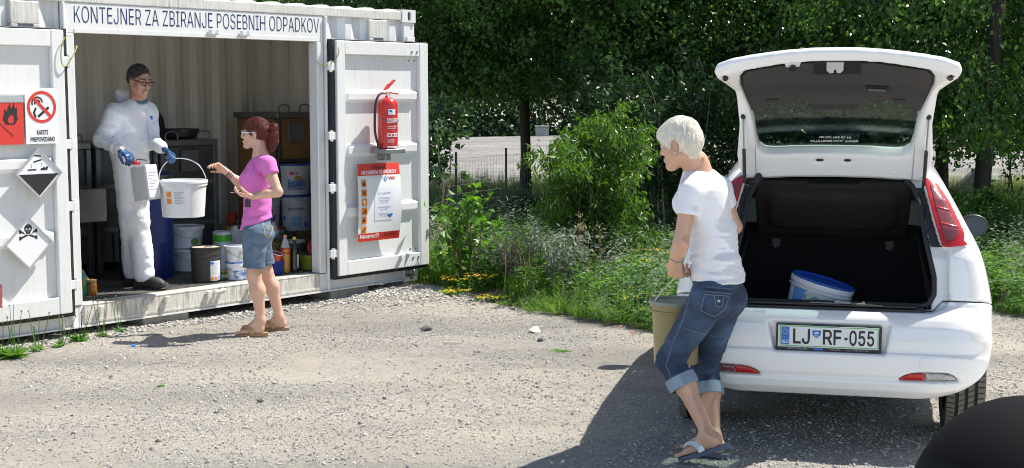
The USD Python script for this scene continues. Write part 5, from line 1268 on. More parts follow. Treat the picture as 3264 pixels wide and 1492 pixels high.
fhair.D += (.007 * (meshkit.fbm(rel * 60, 3, 8) - .5)).astype(np.float32)
hm = fhair.mesh(); HR = (mat('greying_dark_hair', (.018, .015, .013), .6, color2=(.10, .095, .09), vscale=40, bump=.5, bscale=150, cut=(.5, .8)))
hp_ = part(man, 'hair', moved(hm, -B2), HR, True)
strands(hp_, hm, B2, p(-.02, 0, .13), lambda q: rows_(q) + H3.F * .5, 2600, .016, 6, mat('grey_strands', (.05, .045, .04), .5, color2=(.20, .19, .18), vscale=50, cut=(.45, .7)), .0025, .002, .4)
ph = []
for sg in (-1, 1):
    el = [p(.112 - .010 * (1 - math.sin(t)) * .3, sg * .033 + .025 * math.cos(t), .0 + .017 * math.sin(t)) for t in np.linspace(0, 2 * PI, 18)]
    ph += [tube(el, .0027, 5), tube([p(.112, sg * .057, .012), p(.0, sg * .082, .012)], .0035, 5), tube([p(.113, sg * .010, .015), p(.112, sg * .057, .015)], .004, 5)]
part(man, 'glasses', moved(cat_(*ph, tube([p(.114, -.011, .008), p(.114, .011, .008)], .003, 5)), -B2), BLACKP)
# overalls
fo = Field(*bounds_of([Mn[q] for q in ('neck', 'chest', 'waist', 'pelvis', 'ls', 'rs', 'le', 're', 'lk', 'rk', 'la', 'ra', 'lwr', 'rwr')], .22), .0068)
fo.bone(Mn['neck'] - (0, 0, .05), Mn['chest'], .095, .152, .05, flat=f3, fs=.85); fo.bone(Mn['chest'], Mn['waist'], .158, .165, .05, flat=f3, fs=.82); fo.bone(Mn['waist'], Mn['pelvis'] + (0, 0, -.02), .163, .145, .05, flat=f3, fs=.85)
for a in 'lr':
    fo.bone(Mn['neck'] - (0, 0, .05), Mn[a + 's'], .064, .070, .05); fo.bone(Mn[a + 's'], Mn[a + 'e'], .078, .070, .045); fo.bone(Mn[a + 'e'], Mn[a + 'e'] * .25 + Mn[a + 'wr'] * .75, .070, .054, .03); fo.bone(Mn[a + 'e'] * .25 + Mn[a + 'wr'] * .75, Mn[a + 'e'] * .08 + Mn[a + 'wr'] * .92, .058, .036, .02)
    fo.bone(Mn[a + 'h'], Mn[a + 'k'], .104, .088, .05); fo.bone(Mn[a + 'k'], Mn[a + 'a'] + (0, 0, .03), .092, .092, .04)
fo.bone(Mn['neck'] - f3 * .07 + (0, 0, .05) + l3 * .03, Mn['neck'] - f3 * .17 + (0, 0, .075) - l3 * .06, .030, .034, .03); fo.bone(Mn['neck'] - f3 * .17 + (0, 0, .075) - l3 * .06, Mn['neck'] - f3 * .20 + (0, 0, .02) - l3 * .04, .036, .036, .03); fo.bone(Mn['neck'] - f3 * .18 - l3 * .03 + (0, 0, .01), Mn['neck'] - f3 * .08 - (0, 0, .06), .045, .06, .05)
fo.bone(Mn['neck'] - f3 * .03 + l3 * .07 - (0, 0, .02), Mn['neck'] + f3 * .07 - (0, 0, .09), .03, .025, .02); fo.bone(Mn['neck'] - f3 * .03 - l3 * .075 - (0, 0, .02), Mn['neck'] + f3 * .07 - (0, 0, .09), .03, .025, .02)
fo.bone(Mn['neck'] + (0, 0, .09) + f3 * .01, Mn['neck'] + f3 * .03 - (0, 0, .055), .078, .040, .01, 'cut')
Xg, Yg, Zg = fo.coords(); fo.D = np.maximum(fo.D, (Mn['la'][2] - .045) - Zg + .0 * Xg)
fo.D = fo.D + wob_ridge(fo, .006, (7, 7, 2.4), 45) + wob_ridge(fo, .004, (4, 4, 9), 47) + wob(fo, .003, (5, 5, 3), 46)
om = fo.mesh(relax=1)
ov = part(man, 'overalls', moved(om, -B2), mat('white_overall', (.78, .79, .82), .75, var=.08, vscale=12, bump=.55, bscale=26), True)
zp = []
for t in np.linspace(0, 1, 24): zp.append(P_(365 + 12 * t, 268 + 105 * t, YM - .3))
s_ = on_surface(om, zp, unit((-.25, 1, -.1)), .001)
if len(s_) > 3: part(ov, 'zip', moved(tube(s_, .004, 5), -B2), mat('zip_grey', (.55, .56, .6), .5))
s_ = on_surface(om, [P_(379, 289, YM - .3)], unit((-.25, 1, -.1)), .002)
if len(s_): part(ov, 'badge', moved(rbox(-.012, .012, -.003, .003, -.016, .016, .002), s_[0] - B2), BLUEP)
part(ov, 'undershirt', moved(ring(Mn['neck'] + (0, 0, -.015), (0, 0, 1), .078, .070, .05, .006), -B2), mat('teal_collar', (.05, .16, .22), .8), True)
# gloves: the hands again, a little thicker, with knitted cuffs
GLOVE = mat('blue_glove', (.02, .07, .19), .32, coat=.4, var=.3, vscale=30)
for wr_, d_, pn, cu, ts in ((Mn['rwr'], rd, unit((-.3, .3, -1)), .75, -1), (Mn['lwr'], ld, unit((-.4, -.2, -1)), .9, 1)):
    fgv = Field(wr_ - .16, wr_ + .16, .005); hand(fgv, wr_, d_, pn, cu, ts, 1.12, .0108, wr=.034)
    Xg, Yg, Zg = fgv.coords(); dd = (Xg - wr_[0]) * d_[0] + (Yg - wr_[1]) * d_[1] + (Zg - wr_[2]) * d_[2]
    fgv.D = np.maximum(fgv.D, -dd - .005); gv = part(man, 'glove', moved(fgv.mesh(relax=1), -B2), GLOVE, True)
    part(gv, 'glove_cuff', moved(ring(wr_ + d_ * .012, -d_, .036, .046, .055, .006), -B2), mat('glove_knit', (.68, .68, .66), .9, bump=.5, bscale=150), True)
# shoes
SHOE = mat('work_shoe', (.028, .026, .025), .6, var=.3, vscale=20)
def shoe(t, ankle, d, zf):
    d = unit(d); s = np.cross((0, 0, 1.0), d); c = np.array([ankle[0], ankle[1], zf])
    f = Field(c - .26, c + .26, .007)
    f.bone(c - d * .05 + (0, 0, .045), c - d * .03 + (0, 0, .11), .042, .046, .03); f.bone(c - d * .05 + (0, 0, .042), c + d * .12 + (0, 0, .045), .043, .046, .03); f.bone(c + d * .02 + (0, 0, .075), c + d * .14 + (0, 0, .05), .042, .042, .03); f.bone(c + d * .12 + (0, 0, .042), c + d * .175 + (0, 0, .040), .047, .036, .03)
    Xg, Yg, Zg = f.coords(); f.D = np.maximum(f.D, zf + .006 - Zg)
    b = part(t, 'shoe', moved(f.mesh(relax=1), -B2), SHOE, True)
    fs = Field(c - .26, c + .26, .007); fs.bone(c - d * .06, c + d * .165, .046, .048, .01); Xg, Yg, Zg = fs.coords(); fs.D = np.maximum(np.maximum(fs.D, zf + .001 - Zg), Zg - zf - .020)
    part(b, 'shoe_sole', moved(fs.mesh(), -B2), RUBBER, True)
    for q in range(4): part(b, 'lace', moved(tube([c + d * (.035 + .024 * q) + s * -.024 + (0, 0, .112 - .009 * q), c + d * (.037 + .024 * q) + (0, 0, .122 - .009 * q), c + d * (.035 + .024 * q) + s * .024 + (0, 0, .112 - .009 * q)], .0035, 5), -B2), mat('lace_brown', (.12, .07, .035), .8))
shoe(man, Mn['la'], (.93, -.36, 0), ZSILL + .003); shoe(man, Mn['ra'], (.75, -.3, 0), ZSILL + .003)
# the tin and the white bucket he holds
TIN = mat('tinplate', (.60, .60, .61), .40, .15, var=.12, vscale=18)
tc_ = P_(360, 418, YM - .40); tcan = thing('metal_can', 'rectangular silver tin with a red screw cap held by the person in overalls', 'can', tc_, math.radians(-38))
tb = rbox(-.10, .10, -.060, .060, -.275, 0, .008)
tb = moved(tb, ry=math.radians(-10)); part(tcan, 'can_body', tb, TIN)
part(tcan, 'can_label', moved(box(.04, .042, 0, .001, 0, .001), (0, 0, 0)) if False else moved(rbox(.1005, .102, -.052, .052, -.26, -.02, .0005), ry=math.radians(-10)), WHITEFLAT)
for i_ in range(7): part(tcan, 'label_line', moved(box(.1022, .1026, -.045 + .012 * (i_ % 2), .035 - .02 * (i_ % 3), -.07 - .022 * i_, -.062 - .022 * i_), ry=math.radians(-10)), GREYP)
part(tcan, 'cap', moved(lathe([(0, .0), (.030, .0), (.030, .022), (.024, .028), (0, .028)], 20), (-.045, -.03, .012)), RED, 35)
part(tcan, 'can_handle', tube(smoothpath([(.075, 0, -.012), (.055, 0, .038), (-.03, 0, .052), (-.085, 0, .045), (-.095, 0, .018)], 16), .006, 8), STEEL)
bc = P_(462, 544, YM - .30); wb = thing('white_bucket', 'white plastic bucket with two orange hazard squares hanging from the left glove', 'bucket', bc)
bh = P_(462, 455, YM - .30)[2] - bc[2]
BW = mat('white_bucket_plastic', (.72, .73, .74), .42, var=.12, vscale=8)
BW2 = mat('dull_white_plastic', (.60, .62, .63), .5, var=.25, vscale=7)
pail(wb, .188, .166, bh, BW, .006, True, BW, rimh=.035)
def wrap(poly, r_at, zc, a0, off=.001, thick=.0008):
    """a print wrapped on a round pail: polygon in (arc length, z), a0 = angle it is centred on"""
    m = extrude(poly, thick); m = m.subdivide_to_size(.02); V = m.vertices
    z = V[:, 1] + zc; r = np.array([r_at(q) for q in z]) + off + V[:, 2]; a = a0 + V[:, 0] / np.array([r_at(q) for q in z])
    m.vertices = np.c_[r * np.cos(a), r * np.sin(a), z]; return m
def wraptext(s, wd, ht, r_at, zc, a0, bold=True, off=.002):
    g = glyphs(s, ht, .0006, 700 if bold else 400); b = g.bounds; g.apply_translation((-(b[0][0] + b[1][0]) / 2, 0, 0)); g.vertices[:, 0] *= wd / (b[1][0] - b[0][0])
    V = g.vertices; z = V[:, 1] + zc; rr2 = np.array([r_at(q) for q in z]); r = rr2 + off + V[:, 2]; a = a0 + V[:, 0] / rr2; g.vertices = np.c_[r * np.cos(a), r * np.sin(a), z]; return g
ra_ = lambda z: .166 + (.022) * z / bh
A0 = -PI / 2 - .18
for q in (0, 1): part(wb, 'hazard_square', wrap(rect(-.022, -.022, .022, .022), ra_, bh * (.66 - .19 * q), A0 - .25), ORANGE)
for q in range(8): part(wb, 'label_line', wrap(rect(-.03, -.002, .05 - .012 * (q % 3), .002), ra_, bh * (.72 - .045 * q), A0 + .18), GREYP)
hl = np.array([-.192, -.0, bh - .02]); hr = np.array([.192, .0, bh - .02])
gp_ = Mn['lwr'] + ld * .10 + np.array([-.02, -.0, -.045]) - bc
part(wb, 'handle', tube(smoothpath([hl, hl + (.012, -.01, .09), gp_, gp_ + (.10, 0, .012), hr + (-.05, -.01, .14), hr + (-.006, 0, .05), hr], 40), .0042, 6), CHROME)
# ---------------------------------------------------------------- signs on the left door
SY = DY - .036
def Kq(x, y, d=SY): q = Kpx(x * KP, y * KP, d); return np.array([q[0], q[2]])
ALU = mat('aluminium_frame', (.52, .53, .54), .4, .6)
def sign(name, label, cat, cx, cz, d=SY):
    return thing(name, label, cat, K(cx, d, cz), KYAW)
def pbox(t, name, poly, y0, th, m, label=None):
    """polygon in local xz, front at -y0-th"""
    g = flat(poly, th); g.apply_translation((0, -y0 - th / 2, 0)); return part(t, name, g, m, label=label)
# red flammable placard, cut by the picture's edge
a, b = Kq(57, 258), Kq(57, 363); w_ = (a[1] - b[1]); cx, cz = a[0] - w_ / 2, (a[1] + b[1]) / 2
t = sign('hazard_sign', 'red flammable-liquid placard with black flame, left of the no-smoking sign', 'sign', cx, cz); h_ = w_ / 2
pbox(t, 'sign_plate', rect(-h_, -h_, h_, h_), 0, .004, REDFLAT); pbox(t, 'holder_strip', rect(-h_, h_ + .002, h_ + .004, h_ + .05), 0, .006, ALU)
fl = Polygon([(-.04, -.07), (-.065, -.03), (-.05, .02), (-.052, .05), (-.03, .025), (-.02, .06), (.0, .095), (.002, .05), (.02, .07), (.03, .11), (.035, .05), (.055, .06), (.05, .0), (.06, -.03), (.03, -.07)])
pbox(t, 'flame_symbol', affinity.translate(affinity.scale(fl, .95, .95, origin=(0, 0)), h_ - .10, .06), .0045, .001, BLACKFLAT)
pbox(t, 'flame_core', affinity.translate(affinity.scale(fl, .4, .4, origin=(0, 0)), h_ - .10, .03), .006, .001, REDFLAT)
pbox(t, 'diagonal_line', LineString([(-h_ + .02, h_ - .06), (h_ - .085, -h_ + .06)]).buffer(.002), .0045, .001, BLACKFLAT)
# no smoking
a, b, c_ = Kq(60, 221), Kq(143, 226), Kq(62, 363); w_, h_ = b[0] - a[0], a[1] - c_[1]; cx, cz = (a[0] + b[0]) / 2, (a[1] + c_[1]) / 2
t = sign('no_smoking_sign', 'white no-smoking sign with red ring and black words below', 'sign', cx, cz, SY - .003)
pbox(t, 'sign_plate', rect(-w_ / 2, -h_ / 2, w_ / 2, h_ / 2), 0, .004, WHITEFLAT)
rr_ = w_ * .44; cy_ = h_ * .16
ringp = Point(0, cy_).buffer(rr_, 48).difference(Point(0, cy_).buffer(rr_ * .82, 48)); bar = affinity.rotate(rect(-rr_ * .85, cy_ - rr_ * .1, rr_ * .85, cy_ + rr_ * .1), -45, origin=(0, cy_))
cig = affinity.rotate(unary_union([rect(-rr_ * .5, cy_ - rr_ * .08, rr_ * .45, cy_ + rr_ * .08)]), 38, origin=(0, cy_)); cig = affinity.translate(cig, .015, -.035)
pbox(t, 'cigarette', cig, .0045, .0006, BLACKFLAT)
arcs = unary_union([LineString([(-rr_ * .3 + r_ * math.cos(q), cy_ + rr_ * .25 + r_ * math.sin(q)) for q in np.linspace(.2, 3.4, 14)]).buffer(.006) for r_ in (rr_ * .18, rr_ * .36)] + [LineString([(-rr_ * .42, cy_ - rr_ * .1), (-rr_ * .55, cy_ - rr_ * .35), (-rr_ * .45, cy_ - rr_ * .6)]).buffer(.008)])
pbox(t, 'smoke', arcs.intersection(Point(0, cy_).buffer(rr_ * .8)), .0045, .0006, BLACKFLAT)
pbox(t, 'prohibition_ring', unary_union([ringp, bar.intersection(Point(0, cy_).buffer(rr_ * .9))]), .0052, .0008, REDFLAT)
for tx, wd, zz in (('KADITI', w_ * .34, -h_ * .33), ('PREPOVEDANO', w_ * .74, -h_ * .455)):
    part(t, 'lettering', moved(letters(tx, wd, h_ * .075, .0008, True), (-wd / 2, -.0050, zz)), BLACKFLAT)
# corrosive and toxic diamonds
for (tp, rt, bt, lf_), lab, kind in ((((97, 368), (152, 437), (95, 505), (38, 435)), 'diamond corrosive placard with black lower half, on the left container door', 0), (((72, 540), (127, 612), (68, 683), (12, 612)), 'diamond poison placard with skull and crossbones on white, on the left door', 1)):
    q = [Kq(*p_) for p_ in (tp, rt, bt, lf_)]; c0 = sum(q) / 4; R_ = ((q[1][0] - q[3][0]) + (q[0][1] - q[2][1])) / 4; sx = (q[1][0] - q[3][0]) / 2 / R_
    t = sign('hazard_sign', lab, 'sign', c0[0], c0[1], SY - .004)
    dia = Polygon([(0, R_), (R_, 0), (0, -R_), (-R_, 0)]); inn_ = affinity.scale(dia, .93, .93)
    pbox(t, 'sign_frame', dia.difference(affinity.scale(dia, .91, .91)), 0, .014, ALU); pbox(t, 'sign_plate', inn_, .002, .004, WHITEFLAT)
    if kind == 0:
        pbox(t, 'black_half', affinity.scale(dia, .86, .86).intersection(rect(-1, -1, 1, -.004)), .0065, .0008, BLACKFLAT)
        hd_ = unary_union([affinity.rotate(rect(-.05, .185, .03, .2), -8), affinity.rotate(rect(-.06, .13, .04, .145), 14), rect(-.13, .035, -.03, .05), Polygon([(.02, .035), (.10, .035), (.12, .07), (.09, .075), (.085, .055), (.06, .075), (.05, .055), (.03, .06)]), rect(-.09, .065, -.082, .075), rect(-.085, .09, -.077, .10), rect(.035, .085, .043, .095), rect(.03, .105, .038, .115)])
        hd_ = affinity.scale(hd_, R_ / .24 * .85, R_ / .24 * .85, origin=(0, 0))
        pbox(t, 'corrosion_symbol', hd_, .0065, .0008, BLACKFLAT)
    else:
        sk = unary_union([Point(0, .0).buffer(.038), rect(-.02, -.05, .02, -.02)]).difference(unary_union([Point(-.015, -.006).buffer(.009), Point(.015, -.006).buffer(.009), Point(0, -.024).buffer(.005), rect(-.0015, -.05, .0015, -.036)]))
        bones = unary_union([LineString([(-s_ * .075, -.085), (s_ * .075, -.025)]).buffer(.008) for s_ in (1, -1)] + [Point(s_ * .078, zz).buffer(.012) for s_ in (1, -1) for zz in (-.02, -.032, -.079, -.091)])
        sk = affinity.translate(affinity.scale(unary_union([sk, bones.difference(Point(0, -.01).buffer(.05))]), R_ / .24, R_ / .24, origin=(0, 0)), 0, R_ * .56)
        pbox(t, 'skull_symbol', sk, .0065, .0008, BLACKFLAT)
a = Kq(2, 745)
t = sign('red_sign', 'red strip of a sign at the far left edge of the left container door', 'sign', a[0] - .05, a[1]); pbox(t, 'sign_plate', rect(-.06, -.085, .058, .085), 0, .006, mat('faded_red', (.35, .09, .09), .6)); pbox(t, 'sign_rim', rect(-.063, .0855, .061, .10), 0, .010, ALU)
# ---------------------------------------------------------------- poster on the right door
PY = DY - .040
q = [Kq(x, y, PY) for x, y in ((896, 412), (1001, 408), (1003, 602), (900, 606))]; pw, phh = ((q[1] - q[0])[0] + (q[2] - q[3])[0]) / 2, ((q[0] - q[3])[1] + (q[1] - q[2])[1]) / 2
pc = sum(q) / 4; po = thing('poster', 'curling white poster with red title and footer bands on the right door', 'poster', K(pc[0], PY, pc[1]), KYAW)
PAPER = mat('paper', (.76, .77, .78), .55)
def pap(name, poly, lift, m, parent=po, raw=None):
    g = raw if raw is not None else flat(poly, .0006)
    if raw is None:
        g = g.subdivide_to_size(.06)
    V = g.vertices; V[:, 1] += -lift - (.030 * np.cos(V[:, 2] / phh * PI) * (.55 + .9 * np.clip(V[:, 0] / pw + .5, 0, 1)) + .004)
    g.vertices = V; return part(parent, name, g, m, True if raw is None else False)
pap('sheet', rect(-pw / 2, -phh / 2, pw / 2, phh / 2), 0, PAPER)
top_h = phh * .155
pap('title_band', rect(-pw / 2 + .001, phh / 2 - top_h, pw / 2 - .001, phh / 2 - .001), .0016, REDFLAT); pap('footer_band', rect(-pw / 2 + .001, -phh / 2 + .001, pw / 2 - .001, -phh / 2 + phh * .105), .0016, REDFLAT)
def ptx(s, x, z, wd, ht, m, bold=True, name='lettering'):
    pap(name, None, .0036, m, raw=moved(letters(s, wd, ht, .0006, bold), (x, 0, z)))
ptx('ZBIRANJE', -pw * .18, phh / 2 - .055, pw * .36, .030, mat('maroon_print', (.12, .02, .02), .5)); ptx('NEVARNIH ODPADKOV', -pw * .41, phh / 2 - .098, pw * .82, .032, WHITEFLAT); ptx('iz gospodinjstev', -pw * .29, phh / 2 - .135, pw * .58, .028, WHITEFLAT)
ptx('Nevarno?!', -pw * .46, -phh / 2 + .03, pw * .44, .036, WHITEFLAT); ptx('NA VARNO!', pw * .12, -phh / 2 + .034, pw * .33, .036, mat('maroon_print', (.12, .02, .02), .5)); ptx('->', pw * .02, -phh / 2 + .036, pw * .07, .02, mat('maroon_print', (.12, .02, .02), .5))
GREY2 = mat('pale_grey_print', (.45, .46, .5), .6)
ptx('KEMIS', pw * .22, phh * .285, pw * .15, .024, REDFLAT)
pap('logo_ring', Point(pw * .14, phh * .295).buffer(.020).difference(Point(pw * .145, phh * .295).buffer(.013)), .0036, BLUEP)
icons = [phh * (.245 - .118 * i) for i in range(6)]
for i, zz in enumerate(icons):
    pap('hazard_square', rect(-pw * .43, zz - .032, -pw * .43 + .062, zz + .032), .0026, ORANGE)
    cxx = -pw * .43 + .031
    sym = [Polygon([(-.012, -.02), (.012, -.02), (.014, .0), (.002, .022), (-.013, .004)]), unary_union([LineString([(-.016, -.018), (.016, .018)]).buffer(.004), LineString([(-.016, .018), (.016, -.018)]).buffer(.004)]), unary_union([Point(0, .006).buffer(.013), rect(-.008, -.02, .008, -.004)]), unary_union([rect(-.02, -.016, .02, -.008), Point(.008, .006).buffer(.009)]), Point(0, -.002).buffer(.014), unary_union([rect(-.02, -.02, .0, -.012), Polygon([(0, -.012), (.018, .01), (.008, .018), (-.006, -.004)])])][i]
    pap('hazard_mark', affinity.translate(sym, cxx, zz), .0044, BLACKFLAT if i != 2 else WHITEFLAT)
    ptx(('vnetljivo', 'zdravju', 'strupeno', 'jedko', 'eksplozivno', 'okolju')[i], -pw * .43, zz + .036, .06, .009, GREY2, False)
pap('notice', rect(-pw * .13, -phh * .24, pw * .30, phh * .17), .0022, mat('paper_blue_white', (.70, .73, .80), .55))
for i, (tx, wd, ht) in enumerate((('21. 22. april 2009', .30, .016), ('', 0, 0), ('Vrhnika', .26, .012), ('sreda', .24, .010), ('8.00 - 12.00', .16, .012), ('', 0, 0), ('ponedeljek', .28, .012), ('8.00 - 12.00', .16, .012), ('', 0, 0), ('sobota', .26, .012), ('9.00 - 14.00', .16, .012))):
    if tx: ptx(tx, pw * .085 - pw * wd / 2, phh * .10 - i * phh * .029, pw * wd, ht, GREY2, True)
pap('blue_spot', unary_union([Point(pw * .22, -phh * .19).buffer(.016), Point(pw * .26, -phh * .175).buffer(.013), Point(pw * .19, -phh * .18).buffer(.010)]), .0036, BLUEP)
# ---------------------------------------------------------------- fire extinguisher on its shelf
EY = DY - .034
b0, t0 = Kq(974, 373, EY - .09), Kq(974, 247, EY - .09); bw = (Kq(1000, 310, EY - .09) - Kq(949, 310, EY - .09))[0] / 2
bw *= .70 / .66
ex = thing('fire_extinguisher', 'red fire extinguisher with black hose standing on a small shelf of the right door', 'fire extinguisher', K(b0[0], EY - .10, b0[1]), KYAW)
Hh = t0[1] - b0[1]; rE = .093
part(ex, 'cylinder', lathe([(0, 0), (rE - .006, 0), (rE, .008), (rE, Hh - .065), (rE * .93, Hh - .035), (rE * .72, Hh - .008), (.03, Hh + .006), (.022, Hh + .02), (0, Hh + .02)], 36), RED, 40)
v_ = part(ex, 'valve', cat_(cyl((0, 0, Hh + .005), (0, 0, Hh + .06), .020), cyl((0, 0, Hh + .045), (-.075, 0, Hh + .050), .013)), CHROME, 30)
part(v_, 'carry_handle', hullpts([(x, y, z) for x, z in ((-.03, Hh + .05), (.12, Hh + .048), (.14, Hh + .032), (-.03, Hh + .062)) for y in (-.013, .013)]), RED)
part(v_, 'lever', cat_(hullpts([(x, y, z) for x, z in ((-.05, Hh + .068), (.01, Hh + .13), (.0, Hh + .085), (.03, Hh + .11)) for y in (-.012, .012)]), hullpts([(x, y, z) for x, z in ((.0, Hh + .115), (.03, Hh + .108), (.10, Hh + .165), (.085, Hh + .17)) for y in (-.012, .012)])), RED)
part(ex, 'hose', tube(smoothpath([(-.07, 0, Hh + .05), (-.14, -.01, Hh + .0), (-.175, -.015, Hh - .16), (-.17, -.015, Hh - .33), (-.13, -.01, .03), (-.115, -.005, .005)], 30), .0115, 10), RUBBER, True)
part(ex, 'hose_nozzle', cyl((-.135, -.01, .05), (-.108, -.005, -.015), .017, .013, 12), BLACKP)
rE_ = lambda z: rE
FA = -PI / 2 - .33
part(ex, 'service_label', wrap(rect(-.034, -.026, .034, .026), rE_, Hh - .125, FA), PAPER); part(ex, 'label_line', wrap(rect(-.026, .0, .0, .016), rE_, Hh - .125, FA, .002), BLUEP)
for zz, hh_ in ((Hh - .205, .020), (Hh - .335, .018), (Hh - .445, .008)): part(ex, 'label_band', wrap(rect(-.055, -hh_, .055, hh_), rE_, zz, FA + .1), WHITEFLAT)
part(ex, 'lettering', wraptext('PASTOR', .095, .026, rE_, Hh - .217, FA + .1), REDFLAT)
for k_ in (-.035, .0, .035): part(ex, 'pictogram', wrap(rect(k_ - .010, -.010, k_ + .010, .010), rE_, Hh - .335, FA + .1, .002), REDFLAT)
for k_ in range(4): part(ex, 'label_line', wrap(rect(-.05, -.0025, .04 - .01 * k_, .0025), rE_, Hh - .255 - .018 * k_ - (.09 if k_ > 1 else 0), FA + .1, .001), WHITEFLAT)
part(ex, 'chain', tube([np.array([(rE + .004) * math.cos(a_), (rE + .004) * math.sin(a_), Hh - .19 - .025 * math.sin((a_ + PI) * 1.0)]) for a_ in np.linspace(-PI - .3, .3, 30)], .0045, 5), STEEL)
sh_ = thing('extinguisher_shelf', 'small grey steel shelf bracket under the fire extinguisher', 'shelf', K(b0[0], EY, b0[1]), KYAW)
part(sh_, 'shelf_tray', cat_(rbox(-.125, .12, -.21, .0, -.045, -.003, .004)), STEEL); part(sh_, 'bracket', rbox(-.05, .02, -.12, .0, -.11, -.046, .006), STEEL)
# ---------------------------------------------------------------- what stands in the container
GF = ZSILL + .003
def on_floor(px, py): return Kfloor(px * KP, py * KP, GF)
def on_floor_d(px, py, dy):
    p = on_floor(px, py); d = p[1] + dy
    return np.array([Kpx(px * KP, (py - 40) * KP, d)[0], d, GF])
def kthing(name, label, cat, p, group=None, rz=0.0): return thing(name, label, cat, K(*p), KYAW + rz, group)
FRONTA = -PI / 2 - .70          # the side of a round pail that faces the yard
def stdpail(name, label, p, r, h, m=BW2, lid=BW2, taper=.88, bail=True, group=None, rz=0.0):
    t = kthing(name, label, 'bucket', p, group, rz); pail(t, r, r * taper, h, m, .007, True, lid, rimh=.03)
    if bail: part(t, 'handle', tube(smoothpath([(-r - .008, 0, h - .03), (-r * .8, -r * .75, h - .07), (0, -r - .02, h - .10), (r * .8, -r * .75, h - .07), (r + .008, 0, h - .03)], 16), .0025, 5), STEEL)
    return t
# dark steel pail in front
p0 = on_floor(519, 707); t = kthing('steel_pail', 'dark steel pail with pale lid and product label at the front of the container floor', 'pail', p0)
part(t, 'pail_body', lathe([(0, 0), (.118, 0), (.122, .006), (.125, .19), (.129, .20), (.125, .21), (.126, .235), (.131, .245), (.127, .255), (.129, .288), (.134, .292), (.134, .30), (.128, .302), (.126, .29), (0, .29)], 40), mat('pail_dark', (.045, .042, .038), .5, .3, var=.4, vscale=14), 30)
part(t, 'lid', lathe([(0, .2905), (.120, .2905), (.118, .296), (0, .297)], 36), mat('pale_lid', (.50, .45, .36), .6, var=.3, vscale=12), 30)
part(t, 'lid_handle', tube(smoothpath([(-.03, -.02, .298), (-.02, -.045, .304), (.02, -.05, .304), (.035, -.025, .298)], 10), .004, 6), DARKSTEEL)
r0 = lambda z: .1255
part(t, 'product_label', wrap(rect(-.05, -.085, .065, .085), r0, .10, FRONTA + .75), mat('label_white', (.62, .63, .68), .5))
for k_ in (-.032, .004): part(t, 'hazard_square', wrap(rect(k_ - .013, -.013, k_ + .013, .013), r0, .035, FRONTA + .75, .002), ORANGE)
part(t, 'label_patch', wrap(rect(.025, -.018, .06, .02), r0, .035, FRONTA + .75, .002), mat('lilac_print', (.35, .38, .65), .5))
for k_ in range(7): part(t, 'label_line', wrap(rect(-.035, -.002, .05 - .015 * (k_ % 3), .002), r0, .165 - .015 * k_, FRONTA + .75, .002), GREY2)
part(t, 'label_head', wrap(rect(-.05, -.008, -.02, .012), r0, .165, FRONTA + .75, .0028), BLUEP)
# two dull white buckets stacked behind it
p1 = on_floor(473, 678); t = stdpail('paint_bucket', 'dull white bucket under another, left of the dark steel pail', p1, .155, .195)
part(t, 'product_label', wrap(rect(-.04, -.055, .04, .05), lambda z: .148, .085, FRONTA + .55), mat('label_blue', (.16, .34, .55), .5))
t = stdpail('paint_bucket', 'dull white wide bucket stacked on top, left of the dark steel pail', p1 + (.015, .05, .206), .165, .19)
part(t, 'green_mark', wrap(Point(0, 0).buffer(.035), lambda z: .158, .06, FRONTA + .65), mat('leaf_green', (.10, .22, .04), .5))
# green-lidded tin and the white pair beside it
p2 = on_floor(553, 684); t = kthing('paint_tin', 'white tin with bright green band just behind the dark steel pail', 'tin', on_floor_d(560, 684, .10)); rt2 = .085
part(t, 'tin_body', lathe([(0, 0), (rt2, 0), (rt2 + .003, .004), (rt2, .01), (rt2, .35), (rt2 + .004, .355), (rt2 - .004, .36), (rt2 - .01, .352), (0, .352)], 32), BW2, 30); part(t, 'green_band', wrap(rect(-.2, -.03, .2, .03), lambda z: rt2, .30, FRONTA), mat('vivid_green', (.06, .40, .03), .45)); part(t, 'white_lid', lathe([(0, .353), (rt2 - .012, .353), (rt2 - .014, .358), (0, .358)], 28), BW)
p3 = on_floor(597, 702); t = stdpail('paint_bucket', 'small white bucket with floral blue label, beside the calf of the person in pink', p3, .092, .138, BW, BW)
part(t, 'product_label', wrap(rect(-.045, -.055, .085, .045), lambda z: .086, .062, FRONTA + .25), mat('floral_label', (.55, .60, .68), .5, color2=(.06, .20, .50), vscale=26, cut=(.48, .56)))
part(t, 'flower_print', wrap(unary_union([Point(.012 * math.cos(q), .012 * math.sin(q)).buffer(.008) for q in np.linspace(0, 2 * PI, 7)[:-1]]), lambda z: .086, .055, FRONTA + .1, .002), BW); part(t, 'lettering', wraptext('jupol', .05, .022, lambda z: .086, .05, FRONTA + .75, True, .003), BLUEP)
t = stdpail('paint_bucket', 'small bright white bucket stacked on the floral-labelled one', p3 + (0, .01, .148), .095, .142, BW, BW)
part(t, 'blue_rim', lathe([(.086, -.002), (.094, -.002), (.094, .006), (.086, .006)], 30), BLUEP); part(t, 'product_label', wrap(rect(-.03, -.04, .03, .04), lambda z: .09, .06, FRONTA + .55), GREY2)
JARG = mat('green_jar', (.10, .16, .04), .3)
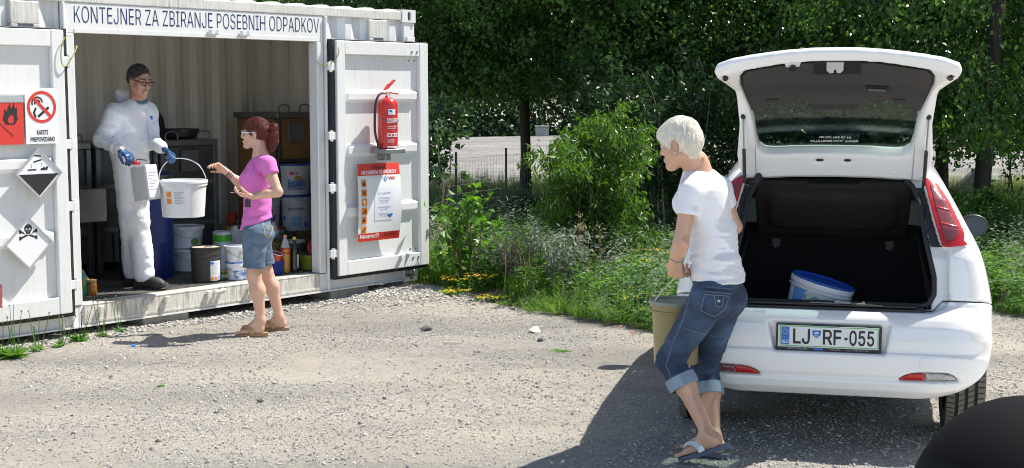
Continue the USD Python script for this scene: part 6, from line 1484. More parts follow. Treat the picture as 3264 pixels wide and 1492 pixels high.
for i, (px, py) in enumerate(((563, 704), (574, 703))):
    p_ = on_floor(px, py); t = kthing('jar', ('small green glass jar right beside the dark steel pail', 'small green glass jar next to the floral-labelled bucket')[i], 'jar', p_ + (0, .02, 0), 'small green jars on the floor'); part(t, 'jar_body', lathe([(0, 0), (.026, 0), (.028, .01), (.028, .055), (.022, .066), (.022, .07), (0, .07)], 16), JARG, 40); part(t, 'jar_lid', lathe([(0, .0705), (.025, .0705), (.025, .082), (0, .082)], 16), mat('jar_lid_yellow', (.40, .34, .08), .4)); part(t, 'jar_label', wrap(rect(-.03, -.014, .03, .014), lambda z: .028, .033, FRONTA), YELLOWP if i else GREYP)
p4 = on_floor(598, 676); t = kthing('canister', 'translucent white plastic canister leaning behind the person in pink', 'canister', on_floor_d(600, 676, .14), None, .2)
m_ = hullpts([(x, y, z) for x, y, z in ((-.085, -.06, 0), (.085, -.06, 0), (-.085, .06, 0), (.085, .06, 0), (-.085, -.06, .28), (.085, -.06, .20), (-.085, .06, .28), (.085, .06, .20), (-.05, -.04, .36), (-.05, .04, .36), (-.02, -.04, .34), (-.02, .04, .34))]); part(t, 'canister_body', m_, BW); part(t, 'canister_cap', cyl((-.035, 0, .352), (-.04, 0, .385), .025), BW2); part(t, 'canister_grip', tube(smoothpath([(-.01, 0, .33), (.04, 0, .335), (.07, 0, .25)], 10), .012, 8), BW)
CARD = mat('cardboard', (.27, .17, .085), .85, var=.3, vscale=10)
p5 = on_floor(575, 656); t = kthing('cardboard_box', 'brown cardboard box with yellow print behind the small white buckets', 'box', on_floor_d(575, 656, .2), None, .1)
part(t, 'box_body', rbox(-.15, .15, -.11, .11, 0, .33, .004), CARD); part(t, 'box_print', box(-.12, .0, -.1125, -.111, .25, .315), YELLOWP); part(t, 'box_mark', Trim_ if False else moved(flat(Point(0, 0).buffer(.022), .001), (-.08, -.114, .28)), REDFLAT)
t = kthing('paint_tin', 'small red tin lying on its side on the brown box', 'tin', on_floor_d(580, 656, .2) + (0, 0, .38), None, .5); part(t, 'tin_body', moved(lathe([(0, 0), (.046, 0), (.048, .004), (.046, .008), (.046, .10), (.048, .104), (.044, .108), (0, .104)], 24), (0, 0, 0), ry=1.35), mat('tin_red', (.40, .05, .03), .4), 30); part(t, 'tin_lid', moved(lathe([(0, .1085), (.04, .1085), (.04, .112), (0, .112)], 24), (0, 0, 0), ry=1.35), STEEL)
# the big emulsion buckets on a low platform
p6 = on_floor_d(742, 655, .45); PLZ = None
pz_ = Kpx(741 * KP, 578 * KP, p6[1] - .05)[2]
t = kthing('cardboard_box', 'flattened dark cardboard box under the two big emulsion buckets', 'box', (p6[0], p6[1], GF), None, .05); part(t, 'box_body', rbox(-.24, .26, -.22, .24, 0, pz_ - GF - .002, .006), mat('dark_card', (.13, .10, .075), .9, var=.4, vscale=9)); part(t, 'box_flap', moved(rbox(-.2, .2, 0, .006, 0, .12, .002), (0, -.226, pz_ - GF - .12), rx=.12), CARD)
JB = mat('emulsion_bucket', (.60, .63, .67), .45, var=.12, vscale=6); LIDB = mat('blue_lid', (.02, .10, .38), .42)
zj1 = Kpx(741 * KP, 492 * KP, p6[1] - .17)[2]; h1 = max(.22, zj1 - pz_ - .012); zj2 = Kpx(741 * KP, 412 * KP, p6[1] - .17)[2]; h2 = max(.22, zj2 - zj1 - .012); rJ = .178
ja = kthing('paint_bucket', 'lower of the two big emulsion buckets, blue pale print and blue lid rim', 'bucket', (p6[0], p6[1], pz_)); pail(ja, rJ, rJ * .94, h1, JB, .006, True, LIDB, rimh=.04)
rj = lambda z: rJ * (.94 + .06 * z / h1)
part(ja, 'lettering', wraptext('jupol extra', .17, .030, rj, h1 * .60, FRONTA + .10), mat('deep_blue_print', (.02, .07, .30), .45)); part(ja, 'print_block', wrap(rect(-.05, -.05, .05, .05), rj, h1 * .26, FRONTA + .12), mat('pale_blue_print', (.25, .42, .70), .5)); part(ja, 'print_block', wrap(rect(-.013, -.022, .013, .022), rj, h1 * .36, FRONTA - .62), mat('mid_blue_print', (.07, .20, .50), .5)); part(ja, 'print_block', wrap(rect(-.02, -.025, .02, .025), rj, h1 * .17, FRONTA + .72), mat('mid_blue_print', (.07, .20, .50), .5)); part(ja, 'handle_plate', wrap(rect(-.05, -.022, .05, .022), rj, h1 * .84, FRONTA - .55, .003, .004), JB)
jb_ = kthing('paint_bucket', 'upper of the two big emulsion buckets, large blue word and blue lid', 'bucket', (p6[0] - .005, p6[1] + .01, zj1)); pail(jb_, rJ + .004, rJ * .94, h2, JB, .007, True, LIDB, rimh=.035)
rj2 = lambda z: rJ * (.94 + .06 * z / h2)
part(jb_, 'picture_panel', wrap(rect(-.075, -.09, .115, .09), rj2, h2 * .46, FRONTA + .12), mat('picture_print', (.30, .40, .52), .5, color2=(.12, .22, .36), vscale=16)); part(jb_, 'logo_square', wrap(rect(-.022, -.018, .022, .018), rj2, h2 * .72, FRONTA - .05, .004), REDFLAT); part(jb_, 'logo_square', wrap(rect(-.016, -.018, .016, .018), rj2, h2 * .72, FRONTA + .22, .004), GREYP); part(jb_, 'golden_patch', wrap(affinity.scale(Point(0, 0).buffer(.03), 1.3, .8), rj2, h2 * .56, FRONTA + .30, .004), mat('golden_print', (.42, .28, .04), .5))
part(jb_, 'lettering', wraptext('jupol', .150, .062, rj2, h2 * .30, FRONTA + .14, True, .005), mat('word_blue', (.01, .10, .38), .4))
t = stdpail('paint_bucket', 'emulsion bucket half hidden between the person in pink and the stacked pair', (p6[0] - .37, p6[1] + .04, pz_ + .02), .17, h1 * .95, JB, JB)
part(t, 'lettering', wraptext('jupol', .12, .06, lambda z: .165, .10, FRONTA + .45, True, .003), mat('word_blue', (.01, .10, .38), .4)); part(t, 'logo_square', wrap(rect(-.02, -.018, .02, .018), lambda z: .168, .20, FRONTA + .5, .002), REDFLAT); part(t, 'golden_patch', wrap(Point(0, 0).buffer(.03), lambda z: .167, .13, FRONTA + .25, .002), mat('golden_print', (.42, .28, .04), .5))
t = kthing('plastic_crate', 'grey upturned crate carrying the half-hidden emulsion bucket', 'crate', (p6[0] - .37, p6[1] + .04, GF)); part(t, 'crate_body', rbox(-.2, .16, -.18, .2, 0, pz_ + .016 - GF, .01), mat('crate_grey', (.10, .10, .10), .7)); part(t, 'crate_lip', rbox(-.205, .165, -.186, -.181, .02, .06, .002), DARKSTEEL)
t = stdpail('paint_bucket', 'white bucket with a red lid rim by the shorts of the person in pink', on_floor_d(690, 652, .15) + (0, 0, .14), .105, .15, BW2, mat('red_lid', (.50, .04, .03), .45))
# bottles and small things along the right of the doorway
def bottle(t, prof, m, cap, capm, n=24):
    part(t, 'bottle', lathe(prof, n), m, 40); part(t, 'bottle_cap', lathe(cap, 16), capm, 30)
p7 = on_floor(722, 687); t = kthing('drink_bottle', 'clear plastic bottle of orange drink with red label at the doorway edge', 'bottle', on_floor_d(718, 687, .03))
PET = mat('clear_plastic', (.52, .55, .55), .12, alpha=.55, coat=.5); JUICE = mat('orange_drink', (.50, .22, .02), .15, coat=.6)
bottle(t, [(0, .17), (.0425, .17), (.043, .215), (.041, .24), (.026, .285), (.016, .305), (.015, .32), (0, .32)], PET, [(0, .3205), (.018, .3205), (.018, .342), (0, .342)], mat('cap_orange', (.60, .25, .12), .4))
part(t, 'drink', lathe([(0, 0), (.036, 0), (.043, .012), (.0435, .05), (.041, .075), (.0435, .10), (.043, .1695), (0, .1695)], 24), JUICE, 40); part(t, 'bottle_label', lathe([(.0437, .172), (.0445, .174), (.0445, .228), (.0437, .23)], 24), mat('label_red', (.50, .05, .02), .4), 30); part(t, 'lettering', wraptext('COCKTA', .055, .018, lambda z: .0445, .192, FRONTA + .2), YELLOWP)
p8 = on_floor(741, 685); t = kthing('wine_bottle', 'dark glass bottle with yellow cap standing right of the orange drink', 'bottle', on_floor_d(741, 685, .03))
bottle(t, [(0, 0), (.034, 0), (.037, .006), (.037, .18), (.033, .21), (.017, .245), (.014, .26), (.014, .295), (0, .295)], mat('dark_glass', (.012, .014, .01), .08, coat=.6), [(0, .2955), (.0165, .2955), (.0165, .318), (0, .318)], YELLOWP); part(t, 'bottle_label', wrap(rect(-.014, -.06, .034, .06), lambda z: .037, .10, FRONTA + 1.05), WHITEFLAT); part(t, 'neck_foil', lathe([(.0145, .255), (.016, .256), (.016, .295), (.0145, .295)], 16), BLACKP)
p9 = on_floor(783, 677); LIME = mat('lime_plastic', (.28, .32, .02), .4, var=.15, vscale=9); t = kthing('plastic_tub', 'lime green plastic tub at the right end of the doorway', 'tub', on_floor_d(783, 677, .03))
pail(t, .115, .095, .135, LIME, .008, n=36, rimh=.02, name='tub_body'); part(t, 'sticker', wrap(Point(0, 0).buffer(.016), lambda z: .108, .06, FRONTA + 1.0, .002), WHITEFLAT)
t = kthing('plate', 'round red plastic lid propped up on the lime green tub', 'lid', on_floor_d(787, 677, .0) + (0, 0, .195)); part(t, 'lid_disc', moved(lathe([(0, 0), (.066, 0), (.069, .005), (.067, .012), (.058, .014), (0, .012)], 32), (0, 0, 0), rx=1.35), mat('pinkish_red', (.58, .06, .08), .4), 40)
t = kthing('clutter_bag', 'dark crumpled bag lying in the lime green tub', 'bag', on_floor_d(778, 677, .03) + (0, 0, .11)); fbag = Field((-.1, -.1, -.05), (.1, .1, .1), .012); fbag.ball((0, 0, .0), (.075, .07, .05), .02); fbag.D += wob(fbag, .02, (22, 22, 22), 3); part(t, 'bag', fbag.mesh(), mat('bag_dark', (.06, .055, .04), .6), True)
p10 = on_floor(691, 692); t = kthing('blue_box', 'small dark blue carton behind the calf of the person in pink', 'carton', on_floor_d(692, 692, .06), None, .15); part(t, 'carton', rbox(-.06, .06, -.05, .05, 0, .115, .003), mat('carton_blue', (.012, .03, .22), .5)); part(t, 'carton_lid', rbox(-.063, .063, -.053, .053, .085, .117, .003), mat('carton_blue', (.012, .03, .22), .5))
t = kthing('paint_tin', 'open red and white tin tilted on the dark blue carton', 'tin', on_floor_d(692, 692, .06) + (0, 0, .13), None, .3); part(t, 'tin_body', moved(lathe([(0, 0), (.052, 0), (.054, .004), (.052, .008), (.052, .055), (.055, .058), (.05, .06), (.048, .01), (0, .01)], 24), rx=.35), mat('tin_red', (.40, .05, .03), .4), 30); part(t, 'tin_rim', moved(lathe([(.050, .0605), (.056, .0605), (.056, .066), (.05, .066)], 24), rx=.35), BW)
t = kthing('net_bag', 'yellow and black netted bag behind the orange drink bottle', 'bag', on_floor_d(695, 668, .14) + (0, 0, .18)); fbag = Field((-.12, -.1, -.22), (.12, .1, .1), .012); fbag.ball((0, 0, -.03), (.085, .07, .085), .02); fbag.bone((0, 0, -.18), (0, 0, -.05), .07, .06, .03); fbag.D += wob(fbag, .016, (25, 25, 25), 3); part(t, 'bag', fbag.mesh(), mat('net_yellow', (.32, .22, .03), .7, color2=(.05, .04, .02), vscale=55, cut=(.45, .55)), True)
t = kthing('plastic_bag', 'small crumpled white plastic bag over the netted bag', 'bag', on_floor_d(692, 668, .12) + (0, 0, .30)); fbag = Field((-.1, -.08, -.08), (.1, .08, .14), .010); fbag.ball((0, 0, 0), (.05, .04, .045), .02); fbag.bone((0, 0, .02), (-.01, 0, .085), .025, .018, .03); fbag.D += wob(fbag, .018, (26, 26, 26), 9); part(t, 'bag', fbag.mesh(), BW, True)
t = kthing('brush_handle', 'green plastic dustpan lying across the clutter behind the bottles', 'dustpan', on_floor_d(697, 664, .2) + (0, 0, .27), None, -.1); part(t, 'pan', moved(rbox(-.12, .10, -.05, .05, -.01, .012, .006), ry=.28), mat('plastic_green', (.02, .22, .06), .4)); part(t, 'grip', moved(rbox(.10, .19, -.015, .015, -.006, .010, .005), ry=.28), mat('plastic_green', (.02, .22, .06), .4))
t = stdpail('paint_bucket', 'grey bucket with pale lid behind the dark glass bottle', on_floor_d(741, 668, .16), .095, .21, mat('bucket_grey', (.12, .12, .11), .6), BW2)
t = kthing('sack', 'brown sack slumped behind the bottles under the emulsion buckets', 'sack', on_floor_d(765, 664, .25)); fbag = Field((-.26, -.2, -.05), (.26, .2, .32), .016); fbag.ball((0, 0, .11), (.20, .13, .14), .03); fbag.D = np.maximum(fbag.D, .0 - fbag.coords()[2]); fbag.D = fbag.D + wob(fbag, .02, (12, 12, 12), 5); part(t, 'sack_body', fbag.mesh(), mat('sack_brown', (.09, .065, .04), .9, var=.4, vscale=18), True)
# at the left end of the doorway
p11 = on_floor(230, 744); t = kthing('honey_jar', 'glass jar of amber liquid by the left door post', 'jar', on_floor_d(230, 744, .04)); part(t, 'jar_body', lathe([(0, 0), (.038, 0), (.042, .006), (.042, .085), (.036, .10), (.036, .105), (0, .105)], 24), mat('amber_glass', (.30, .11, .01), .12, coat=.6, var=.5, vscale=30), 40); part(t, 'jar_lid', lathe([(0, .1055), (.039, .1055), (.04, .11), (.04, .124), (0, .126)], 24), mat('jar_lid_brass', (.28, .21, .08), .4, .4), 30)
t = kthing('milk_carton', 'colourful crumpled carton leaning on the left door post beside the jar', 'carton', on_floor_d(209, 745, .05)); part(t, 'carton', hullpts([(x, y, z) for x, y, z in ((-.04, -.035, 0), (.035, -.035, 0), (-.04, .035, 0), (.035, .035, 0), (-.03, -.03, .14), (.035, -.03, .13), (.0, 0, .21), (-.03, .03, .14), (.03, .03, .13))]), mat('carton_mix', (.45, .30, .03), .45, color2=(.03, .22, .20), vscale=14, cut=(.46, .54))); part(t, 'carton_panel', moved(rbox(-.02, .03, 0, .002, 0, .10, .0005), (0, -.0375, .015)), mat('panel_teal', (.04, .25, .22), .45))
# blue drum, bins along the back, boards
BLUED = mat('drum_blue', (.006, .022, .14), .38, var=.15, vscale=5)
pd = Kfloor(352 * KP, 662 * KP, GF) + np.array([.0, .02, 0]); 
def drum(label, p, r=.29, h=.93):
    t = kthing('barrel', label, 'barrel', p); pr = [(0, 0), (r * .93, 0), (r * .98, .03), (r, .10), (r, h * .32), (r * 1.02, h * .34), (r * 1.02, h * .37), (r, h * .39), (r, h * .62), (r * 1.02, h * .64), (r * 1.02, h * .67), (r, h * .69), (r, h - .10), (r * .97, h - .04), (r * .90, h - .01), (r * .86, h), (0, h)]
    part(t, 'barrel_body', lathe(pr, 40), BLUED, 40); part(t, 'barrel_ring', lathe([(r * .95, h - .06), (r * 1.035, h - .055), (r * 1.035, h - .02), (r * .95, h - .015)], 40), DARKSTEEL, 30); part(t, 'bung', lathe([(.04, h + .001), (.045, h + .002), (.043, h + .02), (.03, h + .022), (0, h + .02)], 16), BLACKP)
drum('tall blue plastic barrel behind the legs of the person in overalls', (Kpx(368 * KP, 600 * KP, .95)[0], .95, GF), .235, .93)
drum('blue barrel in the right corner of the container, mostly hidden by emulsion buckets', (Kpx(842 * KP, 560 * KP, 1.1)[0], 1.1, GF), .24, .85)
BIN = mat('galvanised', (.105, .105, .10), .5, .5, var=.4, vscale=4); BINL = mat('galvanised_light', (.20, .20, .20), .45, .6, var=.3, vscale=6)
zt_ = Kpx(520 * KP, 348 * KP, 1.62)[2]
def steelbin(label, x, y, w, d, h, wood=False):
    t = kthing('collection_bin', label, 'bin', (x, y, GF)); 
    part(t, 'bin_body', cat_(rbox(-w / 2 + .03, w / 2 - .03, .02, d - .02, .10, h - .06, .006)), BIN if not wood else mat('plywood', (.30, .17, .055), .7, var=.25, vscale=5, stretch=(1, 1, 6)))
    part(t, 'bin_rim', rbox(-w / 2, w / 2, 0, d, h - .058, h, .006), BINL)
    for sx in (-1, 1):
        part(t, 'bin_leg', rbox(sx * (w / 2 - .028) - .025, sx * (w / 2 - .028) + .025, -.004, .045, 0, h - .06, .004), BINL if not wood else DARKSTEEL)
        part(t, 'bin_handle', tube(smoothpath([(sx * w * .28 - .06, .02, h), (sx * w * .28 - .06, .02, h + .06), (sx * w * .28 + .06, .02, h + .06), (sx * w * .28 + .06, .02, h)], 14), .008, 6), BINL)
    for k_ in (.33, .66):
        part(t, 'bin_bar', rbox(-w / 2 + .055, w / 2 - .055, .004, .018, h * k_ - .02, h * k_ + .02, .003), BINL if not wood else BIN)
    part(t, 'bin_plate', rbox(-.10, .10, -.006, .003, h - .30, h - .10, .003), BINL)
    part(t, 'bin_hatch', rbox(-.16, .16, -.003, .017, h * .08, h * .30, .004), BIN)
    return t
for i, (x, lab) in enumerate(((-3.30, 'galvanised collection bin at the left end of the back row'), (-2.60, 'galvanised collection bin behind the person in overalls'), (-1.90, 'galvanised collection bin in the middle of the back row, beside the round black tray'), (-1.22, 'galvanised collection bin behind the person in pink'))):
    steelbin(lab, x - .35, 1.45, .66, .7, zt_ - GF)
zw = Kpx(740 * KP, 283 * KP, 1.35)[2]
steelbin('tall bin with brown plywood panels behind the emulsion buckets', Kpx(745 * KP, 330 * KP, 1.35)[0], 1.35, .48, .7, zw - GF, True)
tp_ = Kpx(448 * KP, 327 * KP, 1.75); t = kthing('round_tray', 'round black tray lying on top of a galvanised bin', 'tray', (tp_[0], 1.75, zt_ + .008)); part(t, 'tray_body', lathe([(0, 0), (.17, 0), (.19, .015), (.20, .07), (.205, .085), (.195, .088), (.185, .02), (0, .02)], 36), BLACKP, 30); part(t, 'tray_foot', lathe([(.06, -.006), (.10, -.006), (.10, -.0005), (.06, -.0005)], 20), BLACKP)
t = kthing('navy_jacket', 'dark navy cloth heaped on the bin behind the shoulder of the person in overalls', 'jacket', (Kpx(388 * KP, 290 * KP, 1.8)[0] - .06, 1.75, zt_ + .005)); fbag = Field((-.2, -.2, -.02), (.2, .2, .35), .015); fbag.ball((0, 0, .10), (.12, .12, .18), .03); fbag.D = np.maximum(fbag.D, 0 - fbag.coords()[2]); fbag.D = fbag.D + wob(fbag, .02, (12, 12, 8), 5); part(t, 'cloth', fbag.mesh(), mat('navy_cloth', (.012, .013, .03), .9), True)
for i, (px, py0, py1) in enumerate(((262, 395, 665), (243, 470, 640))):
    pp = on_floor(px, 668); t = kthing('steel_pole', ('thin steel post left of the person in overalls', 'shorter steel post at the left of the container')[i], 'post', (pp[0], pp[1] + .1 + .1 * i, GF)); part(t, 'pole', cyl((0, 0, .03), (0, 0, 1.0), .022, n=12), STEEL, 30); part(t, 'pole_base', lathe([(0, 0), (.11, 0), (.11, .012), (.05, .025), (.03, .05), (0, .05)], 20), DARKSTEEL, 30)
t = kthing('steel_case', 'grey steel box panel left of the person in overalls', 'case', (Kpx(246 * KP, 510 * KP, .8)[0], .85, Kpx(246 * KP, 560 * KP, .8)[2])); part(t, 'case_body', rbox(-.14, .12, 0, .05, 0, .28, .006), BINL); part(t, 'case_edge', rbox(-.20, -.145, -.01, .03, .06, .34, .004), STEEL)
# ---------------------------------------------------------------- bucket in the boot
bb = CAR(-.058, .40, .602); t = thing('paint_bucket', 'white bucket with bright blue lid tilted in the open boot of the car', 'bucket', bb, -CYAW)
f_ = Field
def tilt(m): return moved(moved(m, (0, 0, 0)), (-.03, 0, .045), ry=.27, s=.95)
rb2 = lambda z: .150 + .02 * z / .19
part(t, 'pail_body', tilt(lathe([(0, 0), (.150, 0), (.168, .17), (.176, .172), (.177, .198), (.165, .202), (0, .202)], 40)), BW, 35); part(t, 'lid', tilt(lathe([(0, .2025), (.155, .2025), (.153, .199 + .01), (.172, .21), (.175, .203), (.172, .2025)], 40)), mat('bright_blue_lid', (.02, .10, .50), .4), 35)
part(t, 'rim_band', tilt(lathe([(.1705, .150), (.176, .151), (.176, .157), (.1705, .158)], 40)), BW)
for a_, w2_, z_, m_ in ((-PI / 2 - .75, .045, .10, mat('sky_print', (.12, .34, .68), .5)), (-PI / 2 - .1, .07, .09, mat('daisy_print', (.60, .60, .50), .5, color2=(.15, .28, .22), vscale=24, cut=(.48, .55))), (-PI / 2 + .5, .03, .075, REDFLAT)):
    part(t, 'label_print', tilt(wrap(rect(-w2_, -.04, w2_, .045) if m_ is not REDFLAT else rect(-.03, -.022, .03, .022), rb2, z_, a_)), m_)
part(t, 'flower_heart', tilt(wrap(Point(0, 0).buffer(.016), rb2, .085, -PI / 2 + .05, .002)), YELLOWP)
# ---------------------------------------------------------------- black domed bin in the near corner
bx_ = at(3330, 1400, 2.6); zt = at(3330, 1276, 2.6)[2]
t = thing('domed_bin', 'smooth black domed bin cropped by the near right corner of the view', 'bin', (bx_[0], 2.6, -.03)); Hb = zt + .03
R_ = .268; dome = [(R_ * math.cos(q) ** .8, Hb - .30 + .30 * math.sin(q) ** 1.0) for q in np.linspace(0, PI / 2, 16)]
SHELL = mat('black_shell', (.011, .011, .012), .75, spec=.05)
part(t, 'bin_shell', lathe([(0, 0), (R_ * .9, 0), (R_ * .93, .02), (R_, Hb - .40), (R_, Hb - .305)] + dome[:-1] + [(0, Hb)], 64), SHELL, True)
part(t, 'bin_seam', lathe([(R_ * .9, Hb - .34), (R_ * 1.012, Hb - .338), (R_ * 1.012, Hb - .318), (R_ * .9, Hb - .316)], 64), SHELL, 30); part(t, 'bin_plinth', lathe([(0, -.02), (R_ * .97, -.02), (R_ * .97, .012), (R_ * .9, .015), (0, .015)], 40), RUBBER, 30)
# ---------------------------------------------------------------- bits lying on the gravel
def rock(label, px, py, size, m, seed, name='rock', flat_=.6, grp=None):
    p_ = onground(px * KP, py * KP, float(gh0(11))); z = float(gravel_h(np.array(p_[0]), np.array(p_[1])))
    p_ = onground(px * KP, py * KP, z); s_ = stone_mesh(seed, flat_, 18); s_.apply_scale(size)
    t = part(None, name, moved(s_, (p_[0], p_[1], z + size * .25)), m); said(t, label, 'stone', grp); return t
GREYS = mat('grey_stone', (.13, .13, .135), .85, var=.3, vscale=20); PALES = mat('pale_stone', (.60, .58, .54), .85, var=.2, vscale=20)
rock('pale broken stone on the open gravel, the largest pale one', 1348, 836, .058, PALES, 51); rock('dark grey stone on the gravel near the container foot', 1071, 832, .052, GREYS, 52); rock('dark flat stone in front of the pale broken stone', 1360, 858, .035, GREYS, 53)
rock('brown lump at the verge edge beside the olive bucket', 1607, 826, .06, mat('brown_stone', (.13, .09, .05), .9), 54); rock('white lump at the verge edge just above the brown lump', 1625, 806, .06, PALES, 55)
rock('small dark stone lying left of centre in the foreground', 965, 1005, .022, GREYS, 56); rock('dark pebble in the lower middle of the gravel', 655, 1010, .024, GREYS, 57); rock('dark pebble in the left foreground gravel', 400, 1112, .022, GREYS, 58); rock('grey pebble near the bottom centre of the gravel', 905, 1068, .022, GREYS, 59)
p_ = onground(1132 * KP, 868 * KP, -.12); t = part(None, 'wood_splinter', moved(rbox(-.06, .06, -.008, .008, 0, .012, .004), (p_[0], p_[1], float(gravel_h(p_[0], p_[1])) + .01), -.15), mat('pale_wood', (.55, .48, .36), .8)); said(t, 'pale flat splinter of wood on the gravel', 'splinter')
p_ = onground(336 * KP, 876 * KP, -.12); t = part(None, 'bottle_top', moved(lathe([(0, 0), (.016, 0), (.017, .01), (0, .012)], 14), (p_[0], p_[1], float(gravel_h(p_[0], p_[1])) + .004), rx=.3), BLUEP); said(t, 'small blue bottle top at the end of a shadow on the gravel', 'bottle top')
for i, (px, py) in enumerate(((1560, 815), (1593, 832), (1527, 806))):
    p_ = onground(px * KP, py * KP, -.08); t = part(None, 'red_petal', moved(stone_mesh(70 + i, .25), (p_[0], p_[1], float(gravel_h(p_[0], p_[1])) + .02), s=.022), REDFLAT); said(t, ('red petal on the gravel near the verge, middle of three', 'red petal on the gravel nearest the olive bucket', 'red petal on the gravel farthest from the olive bucket')[i], 'petal')
# ---------------------------------------------------------------- trees, shrubs and weeds
def rows(v): return v / np.maximum(np.linalg.norm(v, axis=1, keepdims=True), 1e-9)
def leaf_mesh(P, D, Nn_, L, W, fold=.12, waist=.42):
    D = rows(D); S = rows(np.cross(D, Nn_)); Nn_ = np.cross(S, D); L = np.broadcast_to(L, (len(P),))[:, None]; W = np.broadcast_to(W, (len(P),))[:, None]
    mid = P + D * L * waist + Nn_ * W * fold
    V = np.stack([P, mid + S * W / 2, P + D * L - Nn_ * L * .08, mid - S * W / 2], 1).reshape(-1, 3)
    b = np.arange(len(P))[:, None] * 4
    return trimesh.Trimesh(V, np.vstack([b + [0, 1, 2], b + [0, 2, 3]]), process=False)
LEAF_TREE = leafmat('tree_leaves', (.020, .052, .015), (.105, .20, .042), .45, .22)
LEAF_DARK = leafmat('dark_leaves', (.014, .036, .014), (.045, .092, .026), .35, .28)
LEAF_SHRUB = leafmat('shrub_leaves', (.045, .105, .015), (.10, .19, .028), .42, .38, 3.0)
LEAF_VINE = leafmat('vine_leaves', (.06, .15, .02), (.11, .22, .03), .45, .4, 3.0)
LEAF_SILVER = leafmat('silver_leaves', (.13, .17, .12), (.22, .26, .19), .3, .5, 3.0)
GRASSM = leafmat('grass_blades', (.08, .175, .025), (.165, .27, .055), .48, .5, 2.2)
GRASSDRY = leafmat('dry_grass', (.22, .20, .10), (.34, .30, .17), .3, .6, 2.0)
WEEDM = leafmat('weed_leaves', (.06, .15, .024), (.13, .235, .05), .48, .45, 3.0)
BARK = mat('bark', (.055, .045, .035), .9, var=.5, vscale=14, bump=.7, bscale=35, stretch=(1, 1, .25))
TWIG = mat('twig', (.20, .16, .11), .85, var=.3, vscale=12)
YFLOW = mat('yellow_petals', (.72, .52, .01), .6)
def crown(rg, H, z0, rad, n_near, n_top, L=.072, W=.052, zfine=4.2, centre=(0, 0)):
    """clumps of leaves on drooping twigs; fine leaves up to zfine, coarser ones above"""
    Ps, Ds, Ns, Ls = [], [], [], []
    for lo_, hi_, n, ls, per in ((z0, zfine, n_near, L, 74), (zfine, H, n_top, L * 3.0, 26)):
        z = rg.uniform(lo_, hi_, n); t = (z - z0) / (H - z0)
        prof = rad * np.sqrt(np.clip(np.minimum(1, .42 + 2.2 * t) * (1.05 - t ** 2.2), .02, 1))
        a = rg.uniform(0, 2 * PI, n); r = prof * np.sqrt(rg.uniform(.12, 1, n))
        C = np.c_[centre[0] + r * np.cos(a), centre[1] + r * np.sin(a), z]
        C[:, 2] -= .25 * (r / rad) ** 2
        k = rg.integers(per // 3, per, n); idx = np.repeat(np.arange(n), k); m = len(idx)
        out = np.c_[np.cos(a), np.sin(a), rg.uniform(-.9, .5, n)][idx]
        s = rg.normal(0, 1, (m, 3)) * np.array([.125, .125, .10]) * (ls / L) ** .6 + rows(out) * (rg.uniform(-.35, .35, m) * (ls / L) ** .6)[:, None]
        Ps.append(C[idx] + s); Ds.append(rows(out) * .6 + rg.normal(0, .6, (m, 3)) + [0, 0, -.55]); Ns.append(rg.normal(0, .75, (m, 3)) + [0, 0, .8]); Ls.append(ls * rg.uniform(.6, 1.25, m))
    P, D, N_, Lf = np.vstack(Ps), np.vstack(Ds), np.vstack(Ns), np.concatenate(Ls)
    return leaf_mesh(P, D, N_, Lf, Lf * W / L)
def limb(rg, p, d, L, r, n=7, bend=.25, up=.12):
    pts = [np.asarray(p, float)]; d = unit(d)
    for i in range(n):
        d = unit(d + rg.normal(0, bend, 3) * .5 + np.array([0, 0, up])); pts.append(pts[-1] + d * L / n)
    return np.array(pts), np.linspace(r, r * .25, n + 1)
def tree(label, x, y, H, z0, rad, rt, n_near, n_top, seed, leaf=LEAF_TREE, lean=(0, 0), name='tree', group=None, **kw):
    rg = np.random.default_rng(seed); zb = float(vh(x, y)) - .05
    t = thing(name, label, 'tree', (x, y, zb), 0, group)
    zz = np.linspace(0, 1, 9); tp_ = np.c_[lean[0] * zz ** 1.3 * H * .5 + .05 * np.sin(zz * 7 + seed), lean[1] * zz * H * .5 + .05 * np.cos(zz * 5 + seed), zz * H * .85]
    trunk = part(t, 'trunk', tube(tp_, rt * np.interp(zz, [0, .04, .3, 1], [1.35, 1.05, .85, .15]), 10), BARK, True)
    for i in range(12):
        q = rg.uniform(.16, .85); p = np.array([np.interp(q, zz, tp_[:, k]) for k in range(3)]); a = rg.uniform(0, 6.28)
        pts, rr2 = limb(rg, p, (math.cos(a), math.sin(a), .35), rad * rg.uniform(.6, 1.0), rt * .38 * (1 - q * .5)); part(trunk, 'branch', tube(pts, rr2, 6), BARK, True)
    cx, cy = lean[0] * H * .22, lean[1] * H * .22
    part(t, 'crown', crown(rg, H, z0, rad, n_near, n_top, centre=(cx, cy), **kw), leaf)
    return t
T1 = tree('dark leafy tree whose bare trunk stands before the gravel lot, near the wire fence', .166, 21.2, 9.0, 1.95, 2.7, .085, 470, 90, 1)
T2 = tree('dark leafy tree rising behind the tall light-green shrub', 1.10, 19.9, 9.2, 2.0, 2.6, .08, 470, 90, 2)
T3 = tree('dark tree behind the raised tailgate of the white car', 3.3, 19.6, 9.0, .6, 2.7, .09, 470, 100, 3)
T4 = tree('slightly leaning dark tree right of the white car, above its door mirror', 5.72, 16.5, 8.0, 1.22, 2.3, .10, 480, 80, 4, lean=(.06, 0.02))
GR_T = 'trees behind the yard'
